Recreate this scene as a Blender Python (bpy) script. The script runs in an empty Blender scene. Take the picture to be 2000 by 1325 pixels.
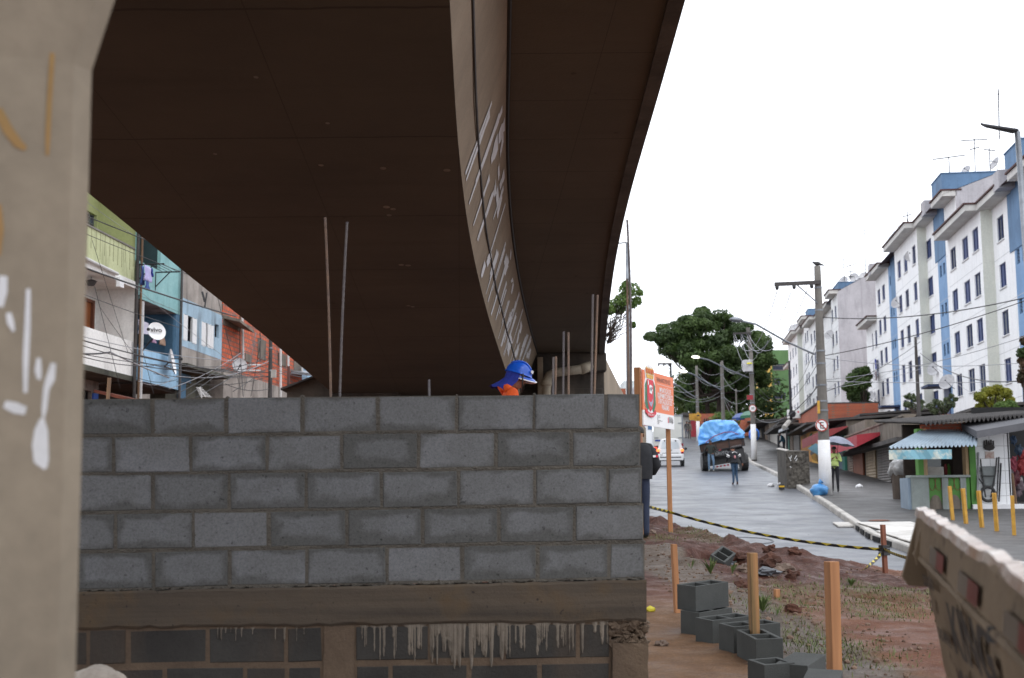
import bpy, bmesh, math, random
from mathutils import Vector, Matrix, noise
R = math.radians
rnd = random.Random(7)
SC = bpy.context.scene
COL = SC.collection
# ------------------------------------------------------------------ camera
EYE = Vector((0.0, 0.0, 1.6)); FPX = 2600.0; HOR = 982.0
PITCH = math.atan((HOR - 662.5) / FPX); ROLL = -0.009
cd = bpy.data.cameras.new('camera'); cam = bpy.data.objects.new('camera', cd); COL.objects.link(cam)
cd.sensor_width = 36.0; cd.lens = FPX / 2000.0 * 36.0
cd.clip_start = 0.05; cd.clip_end = 2000
CM = Matrix.Rotation(math.pi / 2 + PITCH, 4, 'X') @ Matrix.Rotation(ROLL, 4, 'Z')
cam.matrix_world = Matrix.Translation(EYE) @ CM
cd.dof.use_dof = True; cd.dof.focus_distance = 13.0; cd.dof.aperture_fstop = 4.0
SC.camera = cam
# ------------------------------------------------------------------ sky, sun, exposure
w = bpy.data.worlds.new('World'); SC.world = w; w.use_nodes = True
nt = w.node_tree; nt.nodes.clear()
wo = nt.nodes.new('ShaderNodeOutputWorld'); bg = nt.nodes.new('ShaderNodeBackground')
sk = nt.nodes.new('ShaderNodeTexSky'); sk.sky_type = 'NISHITA'; sk.sun_disc = False
SUN_EL, SUN_AZ = R(52), R(150)
sk.sun_elevation = SUN_EL; sk.sun_rotation = SUN_AZ
sk.air_density = 1.0; sk.dust_density = 5.0; sk.ozone_density = 1.0; sk.altitude = 700
hs = nt.nodes.new('ShaderNodeHueSaturation'); hs.inputs['Saturation'].default_value = 0.10
mx = nt.nodes.new('ShaderNodeMix'); mx.data_type = 'RGBA'; mx.inputs[0].default_value = 0.82
mx.inputs[7].default_value = (15.2, 15.8, 17.0, 1)       # closed bright cloud deck over the clear sky
nt.links.new(sk.outputs[0], hs.inputs['Color']); nt.links.new(hs.outputs[0], mx.inputs[6])
nt.links.new(mx.outputs[2], bg.inputs[0]); bg.inputs[1].default_value = 0.10
nt.links.new(bg.outputs[0], wo.inputs[0])
sl = bpy.data.lights.new('sun', 'SUN'); so = bpy.data.objects.new('sun', sl); COL.objects.link(so)
sl.energy = 0.5; sl.angle = R(35); sl.color = (1, .97, .93)
so.rotation_euler = (math.pi / 2 - SUN_EL, 0, math.pi - SUN_AZ)
SC.view_settings.view_transform = 'Standard'; SC.view_settings.look = 'None'
SC.view_settings.gamma = 1.0; SC.view_settings.exposure = 0.42
SC.view_settings.use_curve_mapping = False
SC.cycles.max_bounces = 8; SC.cycles.diffuse_bounces = 4; SC.cycles.glossy_bounces = 3

# ------------------------------------------------------------------ helpers
def ray(px, py):
    v = CM.to_3x3() @ Vector(((px - 1000.0) / FPX, -(py - 662.5) / FPX, -1.0)); return v / v.y
def W(px, py, Y): return EYE + ray(px, py) * Y
def K(px, py=620): return ray(px, py).x
def lerp(a, b, t): return a + (b - a) * t
def sm(a, b, x):
    t = max(0.0, min(1.0, (x - a) / (b - a))); return t * t * (3 - 2 * t)
def interp(tab, x):
    if x <= tab[0][0]:
        (a, b), (c, d) = tab[0], tab[1]; return b + (d - b) * (x - a) / (c - a)
    for (a, b), (c, d) in zip(tab, tab[1:]):
        if x <= c: return b + (d - b) * (x - a) / (c - a)
    (a, b), (c, d) = tab[-2], tab[-1]; return b + (d - b) * (x - a) / (c - a)
ZR = [(-60, -3.3), (0, -.6), (20, .05), (27, .45), (43.4, 1.43), (52, 1.95), (58, 2.35), (72, 3.15), (87, 3.95), (105, 5.5), (137, 8.0), (200, 12), (600, 22)]
def zr(y): return interp(ZR, y)
CURB = [(14, 22), (17, 16), (21, 11), (25, 8.7), (27.5, 8.1), (31, 8.2), (43.4, 10.0), (62, 12.4), (88.8, 15.7), (105, 17.6), (125, 19.5), (140, 20.5), (200, 24)]
def xc(y): return interp(CURB, y)
LOTE = [(0, 30), (2.3, 27), (2.75, 25.6), (3.1, 24), (3.45, 22.4), (4.0, 21.3), (4.8, 21.4), (5.8, 22.0), (6.8, 21.3), (7.6, 19), (8.4, 16), (14, 12)]
def lotz(x, y):
    z = .14 + .044 * y - .16 * max(0, x - 2.3) * max(0, min(1, (y - 9) / 10))
    return z
def SX(y): return 8.84 + .12 * y
def gz(x, y):
    ed = interp(LOTE, x) + .35 * noise.noise(Vector((x * 1.3, y * .4, 0))) if x > 0 else 60
    e = y - ed
    s = sm(0, 1.0, e)
    z = lotz(x, y)
    fine = (0 < x < 9 and 4 < y < 27)
    if fine:
        n1 = noise.fractal(Vector((x * 1.1, y * 1.1, 3)), .9, 2.0, 5)
        n2 = noise.fractal(Vector((x * 4, y * 4, 9)), .8, 2.0, 4)
        rough = sm(10.5, 15, y) * (1 - sm(6, 8, x)) * sm(1.6, 2.6, x)
        z += n1 * .018 + n2 * .007 + rough * (n1 * .045 + n2 * .03)
        z += .13 * math.exp(-((e + 1.2) / .8) ** 2) * (.6 + n1) * (1 - sm(4.2, 5.5, x))
        dx, dy = (x - 2.62) / .62, (y - 17.0) / .85
        d = math.sqrt(dx * dx + dy * dy) + .35 * n1
        z -= .40 * (1 - sm(.55, 1.0, d))
        z += .07 * math.exp(-((d - 1.25) / .3) ** 2)
        dd = abs((x - 4.0) - (y - 12.5) * -.55)
        z -= .05 * math.exp(-(dd / .12) ** 2) * sm(9.5, 10.5, y) * (1 - sm(13, 14, y))
    low = zr(y) - .28
    z = lerp(z, low, s)
    if x > 8.6: z = lerp(z, low, sm(8.6, 10, x))
    if y > 45: z = lerp(z, low, sm(45, 60, y))
    if y > 30: z += sm(4, 12, x - SX(y)) * (2.0 + sm(80, 110, y) * 2)
    if x < -6: z += 0
    return z
def ghit(px, py, fn=gz, y0=3.0, y1=200):
    r = ray(px, py); y = y0
    while y < y1:
        p = EYE + r * y
        if p.z <= fn(p.x, p.y): return p
        y += .03 if y < 30 else .15
    return EYE + r * y1
def swz(x, y): return zr(y) + .15
def rdz(x, y): return zr(y)

class MB:
    def __init__(s): s.v = []; s.f = []; s.uv = {}; s.mi = []; s.cm = 0
    def add(s, pts): i = len(s.v); s.v += [Vector(p) for p in pts]; return i
    def face(s, idx, uv=None):
        if uv is not None: s.uv[len(s.f)] = uv
        s.f.append(tuple(idx)); s.mi.append(s.cm)
    def poly(s, pts, uv=None): i = s.add(pts); s.face(range(i, i + len(pts)), uv)
    def obox(s, o, a, b, c):
        o, a, b, c = Vector(o), Vector(a), Vector(b), Vector(c)
        if a.cross(b).dot(c) < 0: a, b = b, a
        i = s.add([o, o + a, o + a + b, o + b, o + c, o + a + c, o + a + b + c, o + b + c])
        for q in ((3, 2, 1, 0), (4, 5, 6, 7), (0, 1, 5, 4), (1, 2, 6, 5), (2, 3, 7, 6), (3, 0, 4, 7)): s.face([i + k for k in q])
    def box(s, c, d, rz=0, m=None):
        M = m or Matrix.Rotation(rz, 3, 'Z'); c = Vector(c)
        a, b, e = M @ Vector((d[0], 0, 0)), M @ Vector((0, d[1], 0)), M @ Vector((0, 0, d[2]))
        s.obox(c - (a + b + e) / 2, a, b, e)
    def tube(s, pts, r, n=8, cap=True):
        pts = [Vector(p) for p in pts]; rs = r if isinstance(r, (list, tuple)) else [r] * len(pts)
        rings = []; up = None
        for k, p in enumerate(pts):
            t = (pts[min(k + 1, len(pts) - 1)] - pts[max(k - 1, 0)]).normalized()
            if up is None: up = Vector((0, 0, 1)) if abs(t.z) < .9 else Vector((1, 0, 0))
            a = t.cross(up).normalized(); b = a.cross(t).normalized(); up = b
            rings.append(s.add([p + (a * math.cos(2 * math.pi * j / n) + b * math.sin(2 * math.pi * j / n)) * rs[k] for j in range(n)]))
        for i0, i1 in zip(rings, rings[1:]):
            for j in range(n): s.face((i0 + j, i0 + (j + 1) % n, i1 + (j + 1) % n, i1 + j))
        if cap: s.face([rings[0] + j for j in reversed(range(n))]); s.face([rings[-1] + j for j in range(n)])
    def sphere(s, c, r, n=10, m=7, z0=-1.0, z1=1.0, rot=None):
        c = Vector(c); r = Vector(r) if hasattr(r, '__len__') else Vector((r, r, r)); rings = []
        a0, a1 = math.asin(z0), math.asin(z1)
        for k in range(m + 1):
            a = a0 + (a1 - a0) * k / m; pts = []
            for j in range(n):
                t = 2 * math.pi * j / n
                v = Vector((math.cos(a) * math.cos(t) * r.x, math.cos(a) * math.sin(t) * r.y, math.sin(a) * r.z))
                pts.append(c + (rot @ v if rot else v))
            rings.append(s.add(pts))
        for i0, i1 in zip(rings, rings[1:]):
            for j in range(n): s.face((i0 + j, i0 + (j + 1) % n, i1 + (j + 1) % n, i1 + j))
    def prism(s, pts, d):
        pts = [Vector(p) for p in pts]; d = Vector(d); n = len(pts)
        i = s.add(pts); j = s.add([p + d for p in pts])
        nr = sum(((pts[k].cross(pts[(k + 1) % n])) for k in range(n)), Vector())
        fl = nr.dot(d) > 0
        s.face([i + k for k in (reversed(range(n)) if fl else range(n))]); s.face([j + k for k in (range(n) if fl else reversed(range(n)))])
        for k in range(n):
            q = (i + k, i + (k + 1) % n, j + (k + 1) % n, j + k); s.face(q if fl else q[::-1])
    def grid(s, rows, close=False):
        n = len(rows[0]); ids = [s.add(r) for r in rows]
        for a, b in zip(ids, ids[1:]):
            for j in range(n - 1): s.face((a + j, a + j + 1, b + j + 1, b + j))
    def lump(s, c, r, seed=0, amp=.35, sub=1):
        bm = bmesh.new(); bmesh.ops.create_icosphere(bm, subdivisions=sub, radius=1)
        c = Vector(c); r = Vector(r) if hasattr(r, '__len__') else Vector((r, r, r)); i = len(s.v)
        for q in bm.verts:
            k = 1 + amp * noise.noise(q.co * 1.7 + Vector((seed * 3.1, seed, 0)))
            s.v.append(c + Vector((q.co.x * r.x, q.co.y * r.y, q.co.z * r.z)) * k)
        for fc in bm.faces: s.face([i + q.index for q in fc.verts])
        bm.free()
    def build(s, name, mat, parent=None, smooth=False, bevel=0, kind=None):
        me = bpy.data.meshes.new(name)
        off = parent.matrix_world.translation if parent is not None else Vector()
        if parent is not None:
            p = parent; off = Vector()
            while p is not None: off = off + p.location; p = p.parent
        me.from_pydata([tuple(v - off) for v in s.v], [], s.f)
        for m in (mat if isinstance(mat, (list, tuple)) else [mat]): me.materials.append(m)
        if any(s.mi): me.polygons.foreach_set('material_index', s.mi)
        if s.uv:
            ul = me.uv_layers.new(name='UVMap')
            for pi, uvs in s.uv.items():
                for li, q in zip(me.polygons[pi].loop_indices, uvs): ul.data[li].uv = q
        if smooth: me.polygons.foreach_set('use_smooth', [True] * len(me.polygons))
        me.update(); o = bpy.data.objects.new(name, me); COL.objects.link(o)
        if parent is not None: o.parent = parent
        if bevel:
            b = o.modifiers.new('bevel', 'BEVEL'); b.width = bevel; b.segments = 2; b.limit_method = 'ANGLE'
        if kind: o['kind'] = kind
        return o
def T(o, label, cat, group=None):
    o['label'] = label; o['category'] = cat
    if group: o['group'] = group
    return o
def thing(name, label, cat, loc=(0, 0, 0), group=None):
    o = bpy.data.objects.new(name, None); COL.objects.link(o); o.location = loc; o.empty_display_size = .1
    return T(o, label, cat, group)
def dup(root, loc=None, rz=None, label=None, group=None):
    c = root.copy(); COL.objects.link(c)
    if loc is not None: c.location = loc
    if rz is not None: c.rotation_euler = (0, 0, rz)
    if label: c['label'] = label
    if group: c['group'] = group
    for ch in list(root.children):
        d = ch.copy(); COL.objects.link(d); d.parent = c
        for g in list(ch.children):
            e = g.copy(); COL.objects.link(e); e.parent = d
    return c
def text(s, size, name, mat, parent, O, xd, yd, depth=.004, align='LEFT', sx=1.0, bold=0):
    cu = bpy.data.curves.new('t', 'FONT'); cu.body = s; cu.size = size; cu.align_x = align; cu.offset = bold
    ob = bpy.data.objects.new('t', cu); COL.objects.link(ob); dg = bpy.context.evaluated_depsgraph_get()
    me = bpy.data.meshes.new_from_object(ob.evaluated_get(dg)); bpy.data.objects.remove(ob)
    O, xd, yd = Vector(O), Vector(xd).normalized(), Vector(yd).normalized(); n = xd.cross(yd)
    m = MB(); m.v = [O + xd * v.co.x * sx + yd * v.co.y + n * depth for v in me.vertices]
    for p in me.polygons: m.face(list(p.vertices))
    return m.build(name, mat, parent)

# ------------------------------------------------------------------ materials
class NT:
    def __init__(s, name):
        s.m = bpy.data.materials.new(name); s.m.use_nodes = True; s.t = s.m.node_tree; s.t.nodes.clear()
        s.out = s.n('ShaderNodeOutputMaterial'); s.b = s.n('ShaderNodeBsdfPrincipled'); s.l(s.b, 0, s.out, 0)
        s.co = s.n('ShaderNodeTexCoord').outputs['Object']
    def n(s, t, **k):
        x = s.t.nodes.new(t)
        for a, b in k.items(): setattr(x, a, b)
        return x
    def l(s, a, i, b, j): s.t.links.new(a.outputs[i] if hasattr(a, 'outputs') else a, b.inputs[j])
    def lk(s, sock, node, j): s.t.links.new(sock, node.inputs[j])
    def mapv(s, scale=(1, 1, 1), src=None, rot=(0, 0, 0)):
        m = s.n('ShaderNodeMapping'); m.inputs['Scale'].default_value = scale; m.inputs['Rotation'].default_value = rot
        s.lk(src or s.co, m, 0); return m.outputs[0]
    def noise(s, scale, detail=5, rough=.6, src=None, out=0):
        x = s.n('ShaderNodeTexNoise'); x.inputs['Scale'].default_value = scale; x.inputs['Detail'].default_value = detail
        x.inputs['Roughness'].default_value = rough; s.lk(src or s.co, x, 0); return x.outputs[out]
    def ramp(s, sock, stops):
        r = s.n('ShaderNodeValToRGB'); e = r.color_ramp.elements
        while len(e) < len(stops): e.new(.5)
        for q, (p, c) in zip(e, stops):
            q.position = p; q.color = (c, c, c, 1) if not hasattr(c, '__len__') else (*c[:3], 1)
        s.lk(sock, r, 0); return r.outputs[0]
    def mix(s, f, a, b, mode='MIX'):
        x = s.n('ShaderNodeMix', data_type='RGBA', blend_type=mode)
        for k, q in ((0, f), (6, a), (7, b)):
            if hasattr(q, 'is_linked') or hasattr(q, 'node'): s.lk(q, x, k)
            elif k == 0: x.inputs[0].default_value = q
            else: x.inputs[k].default_value = (*q[:3], 1)
        return x.outputs[2]
    def math(s, op, a, b=0.0, c=0.0):
        x = s.n('ShaderNodeMath', operation=op)
        for k, q in enumerate((a, b, c)):
            if hasattr(q, 'node'): s.lk(q, x, k)
            else: x.inputs[k].default_value = q
        return x.outputs[0]
    def sep(s, src=None):
        x = s.n('ShaderNodeSeparateXYZ'); s.lk(src or s.co, x, 0); return x.outputs
    def comb(s, a, b, c=0.0):
        x = s.n('ShaderNodeCombineXYZ')
        for k, q in enumerate((a, b, c)):
            if hasattr(q, 'node'): s.lk(q, x, k)
            else: x.inputs[k].default_value = q
        return x.outputs[0]
    def bump(s, h, strength=.3, dist=.02):
        x = s.n('ShaderNodeBump'); x.inputs['Strength'].default_value = strength; x.inputs['Distance'].default_value = dist
        s.lk(h, x, 'Height'); s.l(x, 0, s.b, 'Normal')
    def color(s, c):
        if hasattr(c, 'node'): s.lk(c, s.b, 'Base Color')
        else: s.b.inputs['Base Color'].default_value = (*c[:3], 1)
    def rough(s, r):
        if hasattr(r, 'node'): s.lk(r, s.b, 'Roughness')
        else: s.b.inputs['Roughness'].default_value = r
def S(r, g, b):
    f = lambda c: (c / 255 / 12.92) if c <= 10.3 else ((c / 255 + .055) / 1.055) ** 2.4
    return (f(r), f(g), f(b))
def mk(name, c1, c2=None, scale=2.0, rough=.8, bump=.15, bscale=40, metal=0, streak=0, c3=None, emit=None, spec=.5, dist=.01):
    n = NT(name); c2 = c2 or tuple(x * .75 for x in c1)
    f = n.ramp(n.noise(scale, 6, .62), [(.32, 0), (.68, 1)])
    col = n.mix(f, c1, c2)
    if streak:
        s = n.ramp(n.noise(1.0, 5, .6, n.mapv((2.3, 2.3, .42))), [(.50, 0), (.76, 1)])
        col = n.mix(n.math('MULTIPLY', s, streak), col, c3 or tuple(x * .4 for x in c1))
    fine = n.ramp(n.noise(bscale, 3, .6), [(.2, .82), (.8, 1.12)])
    col = n.mix(.8, col, fine, 'MULTIPLY')
    n.color(col); n.rough(rough); n.b.inputs['Metallic'].default_value = metal
    n.b.inputs['Specular IOR Level'].default_value = spec
    if bump: n.bump(n.noise(bscale, 5, .65), bump, dist)
    if emit:
        n.b.inputs['Emission Color'].default_value = (*emit[:3], 1); n.b.inputs['Emission Strength'].default_value = emit[3]
    return n.m
def brick_mat(name, axis, c1, c2, mortar, bw=.24, bh=.085, dirt=(.10, .08, .07), amt=.5, msz=.012):
    n = NT(name); x = n.sep(); v = n.comb(x[axis], x[2])
    b = n.n('ShaderNodeTexBrick'); n.lk(v, b, 0)
    for k, q in (('Color1', c1), ('Color2', c2), ('Mortar', mortar)): b.inputs[k].default_value = (*q, 1)
    b.inputs['Scale'].default_value = 1; b.inputs['Mortar Size'].default_value = msz; b.inputs['Brick Width'].default_value = bw; b.inputs['Row Height'].default_value = bh
    f = n.ramp(n.noise(.9, 6, .65), [(.5, 0), (.7, 1)])
    col = n.mix(n.math('MULTIPLY', f, amt), b.outputs[0], dirt)
    col = n.mix(.8, col, n.ramp(n.noise(14, 4), [(.2, .7), (.8, 1.15)]), 'MULTIPLY')
    n.color(col); n.rough(.9)
    n.bump(n.math('SUBTRACT', n.noise(40, 4), n.math('MULTIPLY', b.outputs[1], 1.2)), .5, .02)
    return n.m
def wave_mat(name, axis, period, c1, c2, rough=.5, metal=0.0, strength=.8, dirt=None, depth=.02):
    """ribbed sheet / shutter: ribs run across `axis`"""
    n = NT(name); x = n.sep()
    ph = n.math('MULTIPLY', x[axis], 2 * math.pi / period); s = n.math('SINE', ph)
    h = n.math('MULTIPLY_ADD', s, .5, .5)
    col = n.mix(n.ramp(n.noise(1.6, 6, .65), [(.35, 0), (.7, 1)]), c1, c2)
    if dirt: col = n.mix(n.math('MULTIPLY', n.ramp(n.noise(1, 5, .6, n.mapv((4, 4, .5))), [(.45, 0), (.7, 1)]), .7), col, dirt)
    n.color(col); n.rough(rough); n.b.inputs['Metallic'].default_value = metal
    n.bump(h, strength, depth); return n.m
M = {}
M['white'] = mk('white_paint', S(226, 226, 224), S(205, 205, 202), 1.2, .8, .08, streak=.25, c3=S(150, 148, 142))
M['white_apt'] = mk('apartment_white_render', (.87, .87, .87), (.80, .81, .82), .5, .85, .06, 12, streak=.34, c3=(.50, .50, .49))
M['cream_apt'] = mk('apartment_cream_render', (.66, .67, .60), (.58, .60, .54), .6, .85, .06, 12, streak=.2, c3=(.4, .4, .36))
M['blue_apt'] = mk('apartment_blue_render', S(128, 160, 196), S(112, 146, 184), .7, .85, .06, 12, streak=.45, c3=S(96, 120, 148))
M['tower_apt'] = mk('tank_tower_blue', S(104, 136, 170), S(86, 114, 144), .5, .85, .06, 12, streak=.6, c3=S(66, 84, 102))
M['gable'] = mk('bare_grey_gable', S(186, 184, 188), S(160, 158, 162), .35, .9, .08, 10, streak=.6, c3=S(128, 126, 130))
M['tile'] = mk('roof_tile', S(84, 46, 40), S(60, 40, 38), 2, .8, .3, 20)
M['dblue'] = wave_mat('blue_louvre', 2, .09, S(70, 84, 128), S(54, 66, 104), .6, 0, .9)
M['dkglass'] = mk('dark_window_glass', S(36, 42, 60), S(50, 56, 74), 2, .2, 0)
M['greyglass'] = mk('grey_window_glass', S(96, 104, 116), S(60, 66, 78), 3, .2, 0)
M['sill'] = mk('sill_white', (.74, .74, .74), (.6, .6, .6), 3, .8, .05)
M['conc'] = mk('grey_concrete', S(132, 128, 122), S(108, 104, 98), 1.5, .9, .25, 45, streak=.4, c3=S(70, 66, 60))
M['pole'] = mk('pole_concrete', S(120, 116, 110), S(92, 88, 84), 1.6, .9, .2, 40, streak=.5, c3=S(64, 60, 58))
M['whitepaint'] = mk('pole_whitewash', (.80, .80, .81), (.70, .69, .68), 2, .8, .1, 30, streak=.25, c3=(.45, .42, .38))
M['dark'] = mk('dark_void', (.012, .012, .013), (.02, .02, .02), 3, .9, 0)
M['black'] = mk('black_rubber', (.018, .018, .019), (.03, .03, .03), 8, .6, .1)
M['blackcloth'] = mk('black_cloth', (.014, .015, .018), (.022, .023, .027), 12, .95, .1)
M['metal'] = mk('galvanised_metal', S(140, 144, 150), S(110, 114, 120), 4, .45, .05, 60, metal=.6)
M['dkmetal'] = mk('dark_metal', S(54, 54, 58), S(40, 40, 42), 4, .55, .05, 60, metal=.5)
M['wire'] = mk('cable_black', (.03, .03, .034), (.05, .05, .05), 5, .6, 0)
M['wiregrey'] = mk('cable_grey', (.34, .34, .36), (.25, .25, .27), 5, .5, 0)
M['wiremid'] = mk('cable_mid_grey', (.17, .17, .18), (.12, .12, .13), 5, .5, 0)
M['rebar'] = mk('rusty_rebar', S(150, 122, 100), S(112, 98, 92), 9, .7, .4, 120, metal=.25)
M['rebar_dk'] = mk('grey_rebar', S(120, 112, 108), S(96, 92, 96), 9, .6, .4, 120, metal=.4)
M['skin'] = mk('skin_brown', S(140, 92, 70), S(120, 78, 60), 6, .6, .05)
M['hair'] = mk('hair_black', (.012, .010, .009), (.02, .017, .015), 20, .7, .3)
M['brick_x'] = brick_mat('red_brick_x', 0, S(186, 94, 62), S(160, 78, 54), S(132, 104, 88), amt=.35)
M['brick_y'] = brick_mat('red_brick_y', 1, S(186, 94, 62), S(160, 78, 54), S(132, 104, 88), amt=.35)
M['hbrick'] = brick_mat('hollow_brick_old', 1, S(222, 104, 62), S(186, 82, 50), S(120, 96, 84), .26, .17, (.13, .11, .10), 1.0, .022)
M['wood'] = None
def wood_mat(name, c1, c2, axis=2):
    n = NT(name); sc = [14, 14, 14]; sc[axis] = .9
    g = n.noise(1.0, 6, .6, n.mapv(tuple(sc)))
    col = n.mix(n.ramp(g, [(.35, 0), (.65, 1)]), c1, c2)
    col = n.mix(n.ramp(n.noise(1.3, 4), [(.55, 0), (.75, .6)]), col, tuple(x * .35 for x in c1))
    n.color(col); n.rough(.75); n.bump(g, .25, .01); return n.m
M['wood'] = wood_mat('stake_timber', S(178, 126, 84), S(146, 100, 64))
M['wood_old'] = wood_mat('old_timber', S(120, 92, 66), S(84, 64, 48))
M['wood_y'] = wood_mat('truck_timber', S(86, 62, 52), S(60, 44, 38), 0)
M['door_wood'] = wood_mat('door_timber', S(136, 84, 60), S(104, 62, 44))
M['orange_door'] = wood_mat('orange_door_timber', S(176, 104, 52), S(140, 80, 40))
# ================================================================== viaduct
def zslab(y): return 5.73 - .03 * y
def zsoff(y): return 4.63 - .03 * y
def onplane(px, py, a, b=-.03):
    r = ray(px, py); t = (a - EYE.z) / (r.z - b); return EYE + r * t
def curve(pts, a): 
    q = [onplane(x, y, a) for x, y in pts]; t = sorted((p.y, p.x) for p in q); return t
cL = curve([(165, 372), (260, 447), (350, 524), (430, 587), (520, 658), (600, 726)], 4.63)
cB = curve([(880, 0), (884, 120), (890, 230), (900, 340), (913, 440), (933, 540), (957, 630), (984, 712)], 4.63)
cT = curve([(993, 0), (991, 130), (988, 250), (990, 340), (996, 430), (1008, 520), (1022, 590), (1037, 650), (1049, 688)], 5.73)
cF = curve([(1335, 0), (1300, 130), (1265, 250), (1236, 350), (1214, 440), (1199, 520), (1190, 590), (1184, 650), (1181, 690)], 5.73)
def smooth_curve(t):
    ys = [-6 + .5 * i for i in range(73)]
    xs = [interp([(t[0][0] - 8, t[0][1] - 8 * (t[1][1] - t[0][1]) / (t[1][0] - t[0][0]) * .6)] + t, y) for y in ys]
    for _ in range(6): xs = [xs[0]] + [(xs[i - 1] + 2 * xs[i] + xs[i + 1]) / 4 for i in range(1, len(xs) - 1)] + [xs[-1]]
    return list(zip(ys, xs))
cL, cB, cT, cF = map(smooth_curve, (cL, cB, cT, cF))
fx = lambda c, y: interp(c, y)
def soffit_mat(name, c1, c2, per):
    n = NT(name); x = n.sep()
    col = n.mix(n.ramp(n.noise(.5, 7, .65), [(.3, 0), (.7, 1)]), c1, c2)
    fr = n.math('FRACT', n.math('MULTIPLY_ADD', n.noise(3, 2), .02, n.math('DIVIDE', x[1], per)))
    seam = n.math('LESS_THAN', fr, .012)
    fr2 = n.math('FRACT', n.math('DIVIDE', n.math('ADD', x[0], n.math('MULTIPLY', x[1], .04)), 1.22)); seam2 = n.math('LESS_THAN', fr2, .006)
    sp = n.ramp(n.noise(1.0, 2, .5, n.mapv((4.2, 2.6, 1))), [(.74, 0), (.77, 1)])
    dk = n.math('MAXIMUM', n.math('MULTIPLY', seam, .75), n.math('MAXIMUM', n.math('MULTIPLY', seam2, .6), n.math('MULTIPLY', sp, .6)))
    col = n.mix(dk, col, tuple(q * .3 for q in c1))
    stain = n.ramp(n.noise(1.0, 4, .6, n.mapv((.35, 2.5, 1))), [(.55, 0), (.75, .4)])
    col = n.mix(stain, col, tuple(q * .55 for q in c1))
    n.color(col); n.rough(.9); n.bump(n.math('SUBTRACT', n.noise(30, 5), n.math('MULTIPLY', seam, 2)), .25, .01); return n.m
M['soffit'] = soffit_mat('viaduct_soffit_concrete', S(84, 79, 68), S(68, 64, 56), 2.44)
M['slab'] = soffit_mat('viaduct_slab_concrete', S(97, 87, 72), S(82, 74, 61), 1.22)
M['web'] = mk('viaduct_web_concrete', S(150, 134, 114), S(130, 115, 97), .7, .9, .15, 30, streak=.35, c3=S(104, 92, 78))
M['edge'] = mk('viaduct_edge_concrete', S(98, 92, 84), S(60, 56, 50), 1.2, .95, .4, 20)
M['pier'] = mk('pier_beige_paint', S(150, 138, 120), S(132, 121, 105), 1.6, .85, .2, 22, streak=.3, c3=S(108, 96, 82))
M['paintw'] = mk('white_graffiti_paint', (.72, .72, .74), (.6, .6, .6), 5, .8, 0)
M['ochre'] = mk('ochre_graffiti_paint', S(168, 128, 78), S(140, 116, 72), 5, .8, 0)
via = thing('viaduct', 'dark concrete road viaduct curving overhead with white graffiti drips on its side', 'viaduct')
Ys = [-6 + .5 * i for i in range(72)]
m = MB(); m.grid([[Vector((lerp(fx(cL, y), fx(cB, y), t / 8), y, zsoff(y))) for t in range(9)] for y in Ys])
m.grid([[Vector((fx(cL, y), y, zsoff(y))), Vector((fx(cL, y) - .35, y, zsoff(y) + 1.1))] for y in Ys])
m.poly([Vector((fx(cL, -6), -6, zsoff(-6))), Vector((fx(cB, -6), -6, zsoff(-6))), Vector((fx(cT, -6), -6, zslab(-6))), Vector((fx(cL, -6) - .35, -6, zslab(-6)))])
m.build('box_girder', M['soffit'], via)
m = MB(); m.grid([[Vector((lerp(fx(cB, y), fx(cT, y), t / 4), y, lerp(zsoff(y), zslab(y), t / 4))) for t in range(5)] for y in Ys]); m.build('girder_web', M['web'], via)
def fin(y): return fx(cF, y) - .13
m = MB(); m.grid([[Vector((lerp(fx(cT, y) - .05, fin(y), t / 5), y, zslab(y))) for t in range(6)] for y in Ys])
m.grid([[Vector((fx(cL, y) - 1.2, y, zslab(y))), Vector((fx(cL, y) - .3, y, zslab(y)))] for y in Ys])
m.grid([[Vector((fx(cL, y) - 1.2, y, zslab(y) + .3)), Vector((fx(cF, y), y, zslab(y) + .3))] for y in Ys])
m.build('deck_slab', M['slab'], via)
m = MB()
for dx0, dx1, zz in ((-.13, 0, -.05),):
    m.grid([[Vector((fx(cF, y) - .13, y, zslab(y) + .02)), Vector((fx(cF, y) - .13, y, zslab(y) - .04)), Vector((fx(cF, y), y, zslab(y) - .04)), Vector((fx(cF, y), y, zslab(y) + .95)), Vector((fx(cF, y) - .16, y, zslab(y) + .95)), Vector((fx(cF, y) - .16, y, zslab(y) + .3))] for y in Ys])
m.grid([[Vector((fx(cL, y) - 1.0, y, zslab(y) + .3)), Vector((fx(cL, y) - 1.05, y, zslab(y) + .95)), Vector((fx(cL, y) - 1.2, y, zslab(y) + .95)), Vector((fx(cL, y) - 1.2, y, zslab(y) - .04)), Vector((fx(cL, y) - 1.08, y, zslab(y) - .04)), Vector((fx(cL, y) - 1.08, y, zslab(y) + .02))] for y in Ys])
m.build('parapet', M['edge'], via)
m = MB()
for x, y, r in ((748, 328, .05), (873, 332, .055), (627, 322, .04), (755, 404, .06), (768, 408, .05), (760, 420, .045), (784, 517, .06), (797, 518, .06), (798, 597, .05), (806, 599, .05), (640, 240, .03), (500, 150, .03), (420, 300, .03)):
    p = onplane(x, y, 4.63); r *= .42; m.poly([p + Vector((r * 1.3 * math.cos(a), r * 2.0 * math.sin(a), -.004 - .03 * r * 2.0 * math.sin(a))) * 1.0 for a in [k * math.pi / 5 + .1 * math.sin(k * 7) for k in range(10)]])
m.build('lime_spot', mk('lime_stain', S(140, 134, 124), S(100, 92, 82), 9, .9, 0), via)
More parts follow.
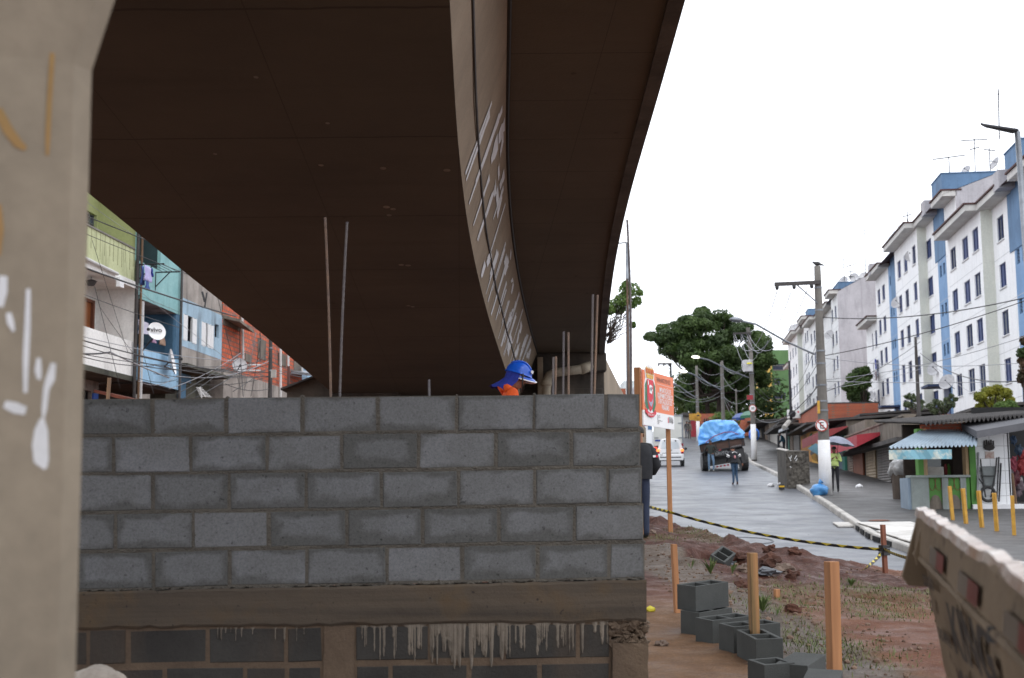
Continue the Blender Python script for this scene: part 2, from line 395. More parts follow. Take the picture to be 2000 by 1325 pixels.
# cable line clipped to the web
m = MB(); m.tube([Vector((lerp(fx(cB, y), fx(cT, y), .32) + .012, y, lerp(zsoff(y), zslab(y), .32 + .012 * math.sin(y * 1.7)))) for y in Ys[20:-1]], .011, 5); m.build('cable', M['wire'], via)
m = MB(); m.tube([Vector((fx(cT, y) + .01, y, zslab(y) - .012)) for y in Ys[18:-1]], .018, 5); m.build('joint_seal', M['black'], via)
# graffiti: brush letters with long vertical runs of paint
m = MB(); g = random.Random(3)
def webp(y, t): 
    n = Vector((1, 0, -.7)).normalized()
    return Vector((lerp(fx(cB, y), fx(cT, y), t), y, lerp(zsoff(y), zslab(y), t))) + n * .008
def strip(ya, ta, yb, tb, w0, w1, k=5):
    rows = []
    for i in range(k + 1):
        t = i / k; y = lerp(ya, yb, t); ww = lerp(w0, w1, t) * (1 + .25 * g.uniform(-1, 1)); q = lerp(ta, tb, t)
        rows.append([webp(y - ww / 2, q), webp(y + ww / 2, q)])
    m.grid(rows)
y = 11.0
while y < 27.5:
    h = g.uniform(.55, .97); 
    for _ in range(g.choice((1, 2, 2, 3))):
        yy = y + g.uniform(-.15, .35); t0 = h + g.uniform(-.08, .03); t1 = max(.06, t0 - g.uniform(.25, .9))
        strip(yy, t0, yy + g.uniform(-.04, .04), t1, g.uniform(.10, .26), g.uniform(.05, .12))
    if g.random() < .75:
        q = g.uniform(.25, .85)
        for _ in range(g.choice((2, 3, 4))):
            a, b = g.uniform(-.3, .3), g.uniform(-.12, .12)
            strip(y + a, q + b, y + a + g.uniform(-.3, .3), q + b - g.uniform(.03, .18), g.uniform(.25, .6), g.uniform(.18, .4), 4)
    y += g.uniform(.5, 1.1)
m.build('graffiti', M['paintw'], via)
# abutment under the end of the span
M['abut'] = mk('abutment_concrete', S(96, 86, 76), S(50, 46, 42), .8, .95, .2, 20, streak=.8, c3=S(26, 24, 22))
m = MB(); yb = 29.4
m.obox((-4.4, yb, 0), (6.4, 0, 0), (0, .8, 0), (0, 0, 4.1)); m.obox((-1.0, yb + .02, 3.5), (fx(cF, 29.4) + .98, 0, 0), (0, .7, 0), (0, 0, 1.4)); m.obox((1.6, yb + .01, 0), (fx(cF, 29.4) - 1.6, 0, 0), (0, .7, 0), (0, 0, 3.6)); m.obox((.45, yb - .35, 4.45), (1.62, 0, 0), (0, .4, 0), (0, 0, .40)); m.build('abutment', M['abut'], via, bevel=.02)
m = MB(); m.obox((.55, 28.9, .8), (.12, 0, 0), (0, .5, 0), (0, 0, 3.95)); m.build('bearing_post', M['web'], via, bevel=.01)
EXT = [(29.6, fx(cF, 29.4)), (34.7, 2.67), (40, 3.32), (50, 4.6), (60, 6.0)]
m = MB()
for (ya, xa), (yb2, xb) in zip(EXT, EXT[1:]):
    m.obox((xa, ya, 0), (xb - xa, yb2 - ya, 0), (-.3, 0, 0), (0, 0, 4.86)); 
m.build('ramp_retaining_wall', M['web'], via)
m = MB(); 
pp = [W(1135, 722, 28.6), W(1108, 725, 28.6), W(1085, 728, 28.6), W(1073, 733, 28.6), W(1068, 745, 28.6), W(1067, 765, 28.6), W(1066, 900, 28.6)]
m.tube(pp, .10, 10); m.tube([W(1067, 744, 28.6), W(1067, 754, 28.6)], .125, 10); m.tube([W(1135, 722, 28.6), W(1150, 716, 28.9)], .115, 10)
m.build('drain_pipe', mk('drain_pipe_pvc', S(160, 148, 128), S(120, 110, 96), 4, .7, .1), via, smooth=True)
# pier in the foreground, left
PY = 2.25
def pw(px, py, y=PY): return W(px, py, y)
e1 = pw(172, 131).x; zb = pw(172, 131).z
prof = [(pw(157, 1000).x, -.3), (e1, zb), (pw(215, 0).x, pw(215, 0).z), (pw(215, 0).x + .55, zsoff(2.3) + .02)]
m = MB(); rows = []
for x, z in prof:
    rows.append([Vector((-2.6, 1.35, z)), Vector((x - .02, PY - .012, z)), Vector((x, PY + .02, z)), Vector((x - .52, PY + .95, z)), Vector((-2.9, PY + .9, z)), Vector((-2.6, 1.35, z))])
m.grid(rows); pier = m.build('pier', M['pier'], via)
fn = Vector((PY - 1.35, -(e1 + 2.6), 0)).normalized(); 
if fn.y > 0: fn = -fn
def onpier(px, py):
    r = ray(px, py); o = Vector((e1, PY, 0)); d = fn.dot(Vector((o.x, o.y, 0))); t = d / (fn.x * r.x + fn.y * r.y); return EYE + r * t + fn * .004
def stroke(m, pts, ws):
    rows = []
    for k, (x, y) in enumerate(pts):
        ww = ws[k] if isinstance(ws, list) else ws
        a = pts[min(k + 1, len(pts) - 1)]; b = pts[max(k - 1, 0)]; d = Vector((a[0] - b[0], a[1] - b[1])).normalized(); nx, ny = -d.y, d.x
        rows.append([onpier(x + nx * ww, y + ny * ww), onpier(x - nx * ww, y - ny * ww)])
    m.grid(rows)
m = MB()
stroke(m, [(6, 540), (4, 570), (0, 600)], [8, 10, 6]); stroke(m, [(16, 612), (20, 630), (26, 648)], [5, 7, 3])
stroke(m, [(55, 565), (53, 640), (50, 700), (49, 768)], [4, 6, 6, 4]); stroke(m, [(8, 790), (28, 797), (50, 803)], [7, 11, 8])
stroke(m, [(75, 700), (74, 725), (76, 742)], [4, 7, 4]); stroke(m, [(104, 710), (98, 740), (90, 760), (86, 800), (84, 818)], [5, 9, 6, 5, 2])
stroke(m, [(82, 818), (80, 840), (78, 870), (80, 900), (88, 916)], [4, 13, 16, 15, 4])
m.build('white_paint_mark', M['paintw'], pier)
m = MB(); stroke(m, [(118, 0), (108, 30), (102, 100), (96, 200), (93, 270), (92, 305)], [7, 8, 5, 5, 5, 3]); stroke(m, [(172, 0), (180, 25)], [10, 5])
stroke(m, [(-5, 215), (15, 255), (35, 282), (50, 292)], [9, 10, 9, 5]); stroke(m, [(-2, 400), (2, 450), (-2, 500)], [4, 5, 3])
m.build('ochre_paint_mark', M['ochre'], pier)
# plant rooted in the joint of the deck edge is built with the vegetation

# ================================================================== concrete block wall
YL, YRt = 6.92, 7.2
A0, A1 = W(160, 900, YL), W(1250, 900, YRt); U = Vector((A1.x - A0.x, A1.y - A0.y, 0)).normalized(); NW = Vector((U.y, -U.x, 0))
if NW.y > 0: NW = -NW
def onwall(px, py, out=0):
    r = ray(px, py); d = NW.dot(Vector((A1.x, A1.y, 0))) + out; t = d / (NW.x * r.x + NW.y * r.y); return EYE + r * t
def block_mat():
    n = NT('concrete_block'); uv = n.n('ShaderNodeUVMap', uv_map='UVMap').outputs[0]; x = n.sep(uv)
    fu = n.math('FRACT', x[0]); idn = n.math('FLOOR', x[0]); fv = x[1]
    wn = n.n('ShaderNodeTexWhiteNoise', noise_dimensions='1D'); n.lk(idn, wn, 'W'); rv = wn.outputs[0]; r3 = n.sep(wn.outputs[1])
    eu = n.math('MINIMUM', fu, n.math('SUBTRACT', 1.0, fu)); ev = n.math('MINIMUM', n.math('MULTIPLY', fv, .42), n.math('MULTIPLY', n.math('SUBTRACT', 1.0, fv), .8))
    e = n.math('MINIMUM', eu, ev)
    wob = n.math('ADD', n.math('MULTIPLY', n.noise(4.2, 3, .5), .42), n.math('MULTIPLY', n.noise(15, 3, .6), .10))
    damp = n.ramp(n.math('ADD', wob, n.math('ADD', e, n.math('MULTIPLY_ADD', r3[0], .16, -.36))), [(.0, 1), (.085, 0)])
    base = n.mix(rv, S(102, 103, 104), S(110, 111, 112))
    base = n.mix(n.math('MULTIPLY', n.ramp(n.noise(3.4, 4, .6), [(.42, 0), (.66, .8)]), r3[1]), base, S(124, 126, 130))
    col = n.mix(n.math('MULTIPLY', damp, .62), base, S(72, 72, 68))
    sp = n.ramp(n.noise(85, 4, .8), [(.30, .55), (.5, 1.0), (.72, 1.3)])
    col = n.mix(.75, col, sp, 'MULTIPLY')
    pits = n.ramp(n.noise(42, 3, .6), [(.28, .35), (.36, 1)])
    col = n.mix(.8, col, pits, 'MULTIPLY')
    n.color(col); n.rough(.95); n.b.inputs['Specular IOR Level'].default_value = .25
    n.bump(n.noise(160, 4, .75), .5, .006); return n.m
M['block'] = block_mat()
M['mortar'] = mk('mortar', S(98, 93, 85), S(78, 74, 68), 6, .95, .6, 90)
wall = thing('block_wall', 'unfinished grey concrete block wall standing across the foreground under the viaduct', 'wall')
rowsY = [(778, 768), (852, 840), (927, 912), (1003, 985), (1078, 1058), (1153.5, 1130.5)]
bx = [[297, 442, 590, 738, 893, 1043, 1183, 1250], [222, 372, 521, 668, 817, 968, 1116, 1252], [298, 448, 598, 745, 895, 1045, 1187, 1255],
      [225, 377, 525, 678, 825, 975, 1122, 1258], [300, 448, 600, 755, 903, 1050, 1190, 1260]]
def yl(r, x): a, b = rowsY[r]; return lerp(a, b, (x - 160) / 1090)
TH = .14
blk = MB(); mor = MB(); g = random.Random(5); bid = 0
def add_block(x0, x1, ya, yb, yc, yd, out=0.0, mb=None, gap=.007, uvk=0):
    """block between pixel columns x0..x1; ya..yd are its corner rows (TL,TR,BR,BL)"""
    global bid
    mb = mb or blk; bid += 1
    j = g.uniform(-.003, .003); P = [onwall(x0, yd), onwall(x1, yc), onwall(x1, yb), onwall(x0, ya)]
    cx = sum(P, Vector()) / 4; bev = .005; jz = Vector((0, 0, g.uniform(-.0015, .0015)))
    ch = {(a_, b_): U * g.uniform(-.003, .003) + Vector((0, 0, g.uniform(-.003, .003))) for a_ in (1, -1) for b_ in (1, -1)}
    def inset(p, d): 
        s = 1 if (p - cx).dot(U) < 0 else -1; t = 1 if p.z < cx.z else -1
        return p + U * s * d + Vector((0, 0, t * d)) + jz + ch[(s, t)]
    F = [inset(p, gap + bev) + NW * (out + j) for p in P]; E = [inset(p, gap) + NW * (out + j - bev) for p in P]; Bk = [inset(p, gap) - NW * TH for p in P]
    uvs = [(0.02, 0), (.98, 0), (.98, 1), (0.02, 1)]; uvs = [(u + bid, v) for u, v in uvs]
    mb.poly(F, uvs)
    for k in range(4):
        l = (k + 1) % 4; mb.poly([E[k], E[l], F[l], F[k]], [uvs[k], uvs[l], uvs[l], uvs[k]]); mb.poly([Bk[k], Bk[l], E[l], E[k]], [uvs[k], uvs[l], uvs[l], uvs[k]])
    mb.poly([Bk[3], Bk[2], Bk[1], Bk[0]], uvs)
for r in range(5):
    xs = list(bx[r]); 
    while xs[0] > -150: xs.insert(0, xs[0] - 148)
    for a, b in zip(xs, xs[1:]):
        dy = g.uniform(-1, 1) * .6
        add_block(a, b, yl(r, a) + dy, yl(r, b) + dy, yl(r + 1, b) + dy, yl(r + 1, a) + dy)
    # mortar bed behind the faces
    a, b = xs[0], xs[-1]
    q = [onwall(a, yl(r + 1, a)), onwall(b - 1, yl(r + 1, b)), onwall(b - 1, yl(r, b) + (2 if r == 0 else -1)), onwall(a, yl(r, a) + (2 if r == 0 else -1))]
    mor.prism([p - NW * .003 for p in q], -NW * (TH - .02))
    # squeezed-out joints
    for a in xs[1:-1]:
        if r in (0, 2, 4) and a == xs[-2]: continue
        n = 16
        for k in range(n):
            if g.random() < .75:
                p = onwall(a + g.gauss(0, 1.6), lerp(yl(r, a), yl(r + 1, a), (k + g.random()) / n)); mor.lump(p - NW * .006, (g.uniform(.006, .015), .007, g.uniform(.006, .014)), g.random() * 99, .6)
    x = max(xs[0], 120)
    while x < xs[-1]:
        if g.random() < .8:
            p = onwall(x, yl(r + 1, x) + g.gauss(0, 1.4)); mor.lump(p - NW * .006, (g.uniform(.007, .02), .0075, g.uniform(.004, .010)), g.random() * 99, .6)
        x += g.uniform(2, 6)
blk.build('block_course', M['block'], wall); mor.build('mortar_joint', M['mortar'], wall)
def beam_mat():
    n = NT('board_marked_concrete'); st = n.noise(1.0, 6, .65, n.mapv((.5, .5, 14)))
    col = n.mix(n.ramp(st, [(.35, 0), (.65, 1)]), S(84, 74, 63), S(62, 55, 48))
    col = n.mix(n.ramp(n.noise(3.5, 5, .65), [(.5, 0), (.68, .8)]), col, S(88, 72, 52))
    col = n.mix(n.ramp(n.noise(26, 3), [(.28, .9), (.33, 0)]), col, S(44, 38, 34))
    n.color(col); n.rough(.95); n.bump(n.math('ADD', st, n.math('MULTIPLY', n.noise(60, 5, .7), .7)), .5, .012); return n.m
M['beam'] = beam_mat()
m = MB(); N = 60; fr = []
for k in range(N + 1):
    x = lerp(-60, 1262, k / N); ja, jb = g.uniform(-1.5, 1.5), g.uniform(-2.5, 2.5); o = .012 + .004 * noise.noise(Vector((k * .5, 0, 0)))
    yt, yb_ = lerp(1156.5, 1133, (x - 160) / 1090) + ja, lerp(1228, 1214, (x - 160) / 1090) + jb
    a, b = onwall(x, yt, 0), onwall(x, yb_, 0)
    mid = [lerp(a, b, t) + NW * (o + .003 * noise.noise(Vector((k * .7, t * 7, 4)))) for t in (.06, .3, .5, .7, .94)]
    fr.append([a - NW * TH, a - NW * .005, a + NW * (o - .006)] + mid + [b + NW * (o - .008), b - NW * TH])
m.grid(fr); m.poly(list(fr[-1])[::-1]); m.build('concrete_beam', M['beam'], wall)
low = MB(); M['block_dk'] = mk('old_dark_block', S(62, 60, 57), S(44, 42, 40), 3, .95, .5, 60, streak=.6, c3=S(84, 68, 54))
lx = [[-40, 20, 172, 249, 406, 559, 631], [692, 839, 985, 1129, 1194], ]
def lrow(xs, t0, t1, t0r, t1r):
    for a, b in zip(xs, xs[1:]):
        f = lambda x, p, q: lerp(p, q, (x - 160) / 1090)
        add_block(a, b, f(a, t0, t0r), f(b, t0, t0r), f(b, t1, t1r), f(a, t1, t1r), -.004, low, .0095)
lrow(lx[0], 1230, 1302, 1214, 1287); lrow(lx[1], 1230, 1302, 1214, 1287)
lrow([-60, 20, 170, 322, 478, 560, 631], 1306, 1378, 1291, 1362); lrow([692, 762, 915, 1055, 1194], 1306, 1378, 1291, 1362)
lrow([-60, 20, 100, 249, 406, 559, 631], 1382, 1454, 1366, 1437); lrow([692, 839, 985, 1129, 1194], 1382, 1454, 1366, 1437)
low.build('old_block_course', M['block_dk'], wall)
m = MB(); M['oldmortar'] = mk('old_mortar', S(104, 88, 72), S(84, 70, 58), 5, .95, .6, 60)
q = [onwall(-60, 1700), onwall(1194, 1700), onwall(1194, 1212), onwall(-60, 1226)]; m.prism([p - NW * .007 for p in q], -NW * (TH - .03))
for x0, x1, y0, o in ((631, 692, 1222, .001), (1194, 1266, 1256, .02)):
    pr = []
    for k in range(14):
        y = lerp(y0, 1700, (k / 13) ** 1.6); jj = g.uniform(-1.5, 1.5)
        a, b = onwall(x0 + jj, y), onwall(x1 + g.uniform(-1.5, 1.5), y)
        pr.append([a - NW * .02] + [lerp(a, b, t) + NW * (o + .004 * noise.noise(Vector((k, t * 5, x0)))) for t in (.02, .25, .5, .75, .98)] + [b - NW * .02, b - NW * TH])
    m.grid(pr)
for k in range(90):
    p = onwall(g.uniform(1194, 1262), g.uniform(1214, 1262)); m.lump(p - NW * .03, (g.uniform(.015, .04), .04, g.uniform(.01, .03)), g.random() * 99, .7)
m.obox(onwall(1196, 1262) - NW * .06, U * .19, NW * -.08, Vector((0, 0, .12)))
m.build('rough_corner', M['oldmortar'], wall)
m = MB(); M['drip'] = mk('cement_drip', S(130, 120, 108), S(108, 100, 90), 6, .9, .4, 60)
def drip(x, y0, L, w0):
    pts = []; k = 6
    for i in range(k + 1):
        t = i / k; ww = w0 * (1 - .55 * t) * (1 + .15 * g.uniform(-1, 1)) * (1.35 if i == 0 else 1)
        if i == k: ww *= .5
        a = onwall(x - ww + g.uniform(-.6, .6), y0 + L * t); b = onwall(x + ww, y0 + L * t); c = onwall(x, y0 + L * t)
        pts.append([a - NW * .007, c + NW * (.001 + .004 * (i > k - 2)), b - NW * .007])
    m.grid(pts)
for k in range(95):
    x = g.uniform(694, 1190); f = math.exp(-((x - 930) / 190) ** 2) * .75 + .35
    if g.random() < f: drip(x, lerp(1222, 1213, (x - 700) / 490), g.uniform(14, 80) * (.5 + .6 * f), g.uniform(2, 7.5))
for k in range(14): drip(g.uniform(420, 690), 1226, g.uniform(6, 30), g.uniform(1, 3))
for x, ww in ((800, 10), (818, 12), (880, 12), (945, 9), (1018, 12), (1050, 8), (1090, 8)): drip(x, 1218, g.uniform(40, 66), ww)
m.build('cement_drip', M['drip'], wall)
# reinforcing bars standing out of the block cells
def rebar(pts, mat, label):
    base = pts[0]; m = MB()
    P = [base[0], base[0] + Vector((0, 0, 0))]
    m.tube(pts[1:], .0065, 6); o = m.build('rebar', mat); T(o, label, 'rebar', 'steel bars standing out of the block wall')
def rb(x0, y0, x1, y1, mat, label, bend=0, back=.07):
    a = onwall(x0, y0, -back) - Vector((0, 0, .12)); b = onwall(x1, y1, -back - .04); mid = (a + b) / 2 + U * bend
    m = MB(); L = [a + (mid - a) * t * 2 if t < .5 else mid + (b - mid) * (t - .5) * 2 for t in [i / 40 for i in range(41)]]
    L = [a * (1 - t) ** 2 + mid * 2 * t * (1 - t) + b * t * t for t in [i / 60 for i in range(61)]]
    m.tube(L, [.0062 if i % 2 else .0072 for i in range(61)], 6)
    o = m.build('rebar', mat, smooth=True); T(o, label, 'rebar', 'steel bars standing out of the block wall')
rb(647, 778, 635, 425, M['rebar'], 'tall brown steel bar left of its pair above the middle of the wall', .01)
rb(663, 778, 678, 434, M['rebar_dk'], 'tall greyish steel bar leaning right above the middle of the wall', -.01)
rb(839, 775, 838, 742, M['rebar_dk'], 'short steel stub barely rising above the wall left of the helmeted worker')
rb(1079, 770, 1081, 698, M['rebar_dk'], 'short steel bar close in front of the drain pipe elbow')
rb(1083, 770, 1086, 697, M['rebar'], 'short steel bar just right of the one at the drain pipe elbow')
rb(1099, 770, 1101, 648, M['rebar_dk'], 'middle height pale steel bar right of the drain pipe')
rb(1110, 770, 1110, 650, M['rebar'], 'middle height tan steel bar beside the paler one right of the drain pipe')
rb(1154, 769, 1158, 576, M['rebar_dk'], 'tall grey steel bar against the dark deck end near the small tree')
rb(1159, 769, 1167, 577, M['rebar'], 'tall rusty steel bar leaning right near the deck edge and small tree')
rb(1231, 769, 1225, 430, M['rebar_dk'], 'tallest steel bar at the right end of the wall against the white sky', .02)
rb(1228, 769, 1225, 545, M['rebar'], 'steel bar crossing the small tree crown beside the tallest bar')
# ================================================================== ground, road, pavement
def spaced(a, b, st):
    n = max(1, round((b - a) / st)); return [a + (b - a) * i / n for i in range(n + 1)]
gx = sorted(set([-260, -160, -100, -60, -40, -30, -24, -18, -14, -10, -7, -5, -3, -1.5, -.5] + spaced(0, 8.4, .075) + [9, 9.6, 10.4, 11.5, 13, 15, 17, 20, 23, 26, 30, 35, 42, 50, 60, 75, 95, 120, 160, 220, 300]))
gy = sorted(set([-40, -20, -10, -4, 0, 2, 3] + spaced(4, 9, .11) + spaced(9, 25, .075) + spaced(25.5, 44, .6) + spaced(46, 150, 2.5) + [160, 175, 200, 240, 300, 400, 520]))
PATH = [ghit(x, y) for x, y in ((1262, 1066), (1300, 1088), (1350, 1120), (1425, 1150), (1480, 1195), (1535, 1240), (1600, 1290), (1680, 1350))]
GRASS = [ghit(x, y) for x, y in ((1690, 1145), (1665, 1150), (1725, 1160), (1760, 1150), (1560, 1150), (1540, 1165), (1530, 1180), (1560, 1255), (1590, 1262), (1650, 1285), (1380, 1048), (1345, 1040), (1700, 1200), (1740, 1195), (1705, 1180), (1560, 1232), (1510, 1190), (1770, 1165), (1655, 1270), (1295, 1050))]
def seg_d(p, a, b):
    a2, b2, p2 = Vector((a.x, a.y)), Vector((b.x, b.y)), Vector(p); d = b2 - a2; t = max(0, min(1, (p2 - a2).dot(d) / d.dot(d))); return (p2 - a2 - d * t).length
m = MB(); rows = []; att = []
for y in gy:
    rows.append([Vector((x, y, gz(x, y))) for x in gx])
m.grid(rows); gnd = m.build('ground', [], kind='structure')
ca = gnd.data.color_attributes.new('soil', 'FLOAT_COLOR', 'POINT')
for i, v in enumerate(gnd.data.vertices):
    x, y = v.co.x, v.co.y; p = gr = pit = sand = 0
    if 0 < x < 9 and 4 < y < 27:
        nz = noise.fractal(Vector((x * 2.2, y * 2.2, 1)), .8, 2, 4)
        d = min(seg_d((x, y), a, b) for a, b in zip(PATH, PATH[1:])); wd = .17 + .18 * sm(14, 9, y) + (.25 if y > 14 and x < 2.2 else 0)
        p = 1 - sm(wd - .08, wd + .12, d + nz * .12)
        gd = min((((x - q.x) ** 2 + ((y - q.y) * .6) ** 2) ** .5) for q in GRASS); gr = 1 - sm(.05, .55, gd + nz * .25)
        pit = sm(12, 15, y) * (1 - sm(5.0, 6.5, x)); sand = (1 - sm(11.5, 13, y)) * (1 - sm(-.1, .3, x - interp([(6, 2.6), (9, 2.35), (12, 1.75)], y)))
    ca.data[i].color = (p, gr, pit, sand)
n = NT('soil'); atn = n.n('ShaderNodeAttribute', attribute_name='soil'); at = atn.outputs[0]; q = n.sep(at)
red = n.mix(n.ramp(n.noise(2.2, 7, .7), [(.3, 0), (.7, 1)]), S(134, 84, 56), S(100, 60, 40))
red = n.mix(n.ramp(n.noise(.9, 5, .65), [(.5, 0), (.68, .8)]), red, S(140, 106, 82))
dkred = n.mix(n.ramp(n.noise(5, 6, .7), [(.3, 0), (.7, 1)]), S(98, 58, 44), S(60, 36, 28))
tan = n.mix(n.ramp(n.noise(3.5, 7, .7), [(.3, 0), (.7, 1)]), S(146, 110, 78), S(112, 82, 58))
path = n.mix(n.ramp(n.noise(7, 7, .75), [(.3, 0), (.66, 1)]), S(128, 114, 102), S(86, 73, 62))
grn = n.mix(n.noise(18, 3), S(92, 92, 52), S(116, 100, 66))
c = n.mix(n.ramp(q[2], [(0, 0), (1, 1)]), red, dkred)
c = n.mix(atn.outputs[3], c, tan); c = n.mix(n.math('MULTIPLY', q[1], .32), c, grn); c = n.mix(q[0], c, path)
c = n.mix(.85, c, n.ramp(n.noise(60, 4, .75), [(.25, .45), (.75, 1.35)]), 'MULTIPLY')
n.color(c); n.rough(n.ramp(n.noise(2.5, 5), [(.35, .45), (.6, .85)])); n.bump(n.noise(14, 9, .8), .9, .05); n.b.inputs['Specular IOR Level'].default_value = .35
gnd.data.materials.append(n.m)
# road
n = NT('wet_asphalt')
f = n.noise(.45, 7, .65); col = n.mix(n.ramp(f, [(.3, 0), (.7, 1)]), (.052, .057, .070), (.088, .095, .112))
crk = n.n('ShaderNodeTexVoronoi', feature='DISTANCE_TO_EDGE'); n.lk(n.mapv((.22, .14, 1), n.noise(.6, 4, .6, None, 1)), crk, 0)
v2 = n.n('ShaderNodeVectorMath', operation='ADD'); n.lk(n.mapv((.35, .16, 1)), v2, 0); n.lk(n.noise(1.1, 4, .6, None, 1), v2, 1); n.lk(v2.outputs[0], crk, 0)
cr = n.ramp(crk.outputs[0], [(0, 1), (.03, 0)]); pat = n.ramp(n.noise(.4, 3), [(.44, 0), (.54, 1)])
col = n.mix(n.math('MULTIPLY', n.math('MULTIPLY', cr, pat), .85), col, (.015, .015, .016))
dk = n.ramp(n.noise(1.0, 6, .7, n.mapv((1.2, .5, 1))), [(.55, 0), (.68, .8)]); col = n.mix(dk, col, (.03, .03, .032))
col = n.mix(.7, col, n.ramp(n.noise(30, 4, .7), [(.25, .7), (.75, 1.2)]), 'MULTIPLY')
n.color(col); n.rough(n.ramp(n.noise(.8, 6, .65), [(.3, .26), (.66, .50)])); n.b.inputs['Specular IOR Level'].default_value = .75
n.bump(n.math('ADD', n.noise(26, 6, .75), n.math('MULTIPLY', n.noise(2.5, 4), 2.0)), .28, .02); M['road'] = n.m
ry = spaced(8, 40, .5) + spaced(41, 150, 1.5) + [170, 200]
ry = sorted(set(ry))
m = MB(); rows = []
for y in ry:
    xl = -3 if y < 95 else -30; xr = xc(y); rows.append([Vector((lerp(xl, xr, t / 14), y, zr(y) + .004)) for t in range(15)])
m.grid(rows); m.build('road', M['road'], kind='structure')
n = NT('wet_pavement')
f = n.noise(.8, 7, .7); col = n.mix(n.ramp(f, [(.3, 0), (.7, 1)]), (.050, .047, .045), (.080, .077, .075))
col = n.mix(n.ramp(n.noise(1.6, 6, .7), [(.58, 0), (.68, .8)]), col, (.035, .034, .033)); col = n.mix(.7, col, n.ramp(n.noise(28, 4, .7), [(.25, .7), (.75, 1.2)]), 'MULTIPLY')
n.color(col); n.rough(n.ramp(n.noise(1.0, 6, .65), [(.3, .42), (.7, .75)])); n.bump(n.noise(18, 7, .75), .35, .02); M['pave'] = n.m
m = MB(); rows = []
sy = sorted(set(spaced(14, 45, .6) + spaced(46, 150, 2) + [170, 200]))
for y in sy:
    a = xc(y) + .16; rows.append([Vector((a + 26 * (t / 12) ** 1.4, y, zr(y) + .15 + .02 * t / 12)) for t in range(13)])
m.grid(rows); m.build('pavement', M['pave'], kind='structure')
m = MB(); M['kerb'] = mk('kerb_concrete', S(196, 192, 186), S(150, 146, 140), 1.3, .8, .25, 30)
rows = []
for y in sy:
    a = xc(y); z = zr(y) + .156 + .006 * noise.noise(Vector((0, y * .8, 0))); rows.append([Vector((a - .02, y, z - .3)), Vector((a, y, z - .03)), Vector((a + .02, y, z)), Vector((a + .17, y, z)), Vector((a + .175, y, z - .02))])
m.grid(rows); m.build('kerb', M['kerb'], kind='structure')
# far left pavement in front of the red gate, where the road bends away
m = MB(); q = [W(1338, 868, 128), W(1356, 863.5, 131), W(1372, 866, 126), W(1392, 871, 120), W(1440, 868, 122), W(1440, 850, 150), W(1330, 852, 150)]
m.prism([p - Vector((0, 0, .0)) for p in q], (0, 0, .2)); m.build('pavement', M['pave'], kind='structure')
# storm drain
M['slabc'] = mk('drain_slab_concrete', S(206, 203, 198), S(168, 164, 158), 1.5, .75, .2, 30)
sd = thing('storm_drain', 'pale cracked concrete storm drain cover with gutter mouths in the kerb', 'storm drain')
m = MB()
a = xc(31.5)
for y0, y1, w_ in ((29.2, 31.0, 1.15), (31.05, 33.6, 1.35), (28.4, 29.15, 1.0)):
    m.obox((xc((y0 + y1) / 2) + .18, y0, zr(y0) + .168), (w_, 0, 0), (0, y1 - y0, zr(y1) - zr(y0)), (0, 0, .03))
m.build('cover_slab', M['slabc'], sd, bevel=.01)
for k in range(5):
    m = MB(); y = 29.0 + k * 1.0; m.obox((xc(y) - .035, y, zr(y) + .02), (.04, 0, 0), (xc(y + .6) - xc(y), .62, .03), (0, 0, .10)); m.build('gutter_mouth', M['dark'], sd)
m = MB(); m.obox((xc(34.6) - .45, 34.3, zr(34.3) + .01), (.45, 0, 0), (.15, 1.2, .07), (0, 0, .05)); m.build('broken_gutter_slab', M['slabc'], sd, bevel=.01)
m = MB(); p = ghit(1815, 1018 + 0, swz); p = W(1612 + 0, 1000, 30)
m2 = MB(); 
for (x, y, r, nm) in ((1720, 1013, .28, 0),):
    p = ghit(1717, 1018, swz, 20); m2.sphere((p.x, p.y, p.z + .01), (r, r, .03), 14, 3, 0, .99)
T(m2.build('manhole_cover', mk('rusty_iron', S(120, 74, 54), S(90, 56, 44), 6, .8, .4)), 'small rusty manhole lid beside the pale storm drain cover', 'manhole')
m = MB(); p = ghit(1445, 1058, lambda x, y: zr(y), 20)
m.tube([Vector((p.x + .75 * math.cos(t / 24 * 2 * math.pi), p.y + .9 * math.sin(t / 24 * 2 * math.pi), zr(p.y + .9 * math.sin(t / 24 * 2 * math.pi)) + .01)) for t in range(25)], .018, 4, False)
m.poly([Vector((p.x + .70 * math.cos(t / 24 * 2 * math.pi), p.y + .85 * math.sin(t / 24 * 2 * math.pi), zr(p.y + .85 * math.sin(t / 24 * 2 * math.pi)) + .01)) for t in range(24)])
T(m.build('manhole_cover', M['road']), 'round manhole cover set in the wet road behind the barrier tape', 'manhole')
# litter
M['litter'] = mk('white_litter', (.8, .8, .82), (.6, .6, .6), 9, .6, .1)
for k, (x, y, r, lb, mt) in enumerate(((1679, 953, .16, 'white crumpled plastic cup lying on the pavement near the man with the umbrella', 'litter'), (1506, 951, .17, 'white scrap of paper lying in the gutter near the broken kerb', 'litter'), (1523, 948, .12, 'small pale scrap of paper beside the larger one in the gutter', 'litter'))):
    p = ghit(x, y, swz if k == 0 else (lambda x, y: zr(y)), 20); m = MB(); m.lump((p.x, p.y, p.z + .05), (r, r, r * .55), k + 4, .5); T(m.build('litter', M[mt]), lb, 'litter')
m = MB(); p = ghit(1527, 958, lambda x, y: zr(y), 20); m.tube([p + Vector((0, 0, .02)), p + Vector((0, 0, .22)), p + Vector((0, 0, .26))], [.11, .11, .05], 8); m.cm = 1; m.tube([p + Vector((0, 0, .12)), p + Vector((0, 0, .18))], [.115, .115], 8)
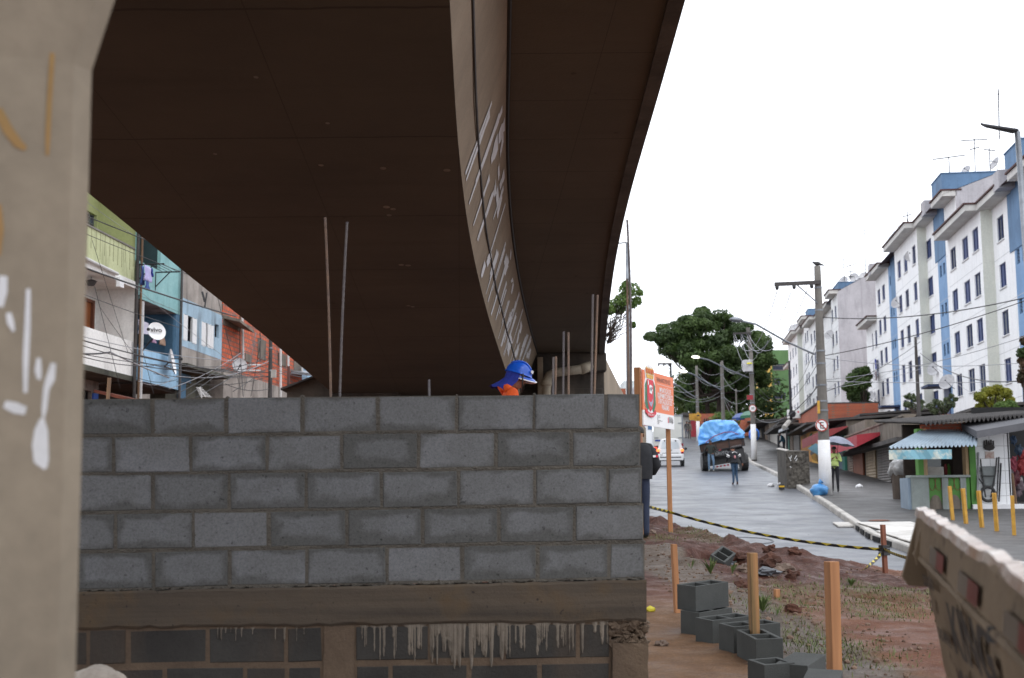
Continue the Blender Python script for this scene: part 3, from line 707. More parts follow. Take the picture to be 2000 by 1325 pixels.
T(m.build('litter', [M['dkmetal'], mk('yellow_label', S(220, 180, 40), S(200, 150, 40), 4, .5, 0)]), 'dark can with a yellow band standing in the gutter', 'litter')

# ================================================================== loose blocks, stakes, rubble
M['lblock'] = mk('loose_block_concrete', S(76, 78, 76), S(60, 62, 61), 3, .95, .5, 150)
def loose_block(name, label, px, py, Y, ang, solid=False, base=None, tilt=None, half=False):
    t = thing(name, label, 'concrete block', (0, 0, 0), 'loose concrete blocks on the lot'); m = MB(); L, Wd, H, w_ = .39, .19, .19, .026
    if solid: m.box((0, 0, H / 2), (L, Wd, H))
    else:
        L = .2 if half else L; O = [(-L / 2, -Wd / 2), (L / 2, -Wd / 2), (L / 2, Wd / 2), (-L / 2, Wd / 2)]
        ch = .02
        cells = [(-L / 2 + w_, -w_ / 2), (w_ / 2, L / 2 - w_)]
        xs = [-L / 2, -L / 2 + w_, -w_ / 2, w_ / 2, L / 2 - w_, L / 2] if not half else [-.1, -.074, .074, .0741, .0742, .1]; L = .2 if half else L; ys = [-Wd / 2, -Wd / 2 + w_, Wd / 2 - w_, Wd / 2]
        for z, fl in ((H, 0), (0, 1)):
            for i in range(5):
                for j in range(3):
                    if j == 1 and i in (1, 3): continue
                    q = [(xs[i], ys[j], z), (xs[i + 1], ys[j], z), (xs[i + 1], ys[j + 1], z), (xs[i], ys[j + 1], z)]; m.poly(q[::-1] if fl else q)
        for k in range(4): a, b = O[k], O[(k + 1) % 4]; m.poly([(*a, 0), (*b, 0), (*b, H), (*a, H)])
        for i in ((1,) if half else (1, 3)):
            Q = [(xs[i], ys[1]), (xs[i + 1], ys[1]), (xs[i + 1], ys[2]), (xs[i], ys[2])]
            for k in range(4): b, a = Q[k], Q[(k + 1) % 4]; m.poly([(*a, 0), (*b, 0), (*b, H), (*a, H)])
    p = W(px, py, Y); zz = (base if base is not None else gz(p.x, p.y) - .012)
    o = m.build('block_shell', M['lblock'], t); 
    bm = bmesh.new(); bm.from_mesh(o.data); bmesh.ops.remove_doubles(bm, verts=bm.verts, dist=1e-5); bm.to_mesh(o.data); bm.free()
    b = o.modifiers.new('bevel', 'BEVEL'); b.width = .004; b.segments = 2; b.limit_method = 'ANGLE'
    t.location = (p.x, p.y, zz); t.rotation_euler = tilt if tilt and tilt[1] else (Matrix.Rotation(R(4.2), 3, 'X') @ Matrix.Rotation(ang, 3, 'Z')).to_euler()
    return t
b0 = W(1372, 1205, 10.5); zb0 = gz(b0.x, b0.y) - .012; SL = R(2.7)
loose_block('concrete_block', 'hollow block at the bottom of the two-block stack by the nearest leaning stake', 1380, 1215, 10.5, R(41), base=zb0, tilt=(SL, 0, R(41)))
loose_block('concrete_block', 'hollow block lying on top of the two-block stack', 1373, 1170, 10.55, R(41), base=zb0 + .195, tilt=(SL, 0, R(41)))
loose_block('concrete_block', 'hollow block set against the front of the two-block stack', 1414, 1222, 10.0, R(32), tilt=(SL, 0, R(32)))
loose_block('concrete_block', 'hollow block half hidden behind the mouldy timber stake', 1464, 1250, 9.55, R(24), tilt=(SL, 0, R(24)))
loose_block('concrete_block', 'hollow block turned end on in front of the mouldy stake', 1483, 1262, 9.15, R(99))
loose_block('concrete_block', 'half hollow block at the bottom edge left of the smooth one', 1506, 1328, 7.95, R(20), half=True)
loose_block('concrete_block', 'smooth topped block lying behind the half hollow one at the bottom edge', 1564, 1303, 8.05, R(62), True)
loose_block('concrete_block', 'smooth block in the bottom right of the row, in front of the tallest stake', 1606, 1350, 7.45, R(72), True)
t = loose_block('concrete_block', 'tilted block half sunk in red soil beside the dug pit', 1402, 1122, 16.2, R(20), tilt=(R(30), R(-14), R(60)))
def stake(px0, py0, px1, py1, Y, wpx, label, mat=None, zb=.4, rz=.3):
    a, b = W(px0, py0, Y), W(px1, py1, Y); wd = wpx / FPX * Y; m = MB(); d = b - a; a = a - d.normalized() * zb
    c, s = math.cos(rz), math.sin(rz); x, y_ = Vector((c, s, 0)) * wd * .8, Vector((-s, c, 0)) * wd * .8
    m.obox(a - x / 2 - y_ / 2, x, y_, b - a); o = m.build('timber_stake', mat or M['wood'], bevel=.004); return T(o, label, 'stake', 'timber stakes around the lot')
M['woodm'] = wood_mat('mouldy_timber', S(186, 134, 86), S(110, 88, 54))
stake(1323, 1208, 1316, 1063, 11.6, 13, 'bare timber stake standing at the left of the block stack', rz=.25)
stake(1475, 1290, 1469, 1080, 9.3, 20, 'timber stake with dark green mould, in the middle of the loose blocks', M['woodm'])
stake(1631, 1345, 1624, 1097, 8.6, 27, 'thickest clean timber stake, right of the loose blocks', rz=.35)
stake(1518, 1203, 1517, 1151, 12.8, 12, 'short timber peg low in the red soil between two taller stakes')
stake(1730, 1131, 1724, 1025, 20, 10, 'slim timber stake at the lot edge with barrier tape knotted round it', mat=wood_mat('reddish_timber', S(150, 92, 66), S(112, 66, 48)))
M['rub'] = mk('rubble_stone', S(128, 112, 100), S(84, 66, 56), 5, .9, .5, 30); M['rubdk'] = mk('rubble_soil', S(92, 58, 44), S(62, 40, 32), 5, .95, .6, 30); M['slate'] = mk('slate_piece', S(110, 114, 120), S(92, 94, 98), 4, .7, .2)
for k, (x, y, r, mt, nm, lb, cat) in enumerate(((1430, 1105, .10, 'slate', 'broken_slab', 'pale slab fragment lying beside the tilted sunken block', 'rubble'), (1437, 1092, .14, 'rubdk', 'earth_clod', 'upright brown clod above the slab fragment by the pit', 'clod'), (1497, 1124, .15, 'slate', 'broken_slab', 'bluish flat slab fragment right of the mouldy stake', 'rubble'),
    (1505, 1108, .16, 'rubdk', 'earth_clod', 'big dark hollowed clod behind the bluish slab fragment', 'clod'), (1530, 1120, .13, 'rub', 'rubble_stone', 'tan rubble stone right of the big dark clod', 'rubble'), (1548, 1127, .09, 'rubdk', 'earth_clod', 'brown clod beside the tan rubble stone', 'clod'), (1504, 1077, .11, 'rubdk', 'earth_clod', 'dark red clod standing on the bank against the wet road, left one', 'clod'),
    (1551, 1081, .10, 'rubdk', 'earth_clod', 'dark red clod standing on the bank against the wet road, right one', 'clod'), (1456, 1118, .10, 'rub', 'rubble_stone', 'flat brown stone left of the mouldy stake', 'rubble'), (1549, 1197, .075, 'rubdk', 'earth_clod', 'long dark clod lying at the foot of the short peg', 'clod'), (1293, 1263, .05, 'rub', 'rubble_stone', 'small pale broken stone alone on the sandy soil near the wall', 'rubble'), (1451, 1148, .08, 'rubdk', 'earth_clod', 'dark clod on the grey path behind the leading blocks', 'clod'), (1276, 1042, .06, 'rub', 'rubble_stone', 'pale stone at the feet of the man in the dark jacket', 'rubble'))):
    p = ghit(x, y); m = MB(); m.lump((p.x, p.y, p.z + r * .25), (r * .85, r * .7, r * (.3 if mt == 'slate' else .6)), k * 1.7, .8, 3); T(m.build(nm, M[mt]), lb, cat)
m = MB(); p = ghit(1270, 1196); m.lump(p + Vector((0, 0, .02)), (.045, .03, .03), 3, .8); T(m.build('litter', mk('yellow_wrapper', S(214, 204, 50), S(180, 160, 40), 9, .5, 0)), 'crumpled yellow wrapper lying on gravel beside the wall end', 'litter')
# gravel and grass
m = MB(); g = random.Random(21)
for k in range(1300):
    if k < 700: x, y = g.uniform(1.5, 3.0), g.uniform(8.0, 17)
    elif k < 1500: x, y = g.uniform(1.6, 6.5), g.uniform(12, 22)
    else:
        q = g.choice(PATH); x, y = q.x + g.gauss(0, .45), q.y + g.gauss(0, .9)
    r = abs(g.gauss(0, .010)) + .004; z = gz(x, y)
    if y > interp(LOTE, x) + .3: continue
    m.lump((x, y, z + r * .3), (r, r * g.uniform(.6, 1), r * .7), k * .37, .6)
m.build('gravel', mk('gravel_stones', S(128, 106, 90), S(92, 70, 57), 3, .9, .2), kind='stuff')
m = MB(); M['grass'] = mk('grass_blades', (.085, .125, .030), (.15, .15, .05), 2.5, .7, 0)
for q in GRASS * 2:
    for k in range(105):
        x, y = q.x + g.gauss(0, .22), q.y + g.gauss(0, .36); z = gz(x, y)
        if y > interp(LOTE, x) + .2: continue
        h = g.uniform(.012, .045); a = g.uniform(0, 6.28); dx, dy = math.cos(a), math.sin(a); w_ = g.uniform(.004, .008); l = g.uniform(.01, .05)
        m.poly([(x - dy * w_, y + dx * w_, z - .01), (x + dy * w_, y - dx * w_, z - .01), (x + dx * l, y + dy * l, z + h)])
m.build('grass', M['grass'], kind='stuff')
def weed(px, py, h, n, label, nm='weed'):
    p = ghit(px, py); m = MB()
    for k in range(n):
        a = g.uniform(0, 6.28); t = g.uniform(.2, .8) * h; tip = p + Vector((math.cos(a) * t, math.sin(a) * t, h * g.uniform(.5, 1))); s = Vector((-math.sin(a), math.cos(a), 0)) * h * .045
        mid = lerp(p, tip, .55) + Vector((0, 0, h * .1)); m.poly([p, mid - s, tip, mid + s])
    T(m.build(nm, mk('weed_leaf', (.10, .15, .035), (.07, .11, .03), 6, .6, 0)), label, 'plant')
weed(1388, 1122, .2, 18, 'thin green weed growing in front of the tilted sunken block'); weed(1350, 1112, .14, 9, 'small yellowish weed on the grey path right of the first stake'); weed(1490, 1196, .17, 40, 'leafy weed growing right of the mouldy stake by the blocks'); weed(1430, 1122, .16, 10, 'low weed between the sunken block and the rubble'); weed(1517, 1204, .1, 8, 'tiny weed at the foot of the short peg'); weed(1663, 1146, .11, 60, 'grass tuft standing right of the thickest stake')
# ================================================================== notice board
ML = W(1257, 830, 21.2); MR = W(1317, 840, 22.8); ub = Vector((MR.x - ML.x, MR.y - ML.y, 0)); wl = ub.length; ub.normalize(); nb = Vector((ub.y, -ub.x, 0)); 
if nb.y > 0: nb = -nb
zt, zbm = W(1257, 722, 21.2).z, ML.z; zt = (zt + W(1317, 738, 22.8).z) / 2; zbm = (ML.z + MR.z) / 2; hb = zt - zbm
def bp(u, v, o=0): return Vector((ML.x, ML.y, zbm)) + ub * (u * wl) + Vector((0, 0, v * hb)) + nb * o
nbd = thing('notice_board', 'orange and white public works notice board with a crest on timber posts', 'sign', (ML.x, ML.y, 0))
M['porange'] = mk('board_orange', S(232, 130, 88), S(222, 120, 78), 1.5, .5, 0); M['pwhite'] = mk('board_white', (.82, .82, .82), (.76, .76, .76), 2, .5, 0); M['pred'] = mk('crest_red', S(214, 44, 62), S(196, 36, 54), 3, .5, 0); M['pgreen'] = mk('crest_green', S(40, 120, 84), S(30, 96, 70), 9, .5, 0); M['pgold'] = mk('crest_gold', S(224, 178, 72), S(196, 140, 56), 9, .5, 0); M['pblack'] = mk('board_black', (.03, .02, .025), (.04, .03, .03), 3, .5, 0)
m = MB(); m.prism([bp(0, .27), bp(1, .27), bp(1, 1), bp(0, 1)], -nb * .02); m.cm = 1; m.prism([bp(0, 0), bp(1, 0), bp(1, .27), bp(0, .27)], -nb * .02); m.build('panel', [M['porange'], M['pwhite']], nbd)
zg = gz(MR.x, MR.y)
m = MB(); m.obox(bp(-.03, 0, -.13) - Vector((0, 0, zbm - gz(ML.x, ML.y) + .3)), ub * .085, nb * .10, Vector((0, 0, zt - gz(ML.x, ML.y) + .33))); m.build('post', M['wood'], nbd, bevel=.004)
pr = W(1310, 1032, 22.6); m = MB(); m.obox(Vector((pr.x - .035, pr.y + .03, gz(pr.x, pr.y) - .3)), Vector((.075, 0, 0)), Vector((0, .075, 0)), Vector((0, 0, zt - gz(pr.x, pr.y) + .25))); m.build('post', M['wood'], nbd, bevel=.004)
def shp(pts, o, mat, nm, par, d=.003): m = MB(); m.prism([bp(u, v, o) for u, v in pts], nb * d); return m.build(nm, mat, par)
cx = .205
crest = shp([(cx - .175, .30), (cx + .19, .30), (cx + .19, .66), (cx + .12, .80), (cx - .11, .80), (cx - .175, .66)][:0] or [(cx - .17, .42), (cx - .10, .22), (cx + .10, .22), (cx + .18, .42), (cx + .18, .72), (cx + .14, .86), (cx + .15, 1.02), (cx + .10, 1.09), (cx, 1.12), (cx - .10, 1.09), (cx - .15, 1.02), (cx - .13, .86), (cx - .17, .72)], .001, M['pwhite'], 'crest', nbd, .006)
shp([(cx - .16, .40), (cx - .10, .24), (cx - .06, .30), (cx - .10, .55), (cx - .09, .84), (cx - .15, .74)], .009, M['pgreen'], 'laurel_branch', crest); shp([(cx + .17, .40), (cx + .10, .24), (cx + .06, .30), (cx + .10, .55), (cx + .10, .84), (cx + .16, .74)], .009, M['pgreen'], 'laurel_branch', crest)
shp([(cx - .095, .84), (cx - .095, .45), (cx - .05, .31), (cx, .26), (cx + .05, .31), (cx + .10, .45), (cx + .10, .84)], .012, M['pred'], 'shield', crest)
shp([(cx - .10, .86), (cx + .10, .86), (cx + .115, .93), (cx - .115, .93)], .012, M['pgold'], 'crown_band', crest)
for k in range(5):
    u0 = cx - .125 + k * .052; shp([(u0, .94), (u0 + .036, .94), (u0 + .040, 1.045), (u0 + .028, 1.045), (u0 + .018, 1.07), (u0 + .006, 1.045), (u0 - .004, 1.045)], .012, M['pgold'], 'crown_tower', crest)
    shp([(u0 + .008, .955), (u0 + .026, .955), (u0 + .026, 1.03), (u0 + .008, 1.03)], .016, M['pred'], 'tower_gate', crest)
shp([(cx - .03, .60), (cx + .045, .58), (cx + .05, .63), (cx + .07, .66), (cx + .045, .69), (cx + .06, .73), (cx, .75), (cx - .04, .72), (cx - .02, .66)], .016, M['pwhite'], 'pennant', crest)
shp([(cx + .005, .63), (cx + .022, .63), (cx + .022, .71), (cx + .005, .71)], .020, M['pblack'], 'cross', crest); shp([(cx - .012, .665), (cx + .04, .665), (cx + .04, .68), (cx - .012, .68)], .0205, M['pblack'], 'cross', crest)
shp([(cx - .085, .58), (cx - .06, .46), (cx - .02, .43), (cx + .03, .44), (cx + .07, .50), (cx + .09, .58), (cx + .06, .42), (cx + .02, .34), (cx - .03, .38), (cx - .06, .42)], .016, mk('crest_silver', S(170, 170, 190), S(140, 140, 160), 4, .4, 0), 'armoured_arm', crest)
shp([(cx - .075, .82), (cx - .055, .82), (cx - .045, .76), (cx - .055, .73), (cx - .072, .74)], .016, M['pwhite'], 'halberd', crest)
shp([(cx - .17, .24), (cx - .08, .17), (cx, .155), (cx + .09, .17), (cx + .17, .24), (cx + .15, .31), (cx + .07, .245), (cx, .235), (cx - .07, .245), (cx - .14, .31)], .016, M['pred'], 'motto_ribbon', crest)
text('NON DVCOR DVCO', .05, 'motto', M['pwhite'], crest, bp(cx - .10, .182, .017), ub, (0, 0, 1), .005, sx=.75)
text('TRABALHANDO POR VOCÊ', .105, 'board_heading', M['pblack'], nbd, bp(.43, .845), ub, (0, 0, 1), .004, sx=.62)
shp([(.45, .80), (.97, .80), (.97, .805), (.45, .805)], .001, M['pwhite'], 'heading_rule', nbd)
for k, s in enumerate(('IMPLANTAÇÃO DE', 'EQUIPAMENTO PÚBLICO', 'E REVITALIZAÇÃO DO', 'PAISAGISMO')): text(s, .115, 'board_text', M['pwhite'], nbd, bp(.71, .66 - k * .105), ub, (0, 0, 1), .004, 'CENTER', .68, .002)
for k, s in enumerate(('Data de início', 'Prazo da obra', 'Valor', 'Contratada: construtora', 'Realização', 'Telefone')): text(s, .036, 'board_text', M['pblack'], nbd, bp(.43, .205 - k * .03), ub, (0, 0, 1), .004, sx=.8)
text('PREFEITURA DE', .055, 'board_text', M['pblack'], nbd, bp(.82, .185), ub, (0, 0, 1), .004, sx=.62); text('SÃO PAULO', .085, 'board_text', M['pblack'], nbd, bp(.82, .12), ub, (0, 0, 1), .004, sx=.55, bold=.002)
shp([(.785, .11), (.805, .11), (.805, .215), (.785, .215)], .001, M['pred'], 'city_mark', nbd)
# barrier tape
n = NT('barrier_tape'); uv = n.n('ShaderNodeUVMap', uv_map='UVMap').outputs[0]; x = n.sep(uv)
tri = n.math('ABSOLUTE', n.math('SUBTRACT', n.math('FRACT', x[0]), .5)); yel = n.math('GREATER_THAN', x[1], n.math('MULTIPLY_ADD', tri, 2.4, .12))
n.color(n.mix(yel, (.014, .014, .015), S(200, 182, 58))); n.rough(.45); M['tape'] = n.m
def tape(pts, sag, label, wd=.075, per=.16, tw=0.0):
    m = MB(); P = []; L = 0
    for k, (a, b) in enumerate(zip(pts, pts[1:])):
        for i in range(24):
            t = i / 24; P.append(lerp(a, b, t) - Vector((0, 0, sag[k] * 4 * t * (1 - t))))
    P.append(pts[-1]); acc = 0
    for k, (a, b) in enumerate(zip(P, P[1:])):
        l = (b - a).length; s = Vector((b.y - a.y, a.x - b.x, 0)).normalized()
        def up(i): an = .25 + tw * math.sin(i * .31); return Vector((0, 0, 1)) * math.cos(an) * wd / 2 + s * math.sin(an) * wd / 2
        m.poly([a - up(k), b - up(k + 1), b + up(k + 1), a + up(k)], [(acc / per, 0), ((acc + l) / per, 0), ((acc + l) / per, 1), (acc / per, 1)]); acc += l
    return T(m.build('barrier_tape', M['tape']), label, 'barrier tape')
sk_ = W(1727, 1074, 19.95)
tape([W(1262, 989, 21.1), W(1309, 1001, 22.4), sk_, W(1800, 1096, 16)], [.0, .10, .02], 'long black and yellow barrier tape stretched from the notice board to the slim stake', .046, .26)
tape([W(1722, 1082, 19.9), W(1662, 1128, 17.5), W(1560, 1140, 15.5)], [.03, .0], 'loose end of barrier tape hanging from the slim stake down to the soil', .045, .3, .9)
m = MB(); 
for k in range(3): m.box(W(1727, 1068 + k * 7, 20), (.12, .12, .045), .3 + .1 * k)
m.mi = [k % 2 for k in range(len(m.f))]; T(m.build('tape_knot', [M['tape'], M['tape']]), 'twist of yellow and black tape knotted on the slim stake', 'barrier tape')
# ================================================================== rubbish skip in the right foreground
YF, YN = 4.5, 1.9
sA = W(1797, 997, YF); sB0 = W(2000, 1131, 2.55); ud = Vector((sB0.x - sA.x, sB0.y - sA.y, 0)).normalized(); zt = (sA.z + sB0.z) / 2
sA = Vector((sA.x, sA.y, sA.z)); slope = (sB0.z - sA.z) / (Vector((sB0.x - sA.x, sB0.y - sA.y)).length)
nd = Vector((ud.y, -ud.x, 0)); 
if nd.x > 0: nd = -nd
Ls = 2.6
def sp(l, o, z): return sA + ud * l + nd * o + Vector((0, 0, z + slope * l))
n = NT('skip_steel_paint')
col = n.mix(n.ramp(n.noise(2.4, 6, .65), [(.35, 0), (.7, 1)]), S(134, 117, 95), S(108, 93, 75))
st = n.ramp(n.noise(1.0, 6, .7, n.mapv((6, 6, 1.0))), [(.52, 0), (.74, 1)]); col = n.mix(n.math('MULTIPLY', st, .30), col, S(84, 64, 48))
rs = n.ramp(n.noise(5.5, 7, .72), [(.60, 0), (.67, 1)]); col = n.mix(rs, col, S(56, 36, 28))
n.color(col); n.rough(.75); n.bump(n.noise(9, 7, .7), .4, .02); M['skip'] = n.m
M['skiprim'] = mk('skip_wet_rim_sheen', S(226, 216, 204), S(166, 128, 98), 5, .18, .3, 25)  # near-white puts the wet rim's sky highlight into the colour
skp = thing('rubbish_skip', 'dented cream steel rubbish skip with rusty wet rim in the right foreground', 'skip', (sA.x, sA.y, gz(sA.x, sA.y)))
prof = [(0, 0), (.010, -.02), (.022, -.125), (.018, -.14), (-.010, -.15), (-.015, -.25), (-.10, -.82), (-.16, -1.02)]
m = MB(); rows = []
for k in range(27):
    l = Ls * k / 26; b = .010 * noise.noise(Vector((l * 2.2, 1, 0)))
    rows.append([sp(l, o + b + .004 * noise.noise(Vector((l * 5, z * 6, 2))), z) for o, z in prof])
m.grid(rows)
WD = 1.6
m.grid([[sp(0, -.04, -.05), sp(Ls, -.04, -.05)], [sp(0, -.06, -.25), sp(Ls, -.06, -.25)], [sp(0, -.2, -1.0), sp(Ls, -.2, -1.0)], [sp(.02, -WD + .3, -1.0), sp(Ls, -WD + .3, -1.0)], [sp(0, -WD, 0), sp(Ls, -WD, 0)]])
m.prism([sp(0, -.03, -.25), sp(0, -.05, -.50), sp(0, -.165, -1.02), sp(0, -WD + .3, -1.02), sp(0, -WD + .05, -.45)], ud * .02)
m.build('body', M['skip'], skp)
m = MB(); m.prism([sp(-.03, .0, .008), sp(-.03, .068, -.22), sp(-.03, .05, -.25), sp(-.03, -.02, -.255), sp(-.03, -.06, -.15), sp(-.03, -.05, .0)], ud * .03); m.build('end_plate', M['skip'], skp, bevel=.004)
m = MB(); m.prism([sp(.16, .010, -.02), sp(.16, .042, -.13), sp(.16, .035, -.165), sp(.16, -.03, -.17), sp(.16, -.03, -.02)], ud * .03); m.build('rib', M['skip'], skp, bevel=.003)
m = MB(); m.tube([sp(l_, .020, -.142) for l_ in (.0, .6, 1.3, Ls)], .012, 6); m.build('ledge', M['skip'], skp)
m = MB(); rows = []
for k in range(110):
    l = -.03 + (Ls + .03) * k / 109; dn = .005 * noise.noise(Vector((l * 7, 5, 0))) + .010 * noise.noise(Vector((l * 2.1, 8, 0))); dz = .008 * noise.noise(Vector((l * 8, 2, 0)))
    rows.append([sp(l, .016 + dn, -.018 + dz), sp(l, .010 + dn, .006 + dz), sp(l, -.022 + dn, .010 + dz), sp(l, -.028 + dn, -.018 + dz)])
m.grid(rows); m.build('rim', M['skiprim'], skp)
m = MB(); m.box(sp(1.72, .012, -.145), (.035, .03, .032), .3); m.build('lug_hole', M['black'], skp)  # black block put in for the shade inside a small square hole
def skq(l0, l1, a0, a1, e=.010):
    f = lambda l, a: sp(l, lerp(.010, .022, a) + e, lerp(-.02, -.125, a)); return [f(l0, a0), f(l1, a0), f(l1, a1), f(l0, a1)]
Mrr, Mrw = mk('reflector_red', S(124, 50, 40), S(96, 42, 34), 5, .4, 0), mk('reflector_white', S(120, 110, 98), S(100, 90, 78), 5, .4, 0)
for l in (.54, 1.2, 1.9):
    m = MB(); m.poly(skq(l, l + .17, .45, .92)); m.build('reflector', Mrw, skp); m = MB(); m.poly(skq(l + .17, l + .34, .45, .92)); m.build('reflector', Mrr, skp)
M['skipink'] = mk('skip_lettering', S(44, 42, 41), S(70, 63, 57), 7, .8, .1)
def lz(o0, z0, o1, z1, t): return lerp(o0, o1, t), lerp(z0, z1, t)
d1 = (sp(0, -.10, -.82) - sp(0, -.015, -.25)).normalized()
def lower(l, z): return sp(l, lerp(-.015, -.10, (-.25 - z) / .57) if z < -.25 else -.012, z)
text('KING', .19, 'lettering', M['skipink'], skp, lower(.74, -.335), ud, -d1, .020, sx=1.75, bold=.006)
text('2085-4412', .17, 'lettering', M['skipink'], skp, lower(.74, -.50), ud, -d1, .020, sx=1.3, bold=.004)
for k, s in enumerate(('LOCAÇÃO', 'DE', 'CAÇAMBAS')): text(s, .05, 'lettering', M['skipink'], skp, lower(.10 + .09 * k, -.23 - k * .07), ud, -d1, .020, sx=1.3, bold=.002)

# ================================================================== people
PC = {}
def pcol(c, r=.85):
    k = tuple(round(x, 3) for x in c)
    if k not in PC: PC[k] = mk('cloth_%d' % len(PC), c, tuple(x * .8 for x in c), 9, r, .15, 60)
    return PC[k]
def person(label, loc, rz, shirt, legs, shoe=(.03, .03, .03), skin=None, H=1.72, pose=None, hair=True, sleeves=True, group=None, lean=0.0, bulk=1.0, hairc=None, extra=None):
    J = dict(pel=(0, 0, .95), spi=(0, 0, 1.12), che=(0, .0, 1.33), nec=(0, .0, 1.475), hd0=(0, .015, 1.56), hd1=(0, .02, 1.66),
             nose=(0, .115, 1.60), chin=(0, .075, 1.535),
             shL=(-.175, 0, 1.41), elL=(-.235, -.01, 1.13), wrL=(-.245, .07, .90), haL=(-.245, .10, .84), shR=(.175, 0, 1.41), elR=(.235, -.01, 1.13), wrR=(.245, .07, .90), haR=(.245, .10, .84),
             hiL=(-.09, 0, .90), knL=(-.10, .02, .50), anL=(-.10, -.01, .09), toL=(-.11, .14, .035), hiR=(.09, 0, .90), knR=(.10, .02, .50), anR=(.10, -.01, .09), toR=(.11, .14, .035))
    if pose: J.update(pose)
    b = bulk
    RAD = dict(pel=.125 * b, spi=.115 * b, che=.135 * b, nec=.052, hd0=.082, hd1=.088, nose=.014, chin=.035, shL=.072, elL=.05, wrL=.034, haL=.03, shR=.072, elR=.05, wrR=.034, haR=.03, hiL=.095, knL=.066, anL=.046, toL=.038, hiR=.095, knR=.066, anR=.046, toR=.038)
    E = [('pel', 'spi'), ('spi', 'che'), ('che', 'nec'), ('nec', 'hd0'), ('hd0', 'hd1'), ('hd0', 'nose'), ('hd0', 'chin'), ('che', 'shL'), ('shL', 'elL'), ('elL', 'wrL'), ('wrL', 'haL'), ('che', 'shR'), ('shR', 'elR'), ('elR', 'wrR'), ('wrR', 'haR'), ('pel', 'hiL'), ('hiL', 'knL'), ('knL', 'anL'), ('anL', 'toL'), ('pel', 'hiR'), ('hiR', 'knR'), ('knR', 'anR'), ('anR', 'toR')]
    J = {k: Vector(v) for k, v in J.items()}
    for s, sg in (('L', -1), ('R', 1)):
        d = (J['ha' + s] - J['wr' + s]).normalized(); side = Vector((0, 1, 0)) - d * d.y
        side = side.normalized() if side.length > .2 else Vector((0, 0, 1))
        for i, (q, ln) in enumerate(((-.024, .072), (-.008, .085), (.008, .08), (.022, .062))):
            J['f%s%d' % (s, i)] = J['ha' + s] + d * ln + side * q * 1.3 + Vector((-sg * .012, 0, 0)); RAD['f%s%d' % (s, i)] = .009; E.append(('ha' + s, 'f%s%d' % (s, i)))
        J['t' + s] = lerp(J['wr' + s], J['ha' + s], .6) + side * .055 + d * .03; RAD['t' + s] = .010; E.append(('ha' + s, 't' + s))
    names = list(J); sc = H / 1.75
    me = bpy.data.meshes.new('person'); me.from_pydata([tuple(J[k] * sc) for k in names], [(names.index(a), names.index(c)) for a, c in E], [])
    o = bpy.data.objects.new('person', me); COL.objects.link(o); md = o.modifiers.new('skin', 'SKIN'); md.use_smooth_shade = True
    for i, k in enumerate(names):
        sv = me.skin_vertices[0].data[i]; r = RAD[k] * sc; sv.radius = (r, r); sv.use_root = (k == 'pel')
    for k in ('che', 'spi', 'pel'):
        r = RAD[k] * sc; me.skin_vertices[0].data[names.index(k)].radius = (r * 1.25, r * .85)
    o.modifiers.new('sub', 'SUBSURF').levels = 2
    dg = bpy.context.evaluated_depsgraph_get(); em = bpy.data.meshes.new_from_object(o.evaluated_get(dg)); bpy.data.objects.remove(o)
    ms = [pcol(skin or S(136, 90, 70), .6), pcol(shirt), pcol(legs), pcol(shoe)]
    em.materials.clear()
    for q in ms: em.materials.append(q)
    seg = [(J[a] * sc, J[c] * sc, a, c) for a, c in E]
    def region(a, c):
        for s in ('L', 'R'):
            if c == 'to' + s: return 3
            if c in ('kn' + s, 'an' + s) or c == 'hi' + s: return 2
            if c.startswith('f' + s) or c in ('ha' + s, 't' + s): return 0
            if c in ('el' + s, 'sh' + s): return 1
            if c == 'wr' + s: return 1 if sleeves else 0
        if c in ('hd0', 'hd1', 'nose', 'chin'): return 0
        return 1
    for p in em.polygons:
        c = p.center; bd = 9; br = 1
        for a, b2, na, nb_ in seg:
            d = b2 - a; t = max(0, min(1, (c - a).dot(d) / d.dot(d))); q = (c - a - d * t).length / (RAD[na] * (1 - t) + RAD[nb_] * t)
            if q < bd: bd = q; br = region(na, nb_)
        if br == 1 and c.z < J['pel'].z * sc - .02 and abs(c.x) < .25 and (c - J['haL'] * sc).length > .2 and (c - J['haR'] * sc).length > .2 and (c - J['wrL'] * sc).length > .2 and (c - J['wrR'] * sc).length > .2: br = 2
        p.material_index = br; p.use_smooth = True
    root = bpy.data.objects.new('person', em); COL.objects.link(root)
    root.location = loc; root.rotation_euler = (0, 0, rz); T(root, label, 'person', group)
    if lean: root.rotation_euler = (lean, 0, rz)
    root['_'] = 0; del root['_']
    def child(mb, name, mat, smooth=True):
        mm = mb; me2 = bpy.data.meshes.new(name); me2.from_pydata([tuple(v * sc) for v in mm.v], [], mm.f)
        for q in (mat if isinstance(mat, list) else [mat]): me2.materials.append(q)
        if any(mm.mi): me2.polygons.foreach_set('material_index', mm.mi)
        me2.polygons.foreach_set('use_smooth', [smooth] * len(me2.polygons)); c = bpy.data.objects.new(name, me2); COL.objects.link(c); c.parent = root; return c
    h = (J['hd0'] + J['hd1']) / 2
    if hair:
        mb = MB(); mb.sphere(h + Vector((0, -.015, .035)), (.098, .108, .098), 12, 6, -.15, 1); child(mb, 'hair', hairc or M['hair'])
    for sx in (-1, 1):
        mb = MB(); mb.sphere(h + Vector((sx * .09, .0, -.015)), (.014, .022, .034), 8, 5); child(mb, 'ear', ms[0])
        mb = MB(); mb.sphere(h + Vector((sx * .032, .085, .005)), (.012, .008, .008), 6, 4); child(mb, 'eye', M['hair'])
    if extra: extra(child, J, ms)
    return root
F_AWAY = 0.0; F_CAM = math.pi
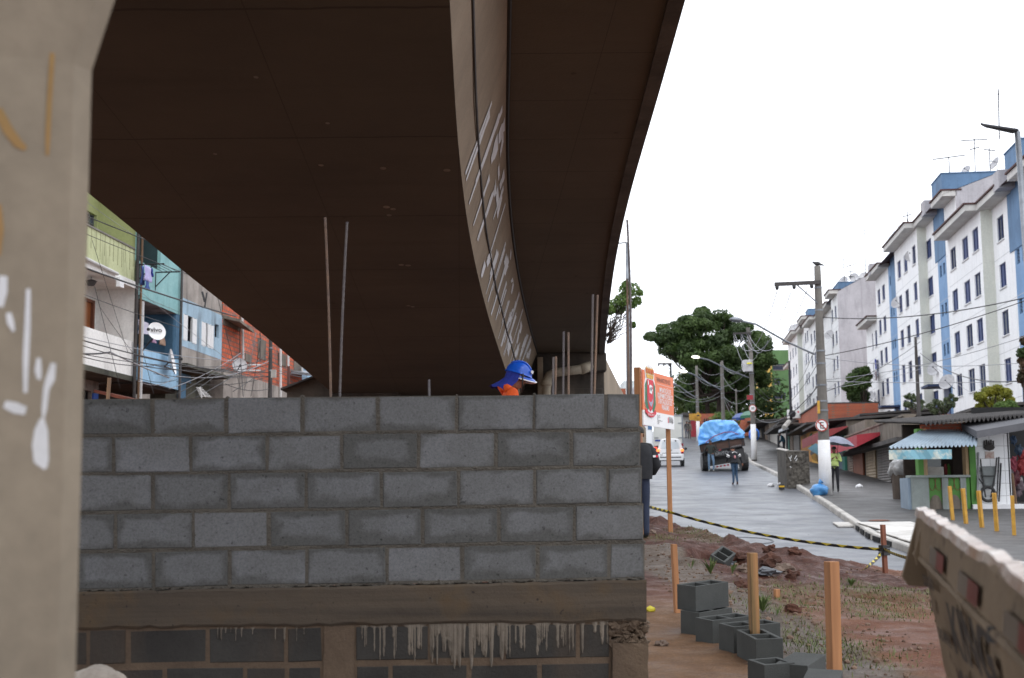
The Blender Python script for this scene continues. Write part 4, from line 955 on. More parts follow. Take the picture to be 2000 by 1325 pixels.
# man in dark jacket leaning behind the right end of the wall (seen from his left side/back)
pm = W(1250.5, 1052, 20.5); pm.z = gz(pm.x, pm.y) - .02
def jk(child, J, ms):
    mb = MB(); rows = []
    for z, rx, ry in ((1.46, .13, .10), (1.42, .195, .14), (1.30, .225, .165), (1.15, .225, .165), (1.02, .215, .16), (.92, .205, .15)):
        rows.append([Vector((rx * math.cos(t / 20 * 2 * math.pi), ry * math.sin(t / 20 * 2 * math.pi) - .01, z)) for t in range(21)])
    mb.grid(rows); child(mb, 'jacket', M['blackcloth'])
    mb = MB(); mb.tube([(.13, 0, 1.42), (.22, 0, 1.28), (.27, .0, 1.12), (.24, .08, 1.05), (.12, .16, 1.03)], [.085, .09, .085, .08, .06], 10); child(mb, 'jacket_sleeve', M['blackcloth'])
    mb = MB(); mb.obox((.335, -.06, 1.23), (.006, 0, 0), (0, .05, 0), (0, 0, .03)); mb.cm = 1; mb.obox((.335, -.01, 1.23), (.006, 0, 0), (0, .04, 0), (0, 0, .03)); 
    mb2 = MB(); mb2.obox((.20, -.105, 1.25), (.045, .0, 0), (0, .012, 0), (0, 0, .032)); mb2.cm = 1; mb2.obox((.246, -.105, 1.25), (.04, 0.01, 0), (0, .012, 0), (0, 0, .032)); child(mb2, 'sleeve_patch', [M['pwhite'], M['pred']], False)
person('man in a black jacket and dark jeans at the right end of the block wall', pm, R(8), (.016, .017, .02), (.022, .032, .065), H=1.74, bulk=1.1, pose=dict(elR=(.25, .0, 1.13), wrR=(.13, .14, 1.03), haR=(.08, .17, 1.02)), extra=jk)
# worker with blue helmet
wp = W(1018, 772, 13.6); top = W(1018, 711, 13.6)
M['helmet'] = mk('helmet_blue', S(26, 92, 206), S(20, 78, 184), 3, .28, 0); M['flap'] = mk('neck_flap_blue', S(34, 52, 150), S(24, 38, 120), 9, .9, .2)
def hel(child, J, ms):
    h = (J['hd0'] + J['hd1']) / 2; ax = (J['hd1'] - J['hd0']).normalized(); q = Vector((0, 0, 1)).rotation_difference(ax).to_matrix()
    mb = MB(); mb.sphere(h + ax * .03, (.112, .140, .122), 20, 8, 0, 1, q)
    rows = []
    for rr, zz in ((1.0, 0), (1.07, -.012), (1.08, -.02)):
        rows.append([h + ax * .03 + q @ Vector((.112 * rr * math.cos(t / 20 * 2 * math.pi), .140 * rr * math.sin(t / 20 * 2 * math.pi), zz)) for t in range(21)])
    mb.grid(rows); hm = child(mb, 'hard_hat', M['helmet'])
    mb = MB()
    for sx in (-.05, 0, .05): mb.tube([h + ax * .03 + q @ Vector((sx, .137 * math.cos(a) * (1 - abs(sx) * 2), .124 * math.sin(a) * (1 - abs(sx)))) for a in [.5 + i * .22 for i in range(10)]], .009, 6)
    child(mb, 'hard_hat_ridge', M['helmet'])
    mb = MB(); rows = []
    for r0, dz in ((1.0, 0), (1.3, -.012), (1.48, -.03)): rows.append([h + ax * .022 + q @ Vector((.106 * math.cos(a), .138 * r0 * math.sin(a), dz - .03 * abs(math.cos(a)))) for a in [math.pi * i / 12 for i in range(13)]])
    mb.grid(rows); child(mb, 'hard_hat_brim', M['helmet'])
    mb = MB(); mb.tube(rows[-1], .008, 6); child(mb, 'brim_trim', M['pwhite'])
    mb = MB(); rows = []
    for k, (rr, zz, bk) in enumerate(((1.0, -.0, 0), (1.03, -.08, 0), (1.14, -.15, -.04), (1.36, -.215, -.085))): rows.append([h + ax * .02 + q @ Vector((.106 * rr * math.cos(a), .13 * rr * math.sin(a) + bk, zz + .01 * math.sin(a * 9))) for a in [math.pi * (1.0 + i / 16 * 1.02) - .03 for i in range(17)]])
    mb.grid(rows); child(mb, 'neck_flap', M['flap'])
    for sx in (-1, 1):
        mb = MB(); mb.tube([h + q @ Vector((sx * .118, .03, .02)), h + q @ Vector((sx * .105, .05, -.06)), h + q @ Vector((sx * .04, .085, -.15))], .009, 5); child(mb, 'chin_strap', M['black'])
    mb = MB(); mb.obox(h + q @ Vector((.04, .128, .055)), q @ Vector((.05, -.02, 0)), q @ Vector((0, .012, 0)), q @ Vector((0, 0, .03))); child(mb, 'hard_hat_sticker', M['pwhite'], False)
    mb = MB(); mb.tube([(-.16, -.03, 1.45), (0, -.09, 1.50), (.16, -.03, 1.45)], .045, 8); child(mb, 'shirt_collar', ms[1])
Hh = 1.72
person('construction worker in a blue hard hat, neck flap and orange shirt bent behind the wall', (top.x - .12, 13.6, top.z - 1.70), R(-82), S(232, 92, 30), (.05, .05, .06), H=Hh, skin=S(150, 98, 76), hair=False,
    pose=dict(hd0=(0, .075, 1.56), hd1=(0, .105, 1.655), nose=(0, .19, 1.585), chin=(0, .15, 1.51), nec=(0, .03, 1.475)), extra=hel)
# man with varsity jacket behind the lorry
def vars_(child, J, ms):
    for s in ('L', 'R'):
        a, b = J['sh' + s], J['el' + s]
        mb = MB(); mb.tube([lerp(a, b, .35), lerp(a, b, .75)], [.082, .078], 10); child(mb, 'sleeve_band', M['pwhite'])
        mb = MB(); mb.tube([lerp(a, b, .50), lerp(a, b, .58)], [.086, .085], 10); child(mb, 'sleeve_stripe', M['blackcloth'])
    mb = MB(); 
    pts = [(.11 * math.cos(a), -.135 - .0, 1.36 + .06 * math.sin(a)) for a in [math.pi * i / 8 for i in range(9)]]
    mb.tube(pts, .014, 5); child(mb, 'back_lettering', M['pwhite'])
    mb = MB(); mb.sphere((0.0, -.145, 1.2), (.055, .012, .07), 8, 5); child(mb, 'back_emblem', mk('pink_emblem', S(196, 150, 150), S(160, 90, 100), 9, .7, 0))
    mb = MB(); mb.tube([(0, 0, .93), (0, 0, 1.02)], [.185, .18], 14); child(mb, 'jacket_hem', M['blackcloth'])
p = ghit(1437, 947, lambda x, y: zr(y), 20)
person('man in a black varsity jacket with white sleeve bands stooping behind the lorry', p, R(8), (.016, .016, .022), (.035, .075, .14), S(120, 90, 80), H=1.70, extra=vars_, lean=R(-7),
    pose=dict(elR=(.30, .02, 1.18), wrR=(.38, .08, .96), haR=(.40, .10, .90), elL=(-.28, .1, 1.16), wrL=(-.26, .26, 1.06), haL=(-.24, .31, 1.04), hd0=(0, .10, 1.54), hd1=(0, .15, 1.63), nose=(0, .22, 1.55), chin=(0, .17, 1.49), nec=(0, .05, 1.475), knR=(.09, .12, .52), anR=(.08, -.02, .12), knL=(-.06, .02, .5)))
p = ghit(1389, 922, lambda x, y: zr(y), 20)
person('man in a dark green shirt and blue jeans leaning on the lorry tailboard', p, R(168), (.022, .028, .024), (.11, .18, .27), S(120, 120, 112), H=1.72, skin=S(110, 72, 56),
    pose=dict(elL=(-.30, -.02, 1.18), wrL=(-.17, .08, 1.0), haL=(-.12, .10, .98), knL=(-.16, .12, .55), anL=(-.14, .04, .09), toL=(-.17, .18, .035), elR=(.30, -.05, 1.2), wrR=(.34, -.18, 1.02), haR=(.34, -.24, 1.0)))
p = ghit(1632, 962, swz, 30)
def belt(child, J, ms):
    mb = MB(); mb.sphere((-.0, .06, 1.10), (.165, .14, .16), 12, 8); child(mb, 'shirt_belly', ms[1])
    mb = MB(); mb.tube([(0, 0.01, .95), (0, .01, .985)], [.166, .166], 14); child(mb, 'belt', M['black'])
lime = person('man in a lime green shirt under a grey umbrella beside the big pole', p, R(160), S(206, 226, 140), (.012, .012, .018), (.01, .01, .01), H=1.66, bulk=1.08, skin=S(120, 78, 62), extra=belt,
    pose=dict(elR=(.25, .02, 1.16), wrR=(.08, .22, 1.24), haR=(.03, .24, 1.28), elL=(-.25, .02, 1.16), wrL=(-.14, .22, 1.26), haL=(-.11, .24, 1.31)))
umb = thing('umbrella', 'grey open umbrella held over the man in the lime shirt', 'umbrella', (p.x, p.y, p.z)); m = MB(); ax = (p.x + .10, p.y - .05); n_ = 10; zt_ = p.z + 2.0
rows = []
for t, zz in ((0.02, 0), (.25, -.02), (.5, -.075), (.75, -.16), (1.0, -.29)):
    rows.append([Vector((ax[0] + .08 * (1 - t) + .62 * t * math.cos(2 * math.pi * k / 16), ax[1] + .62 * t * math.sin(2 * math.pi * k / 16), zt_ + zz + (.03 * t if k % 2 else 0) + .10 * t * -math.cos(2 * math.pi * k / 16))) for k in range(17)])
m.grid(rows); m.build('canopy', mk('umbrella_grey', S(132, 136, 152), S(112, 116, 132), 3, .5, .1), umb)
m = MB(); m.tube([Vector((ax[0] + .08, ax[1], zt_ + .05)), Vector((p.x + .03, p.y - .24, p.z + 1.18))], .009, 6); m.build('shaft', M['dkmetal'], umb)
p = ghit(1532, 893, swz, 30)
person('man in a dark teal jacket bending over behind the rough concrete stub wall', (p.x, p.y, p.z + .1), R(70), S(34, 74, 92), (.02, .02, .03), H=1.7, bulk=1.25, skin=S(100, 66, 52),
    pose=dict(che=(0, .10, 1.32), nec=(0, .22, 1.43), hd0=(0, .27, 1.47), hd1=(0, .31, 1.55), nose=(0, .37, 1.46), chin=(0, .33, 1.40), shL=(-.18, .12, 1.38), shR=(.18, .12, 1.38), elL=(-.25, .15, 1.1), elR=(.25, .15, 1.1), wrL=(-.2, .3, .95), haL=(-.2, .34, .9), wrR=(.2, .3, .95), haR=(.2, .34, .9)))
for x, y, sh, lg, lb, rz in ((1342, 857, (.03, .03, .035), (.03, .04, .08), 'distant person in black standing beside the red gate, left of a pair', 2.8), (1346.5, 858, S(110, 104, 94), S(90, 86, 80), 'distant person in a grey brown coat standing closest to the red gate', 3.4), (1371, 862, S(70, 74, 120), (.03, .03, .05), 'distant person in blue walking right of the whitewashed pole by the red gate', 2.5)):
    p = W(x, y, 128); person(lb, p, rz, sh, lg, H=1.7)

# ================================================================== vehicles
M['vanpaint'] = mk('white_car_paint', (.78, .79, .80), (.74, .75, .76), .8, .25, 0); M['carglass'] = mk('car_glass', S(214, 218, 220), S(190, 196, 200), 2, .12, 0)
M['taill'] = mk('tail_light_red', S(150, 20, 40), S(120, 16, 34), 4, .25, 0); M['taila'] = mk('tail_light_amber', S(255, 120, 50), S(250, 100, 40), 4, .3, 0, emit=(1, .28, .06, 1.2)); M['plastic'] = mk('black_plastic', (.02, .02, .022), (.03, .03, .03), 5, .5, .05); M['plate'] = mk('number_plate_grey', S(150, 152, 156), S(130, 132, 136), 9, .5, 0)
vp = ghit(1310, 912, lambda x, y: zr(y), 20); VY = vp.y
van = thing('pickup_van', 'white canopied pickup van driving uphill with brake lights glowing', 'van', vp)
def V(x, y, z): return Vector((vp.x + x + y * .115, vp.y + y * .997, vp.z + z + y * .055))
hw = .83
def section(pts, y0, y1, name, mat, par, m=None): 
    mm = MB(); mm.prism([V(x, y0, z) for x, z in pts], V(0, y1, 0) - V(0, y0, 0)); return mm.build(name, mat, par, bevel=.02)
def mirror(h): return h + [(-x, z) for x, z in reversed(h)]
body = section(mirror([(hw * .93, .40), (hw, .55), (hw, .80), (hw * .985, 1.0)]), 0, 4.1, 'body', M['vanpaint'], van)
section(mirror([(hw * .985, 1.0), (hw * .93, 1.12), (hw * .74, 1.58), (hw * .62, 1.68), (hw * .3, 1.72)]), .08, 2.9, 'canopy', M['vanpaint'], van)
m = MB(); m.prism([V(x, .06, z) for x, z in mirror([(hw * .70, 1.10), (hw * .60, 1.48), (hw * .5, 1.55)])], Vector((0, .03, 0))); m.build('rear_window', M['carglass'], van)
m = MB(); m.obox(V(-.62, -.02, .80), (1.24, 0, 0), (0, .05, 0), (0, 0, .25)); m.obox(V(-.63, -.015, .985), (1.26, 0, 0), (0, .05, 0), (0, 0, .022)); m.build('tailgate', M['vanpaint'], van, bevel=.01)
m = MB(); m.obox(V(-.10, -.04, 1.0), (.2, 0, 0), (0, .04, 0), (0, 0, .05)); m.obox(V(-.5, -.035, .83), (1.0, 0, 0), (0, .02, 0), (0, 0, .025)); m.build('tailgate_handle', M['plastic'], van)
m = MB(); m.prism([V(x, -.14, z) for x, z in mirror([(hw * .96, .40), (hw * 1.0, .62), (hw * .97, .76)])], Vector((0, .2, 0))); m.build('bumper', M['vanpaint'], van, bevel=.03)
m = MB(); m.obox(V(-.66, -.155, .56), (1.32, 0, 0), (0, .02, 0), (0, 0, .055)); m.obox(V(-.7, -.12, .36), (1.4, 0, 0), (0, .1, 0), (0, 0, .06)); m.build('bumper_strip', M['plastic'], van)
m = MB(); m.obox(V(-.2, -.03, .62), (.40, 0, 0), (0, .02, 0), (0, 0, .13)); m.build('number_plate', M['plate'], van)
for s in (-1, 1):
    m = MB(); m.obox(V(s * .74 - .085, -.03, .80), (.17, 0, 0), (0, .2, 0), (0, 0, .13)); l = m.build('tail_light', M['taill'], van, bevel=.015)
    m = MB(); m.obox(V(s * .74 - .085, -.03, .935), (.17, 0, 0), (0, .2, 0), (0, 0, .15)); m.build('brake_light', M['taila'], van, bevel=.015)
    m = MB(); m.obox(V(s * .34 - .03, .0, 1.56), (.06, 0, 0), (0, .06, 0), (0, 0, .09)); m.build('canopy_hinge', M['plastic'], van)
    m = MB(); m.tube([V(s * (hw - .19), .62, .30), V(s * (hw - .0), .62, .30)], .30, 18); wh = m.build('wheel', M['black'], van)
    m = MB(); m.tube([V(s * (hw - .19), 3.2, .30), V(s * (hw - .0), 3.2, .30)], .30, 18); m.build('wheel', M['black'], van)
    m = MB(); m.sphere(V(s * .99, 2.6, 1.07), (.10, .06, .085), 8, 6); m.tube([V(s * .82, 2.6, 1.03), V(s * .95, 2.6, 1.05)], .02, 6); m.build('mirror', M['plastic'], van)
text('07', .17, 'fleet_number', M['pblack'], van, V(-.64, -.145, .655), (1, 0, 0), (0, 0, 1), .004)
# loaded lorry
lp = ghit(1417, 921, lambda x, y: zr(y), 20); LYv = lp.y; kx = LYv / FPX
lor = thing('lorry', 'old dark lorry with a wooden bed leaning under its load, seen from behind', 'lorry', lp)
RL = Matrix.Rotation(R(-8.5), 3, 'Y')
def Lp(x, y, z): 
    v = RL @ Vector((x, 0, z - .5)) + Vector((0, 0, .5)); return Vector((lp.x + v.x + y * .155, lp.y + y, lp.z + v.z + y * .055))
def lbox(m, x, y, z, dx, dy, dz): m.obox(Lp(x, y, z), Lp(x + dx, y, z) - Lp(x, y, z), Lp(x, y + dy, z) - Lp(x, y, z), Lp(x, y, z + dz) - Lp(x, y, z))
hwL = 43 * kx
m = MB(); lbox(m, -hwL * .98, 0, 1.22, hwL * 1.96, .06, .42); m.build('tailboard', M['wood_y'], lor, bevel=.01)
m = MB()
for zz in (1.20, 1.62): lbox(m, -hwL * 1.03, -.05, zz, hwL * 2.06, .12, .05)
for xx in (-.9, -.3, .3, .9): lbox(m, xx * hwL, -.03, 1.2, .05, .05, .45)
lbox(m, -hwL, .06, 1.2, hwL * 2, 4.6, .08)
for s in (-1, 1): lbox(m, s * hwL - .03, .06, 1.25, .06, 4.6, .42)
m.build('bed_frame', M['dkmetal'], lor)
m = MB(); lbox(m, -hwL * .9, 4.75, .7, hwL * 1.8, 1.7, 2.05); m.build('cab', mk('lorry_cab_dark', S(52, 50, 52), S(40, 38, 40), 3, .5, .05), lor, bevel=.1)
m = MB(); 
for zz in (.0, .16, .32): lbox(m, -hwL * .78, 4.55, 2.45 + zz * 0, hwL * 1.56, .08, .12); break
lbox(m, -hwL * .95, 4.5, 1.6, hwL * 1.9, .08, .95); m.build('headboard', M['wood_y'], lor)
m = MB(); lbox(m, -.45, .3, .75, .9, 5.6, .22); lbox(m, -.75, .15, .95, 1.5, .15, .22); m.build('chassis', M['dkmetal'], lor); m = MB(); lbox(m, -hwL * .9, .55, .40, hwL * 1.8, .1, .82); m.build('dark_infill', M['plastic'], lor)  # last box: dark sheet added for the dark mass under the bed
m = MB(); lbox(m, -hwL * .45, -.02, .86, hwL * .62, .03, .30); pb = m.build('name_board', M['black'], lor)
def ltext(s, sz, x, z, nm='lettering', sx=1.0): return text(s, sz, nm, M['plate'], lor, Lp(x, -.04, z), Lp(1, 0, 0) - Lp(0, 0, 0), Lp(0, 0, 1) - Lp(0, 0, 0), .012, sx=sx)
ltext('BRITO', .22, -hwL * .40, .93, sx=1.2); ltext('VIAJANTE', .10, hwL * .42, 1.24, sx=1.2); ltext('deus', .11, -hwL * .35, 1.12)
m = MB(); nst = 9
for k in range(nst):
    m.cm = k % 2; x0 = -hwL * .60 + k * (hwL * .75 / nst); lbox(m, x0, -.02, .28, hwL * .75 / nst, .05, .09)
m.build('bumper_bar', [M['taill'], M['plate']], lor)
for s, rr in ((-1, .48), (1, .46)):
    for yy in (.9, 5.3):
        m = MB(); m.tube([Vector((lp.x + s * hwL * .90 - .22 + yy * .155, lp.y + yy, lp.z + rr + yy * .055)), Vector((lp.x + s * hwL * .90 + .14 + yy * .155, lp.y + yy, lp.z + rr + yy * .055))], rr, 18); m.build('wheel', M['black'], lor)
m = MB(); lbox(m, hwL * .38, .1, .25, hwL * .55, .5, .85); m.build('mudguard', M['plastic'], lor, bevel=.03); m = MB(); lbox(m, -hwL * .9, .3, .62, hwL * .35, .5, .4); m.build('mudguard', M['plastic'], lor, bevel=.03)
for s in (-.62, -.2, .35):
    m = MB(); lbox(m, s * hwL, -.06, 1.16, .14, .03, .06); m.build('tail_light', M['taill'], lor)
# load under tarpaulin
n = NT('blue_tarpaulin'); col = n.mix(n.ramp(n.noise(1.2, 5), [(.35, 0), (.7, 1)]), S(84, 156, 232), S(128, 190, 240)); n.color(col); n.rough(.30); n.bump(n.noise(2.2, 4, .5, n.mapv((1, 1, .5))), .8, .15); n.b.inputs['Specular IOR Level'].default_value = .6; M['tarp'] = n.m
ld = MB(); rows = []
top_prof = [(-1.05, .0), (-1.06, .35), (-.98, .75), (-.80, 1.02), (-.5, 1.12), (-.1, 1.16), (.3, 1.18), (.62, 1.16), (.75, 1.0), (.88, .70), (1.08, .38), (1.06, .0)]
def tp(x, z, y, k):
    q = Lp(x * hwL, y, 1.72) ; s = 1 + .04 * noise.noise(Vector((x * 3, z * 3, y))); zz = z * 1.0
    return q + Vector((0, 0, (zz - .19 * x * z - .1) * s)) + Vector((.05 * noise.noise(Vector((x * 4, z * 4, y * 2 + 5))), .20 * noise.noise(Vector((x * 4.5, z * 5, y * 2))) + .08 * abs(noise.noise(Vector((x * 9 + z * 6, z * 7, y)))), .07 * noise.noise(Vector((x * 5, z * 3, y * 2 + 9)))))
def dens(pr, k=5):
    o = []
    for a, b in zip(pr, pr[1:]):
        for i in range(k): o.append((lerp(a[0], b[0], i / k), lerp(a[1], b[1], i / k)))
    return o + [pr[-1]]
tpd = dens(top_prof)
cen = lambda f: [(x * f, z * f + .1 * (1 - f)) for x, z in tpd]
for f in (.02, .15, .3, .45, .6, .72, .84, .93): rows.append([tp(x, z, -.14 + .05 * (1 - f), 0) for x, z in cen(f)])
for y in (-.05, .4, .9, 1.5, 2.2, 3.0, 3.8, 4.4): rows.append([tp(x, z * (1 - .1 * (y > 4)), y, 0) for x, z in tpd])
ld.grid(rows); tr = ld.build('tarpaulin_load', M['tarp'], smooth=True); T(tr, 'bulging load under a bright blue tarpaulin heaped on the lorry', 'tarpaulin')
m = MB(); m.tube([Lp(-.72 * hwL, -.32, 1.70), Lp(-.3 * hwL, -.36, 1.98), Lp(.2 * hwL, -.36, 2.10), Lp(.55 * hwL, -.36, 2.06), Lp(.8 * hwL, -.33, 1.85)], .022, 5); T(m.build('rope', mk('red_rope', S(150, 60, 80), S(120, 50, 70), 5, .8, 0)), 'thin reddish rope slung across the blue tarpaulin', 'rope')
# box lorry ahead
bp_ = W(1304, 884, 104); bp_.z = zr(104); bl = thing('box_lorry', 'white box lorry stopped ahead of the pickup van', 'lorry', bp_); M['boxw'] = mk('box_panel_white', S(214, 214, 208), S(196, 196, 190), .8, .5, .02)
xl, xr_ = W(1276, 840, 104).x, W(1334, 840, 104).x; ztb, zbb = W(1304, 811, 104).z, W(1304, 871, 104).z
m = MB(); m.obox((xl, 104, zbb), (xr_ - xl, 0, 0), (.75, 6, 0), (0, 0, ztb - zbb)); m.build('cargo_box', M['boxw'], bl, bevel=.03)
m = MB(); xm = lerp(xl, xr_, .52); m.obox((xm - .015, 103.97, zbb), (.03, 0, 0), (0, .03, 0), (0, 0, ztb - zbb))
for u in (.1, .9):
    for v in (.25, .72): m.obox((lerp(xl, xr_, u) - .15, 103.95, lerp(zbb, ztb, v)), (.3, 0, 0), (0, .05, 0), (0, 0, .06))
m.obox((xl, 103.97, ztb - .1), (xr_ - xl, 0, 0), (0, .03, 0), (0, 0, .08)); m.obox((xr_ - .1, 103.96, zbb), (.1, 0, 0), (0, .03, 0), (0, 0, ztb - zbb)); m.build('door_hardware', M['metal'], bl)
m = MB(); m.obox((xl, 103.9, zbb - .45), (xr_ - xl, 0, 0), (0, .3, 0), (0, 0, .3)); m.obox((xl + .2, 104.3, zbb - .7), (.35, 0, 0), (0, .9, 0), (0, 0, .8)); m.obox((xr_ - .55, 104.3, zbb - .7), (.35, 0, 0), (0, .9, 0), (0, 0, .8)); m.build('underframe', M['plastic'], bl)
m = MB(); m.obox((xr_ - .3, 103.88, zbb - .05), (.28, 0, 0), (0, .05, 0), (0, 0, .22)); m.build('tail_light', M['taill'], bl); m = MB(); m.obox((xl + .02, 103.88, zbb - .3), (.22, 0, 0), (0, .05, 0), (0, 0, .2)); m.build('tail_light', mk('lit_red_lamp', S(255, 50, 30), S(240, 40, 20), 4, .4, 0, emit=(1, .08, .03, 1.5)), bl)
m = MB(); m.obox((xl + .12, 103.96, zbb + .35), (.42, 0, 0), (0, .02, 0), (0, 0, .12)); m.build('blue_label', mk('blue_label', S(50, 70, 150), S(40, 60, 140), 5, .5, 0), bl)
bx_ = W(1266, 850, 96); bs = thing('bus', 'white coach with a red slanting stripe mostly hidden behind the notice board', 'bus', (bx_.x, 96, zr(96))); m = MB(); a_ = W(1258, 850, 96).x; b_ = W(1275, 850, 96).x; m.obox((a_ - 1.8, 96, zr(96) + .4), (b_ - a_ + 1.8, 0, 0), (-1, 8, 0), (0, 0, 3.0)); m.build('body', M['vanpaint'], bs, bevel=.1)
m = MB(); m.obox((b_ - .35, 95.97, zr(96) + 2.0), (.3, 0, 0), (0, .03, 0), (0, 0, .9)); m.build('window', mk('bus_glass', S(80, 120, 160), S(60, 90, 130), 2, .2, 0), bs); m = MB(); m.prism([Vector((a_, 95.96, zr(96) + 2.3)), Vector((a_ + .3, 95.96, zr(96) + 2.3)), Vector((b_ - .05, 95.96, zr(96) + 2.9)), Vector((b_ - .3, 95.96, zr(96) + 2.9))], (0, .03, 0)); m.build('stripe', M['pred'], bs)
# ================================================================== apartment blocks on the right
FA, FB = 18.6, .1146
NL = math.hypot(1, FB)
def fp(Y, o, z, A=FA): return Vector((A + FB * Y - o / NL, Y + o * FB / NL, z))
def pY(px, o=0, A=FA, py=620): return (A - o) / (K(px, py) - FB)
def cells(m, Y0, Y1, z0, z1, o, holes, A=FA):
    ys = sorted(set([Y0, Y1] + [y for h in holes for y in h[:2]])); zs = sorted(set([z0, z1] + [z for h in holes for z in h[2:4]]))
    for a, b in zip(ys, ys[1:]):
        for c, d in zip(zs, zs[1:]):
            if any(h[0] <= (a + b) / 2 <= h[1] and h[2] <= (c + d) / 2 <= h[3] for h in holes): continue
            m.poly([fp(b, o, c, A), fp(a, o, c, A), fp(a, o, d, A), fp(b, o, d, A)])
    for h in holes:
        a, b, c, d = h[:4]; r = o - .16
        for q in ([fp(a, o, c, A), fp(b, o, c, A), fp(b, r, c, A), fp(a, r, c, A)], [fp(a, o, d, A), fp(b, o, d, A), fp(b, r, d, A), fp(a, r, d, A)], [fp(a, o, c, A), fp(a, o, d, A), fp(a, r, d, A), fp(a, r, c, A)], [fp(b, o, c, A), fp(b, o, d, A), fp(b, r, d, A), fp(b, r, c, A)]): m.poly(q)
wg = random.Random(31)
def apt_window(b, Y0, Y1, z0, z1, o, A=FA, vent=False):
    r = o - .13
    if vent:
        m = MB(); m.poly([fp(Y1, r, z0, A), fp(Y0, r, z0, A), fp(Y0, r, z1, A), fp(Y1, r, z1, A)])
        for k in range(4):
            za = lerp(z0, z1, k / 4); m.obox(fp(Y1, r + .02, za, A), fp(Y0, r, za, A) - fp(Y1, r, za, A), Vector((-.05, 0, .0)), Vector((0, 0, .035)))
        m.build('vent_window', M['dkglass'], b); return
    kind = wg.choice((0, 0, 0, 1, 2, 3, 4)); m = MB(); fr = .05
    ys = [(Y0, Y0 + fr), (Y1 - fr, Y1), ((Y0 + Y1) / 2 - .02, (Y0 + Y1) / 2 + .02)]
    for a, c in ys: m.obox(fp(a, r, z0, A), fp(c, r, z0, A) - fp(a, r, z0, A), Vector((-.06, 0, 0)), Vector((0, 0, z1 - z0)))
    for z in (z0, z1 - fr): m.obox(fp(Y0, r + .01, z, A), fp(Y1, r, z, A) - fp(Y0, r, z, A), Vector((-.05, 0, 0)), Vector((0, 0, fr)))
    wn = m.build('window', M['fr_blue'], b)
    m = MB(); m.poly([fp(Y1, r + .01, z0, A), fp(Y0, r + .01, z0, A), fp(Y0, r + .01, z1, A), fp(Y1, r + .01, z1, A)]); m.build('shutter' if kind < 2 else 'pane', (M['dblue'], M['dblue'], M['dkglass'], M['greyglass'], M['fr_blue'])[kind], wn)
    m = MB(); m.obox(fp(Y0 - .06, o - .1, z0 - .07, A), fp(Y1 + .06, o, z0, A) - fp(Y0 - .06, o, z0, A), Vector((-.17, 0, 0)), Vector((0, 0, .066))); m.build('sill', M['sill'], wn)
M['fr_blue'] = mk('window_frame_blue', S(66, 80, 124), S(52, 62, 100), 3, .5, 0)
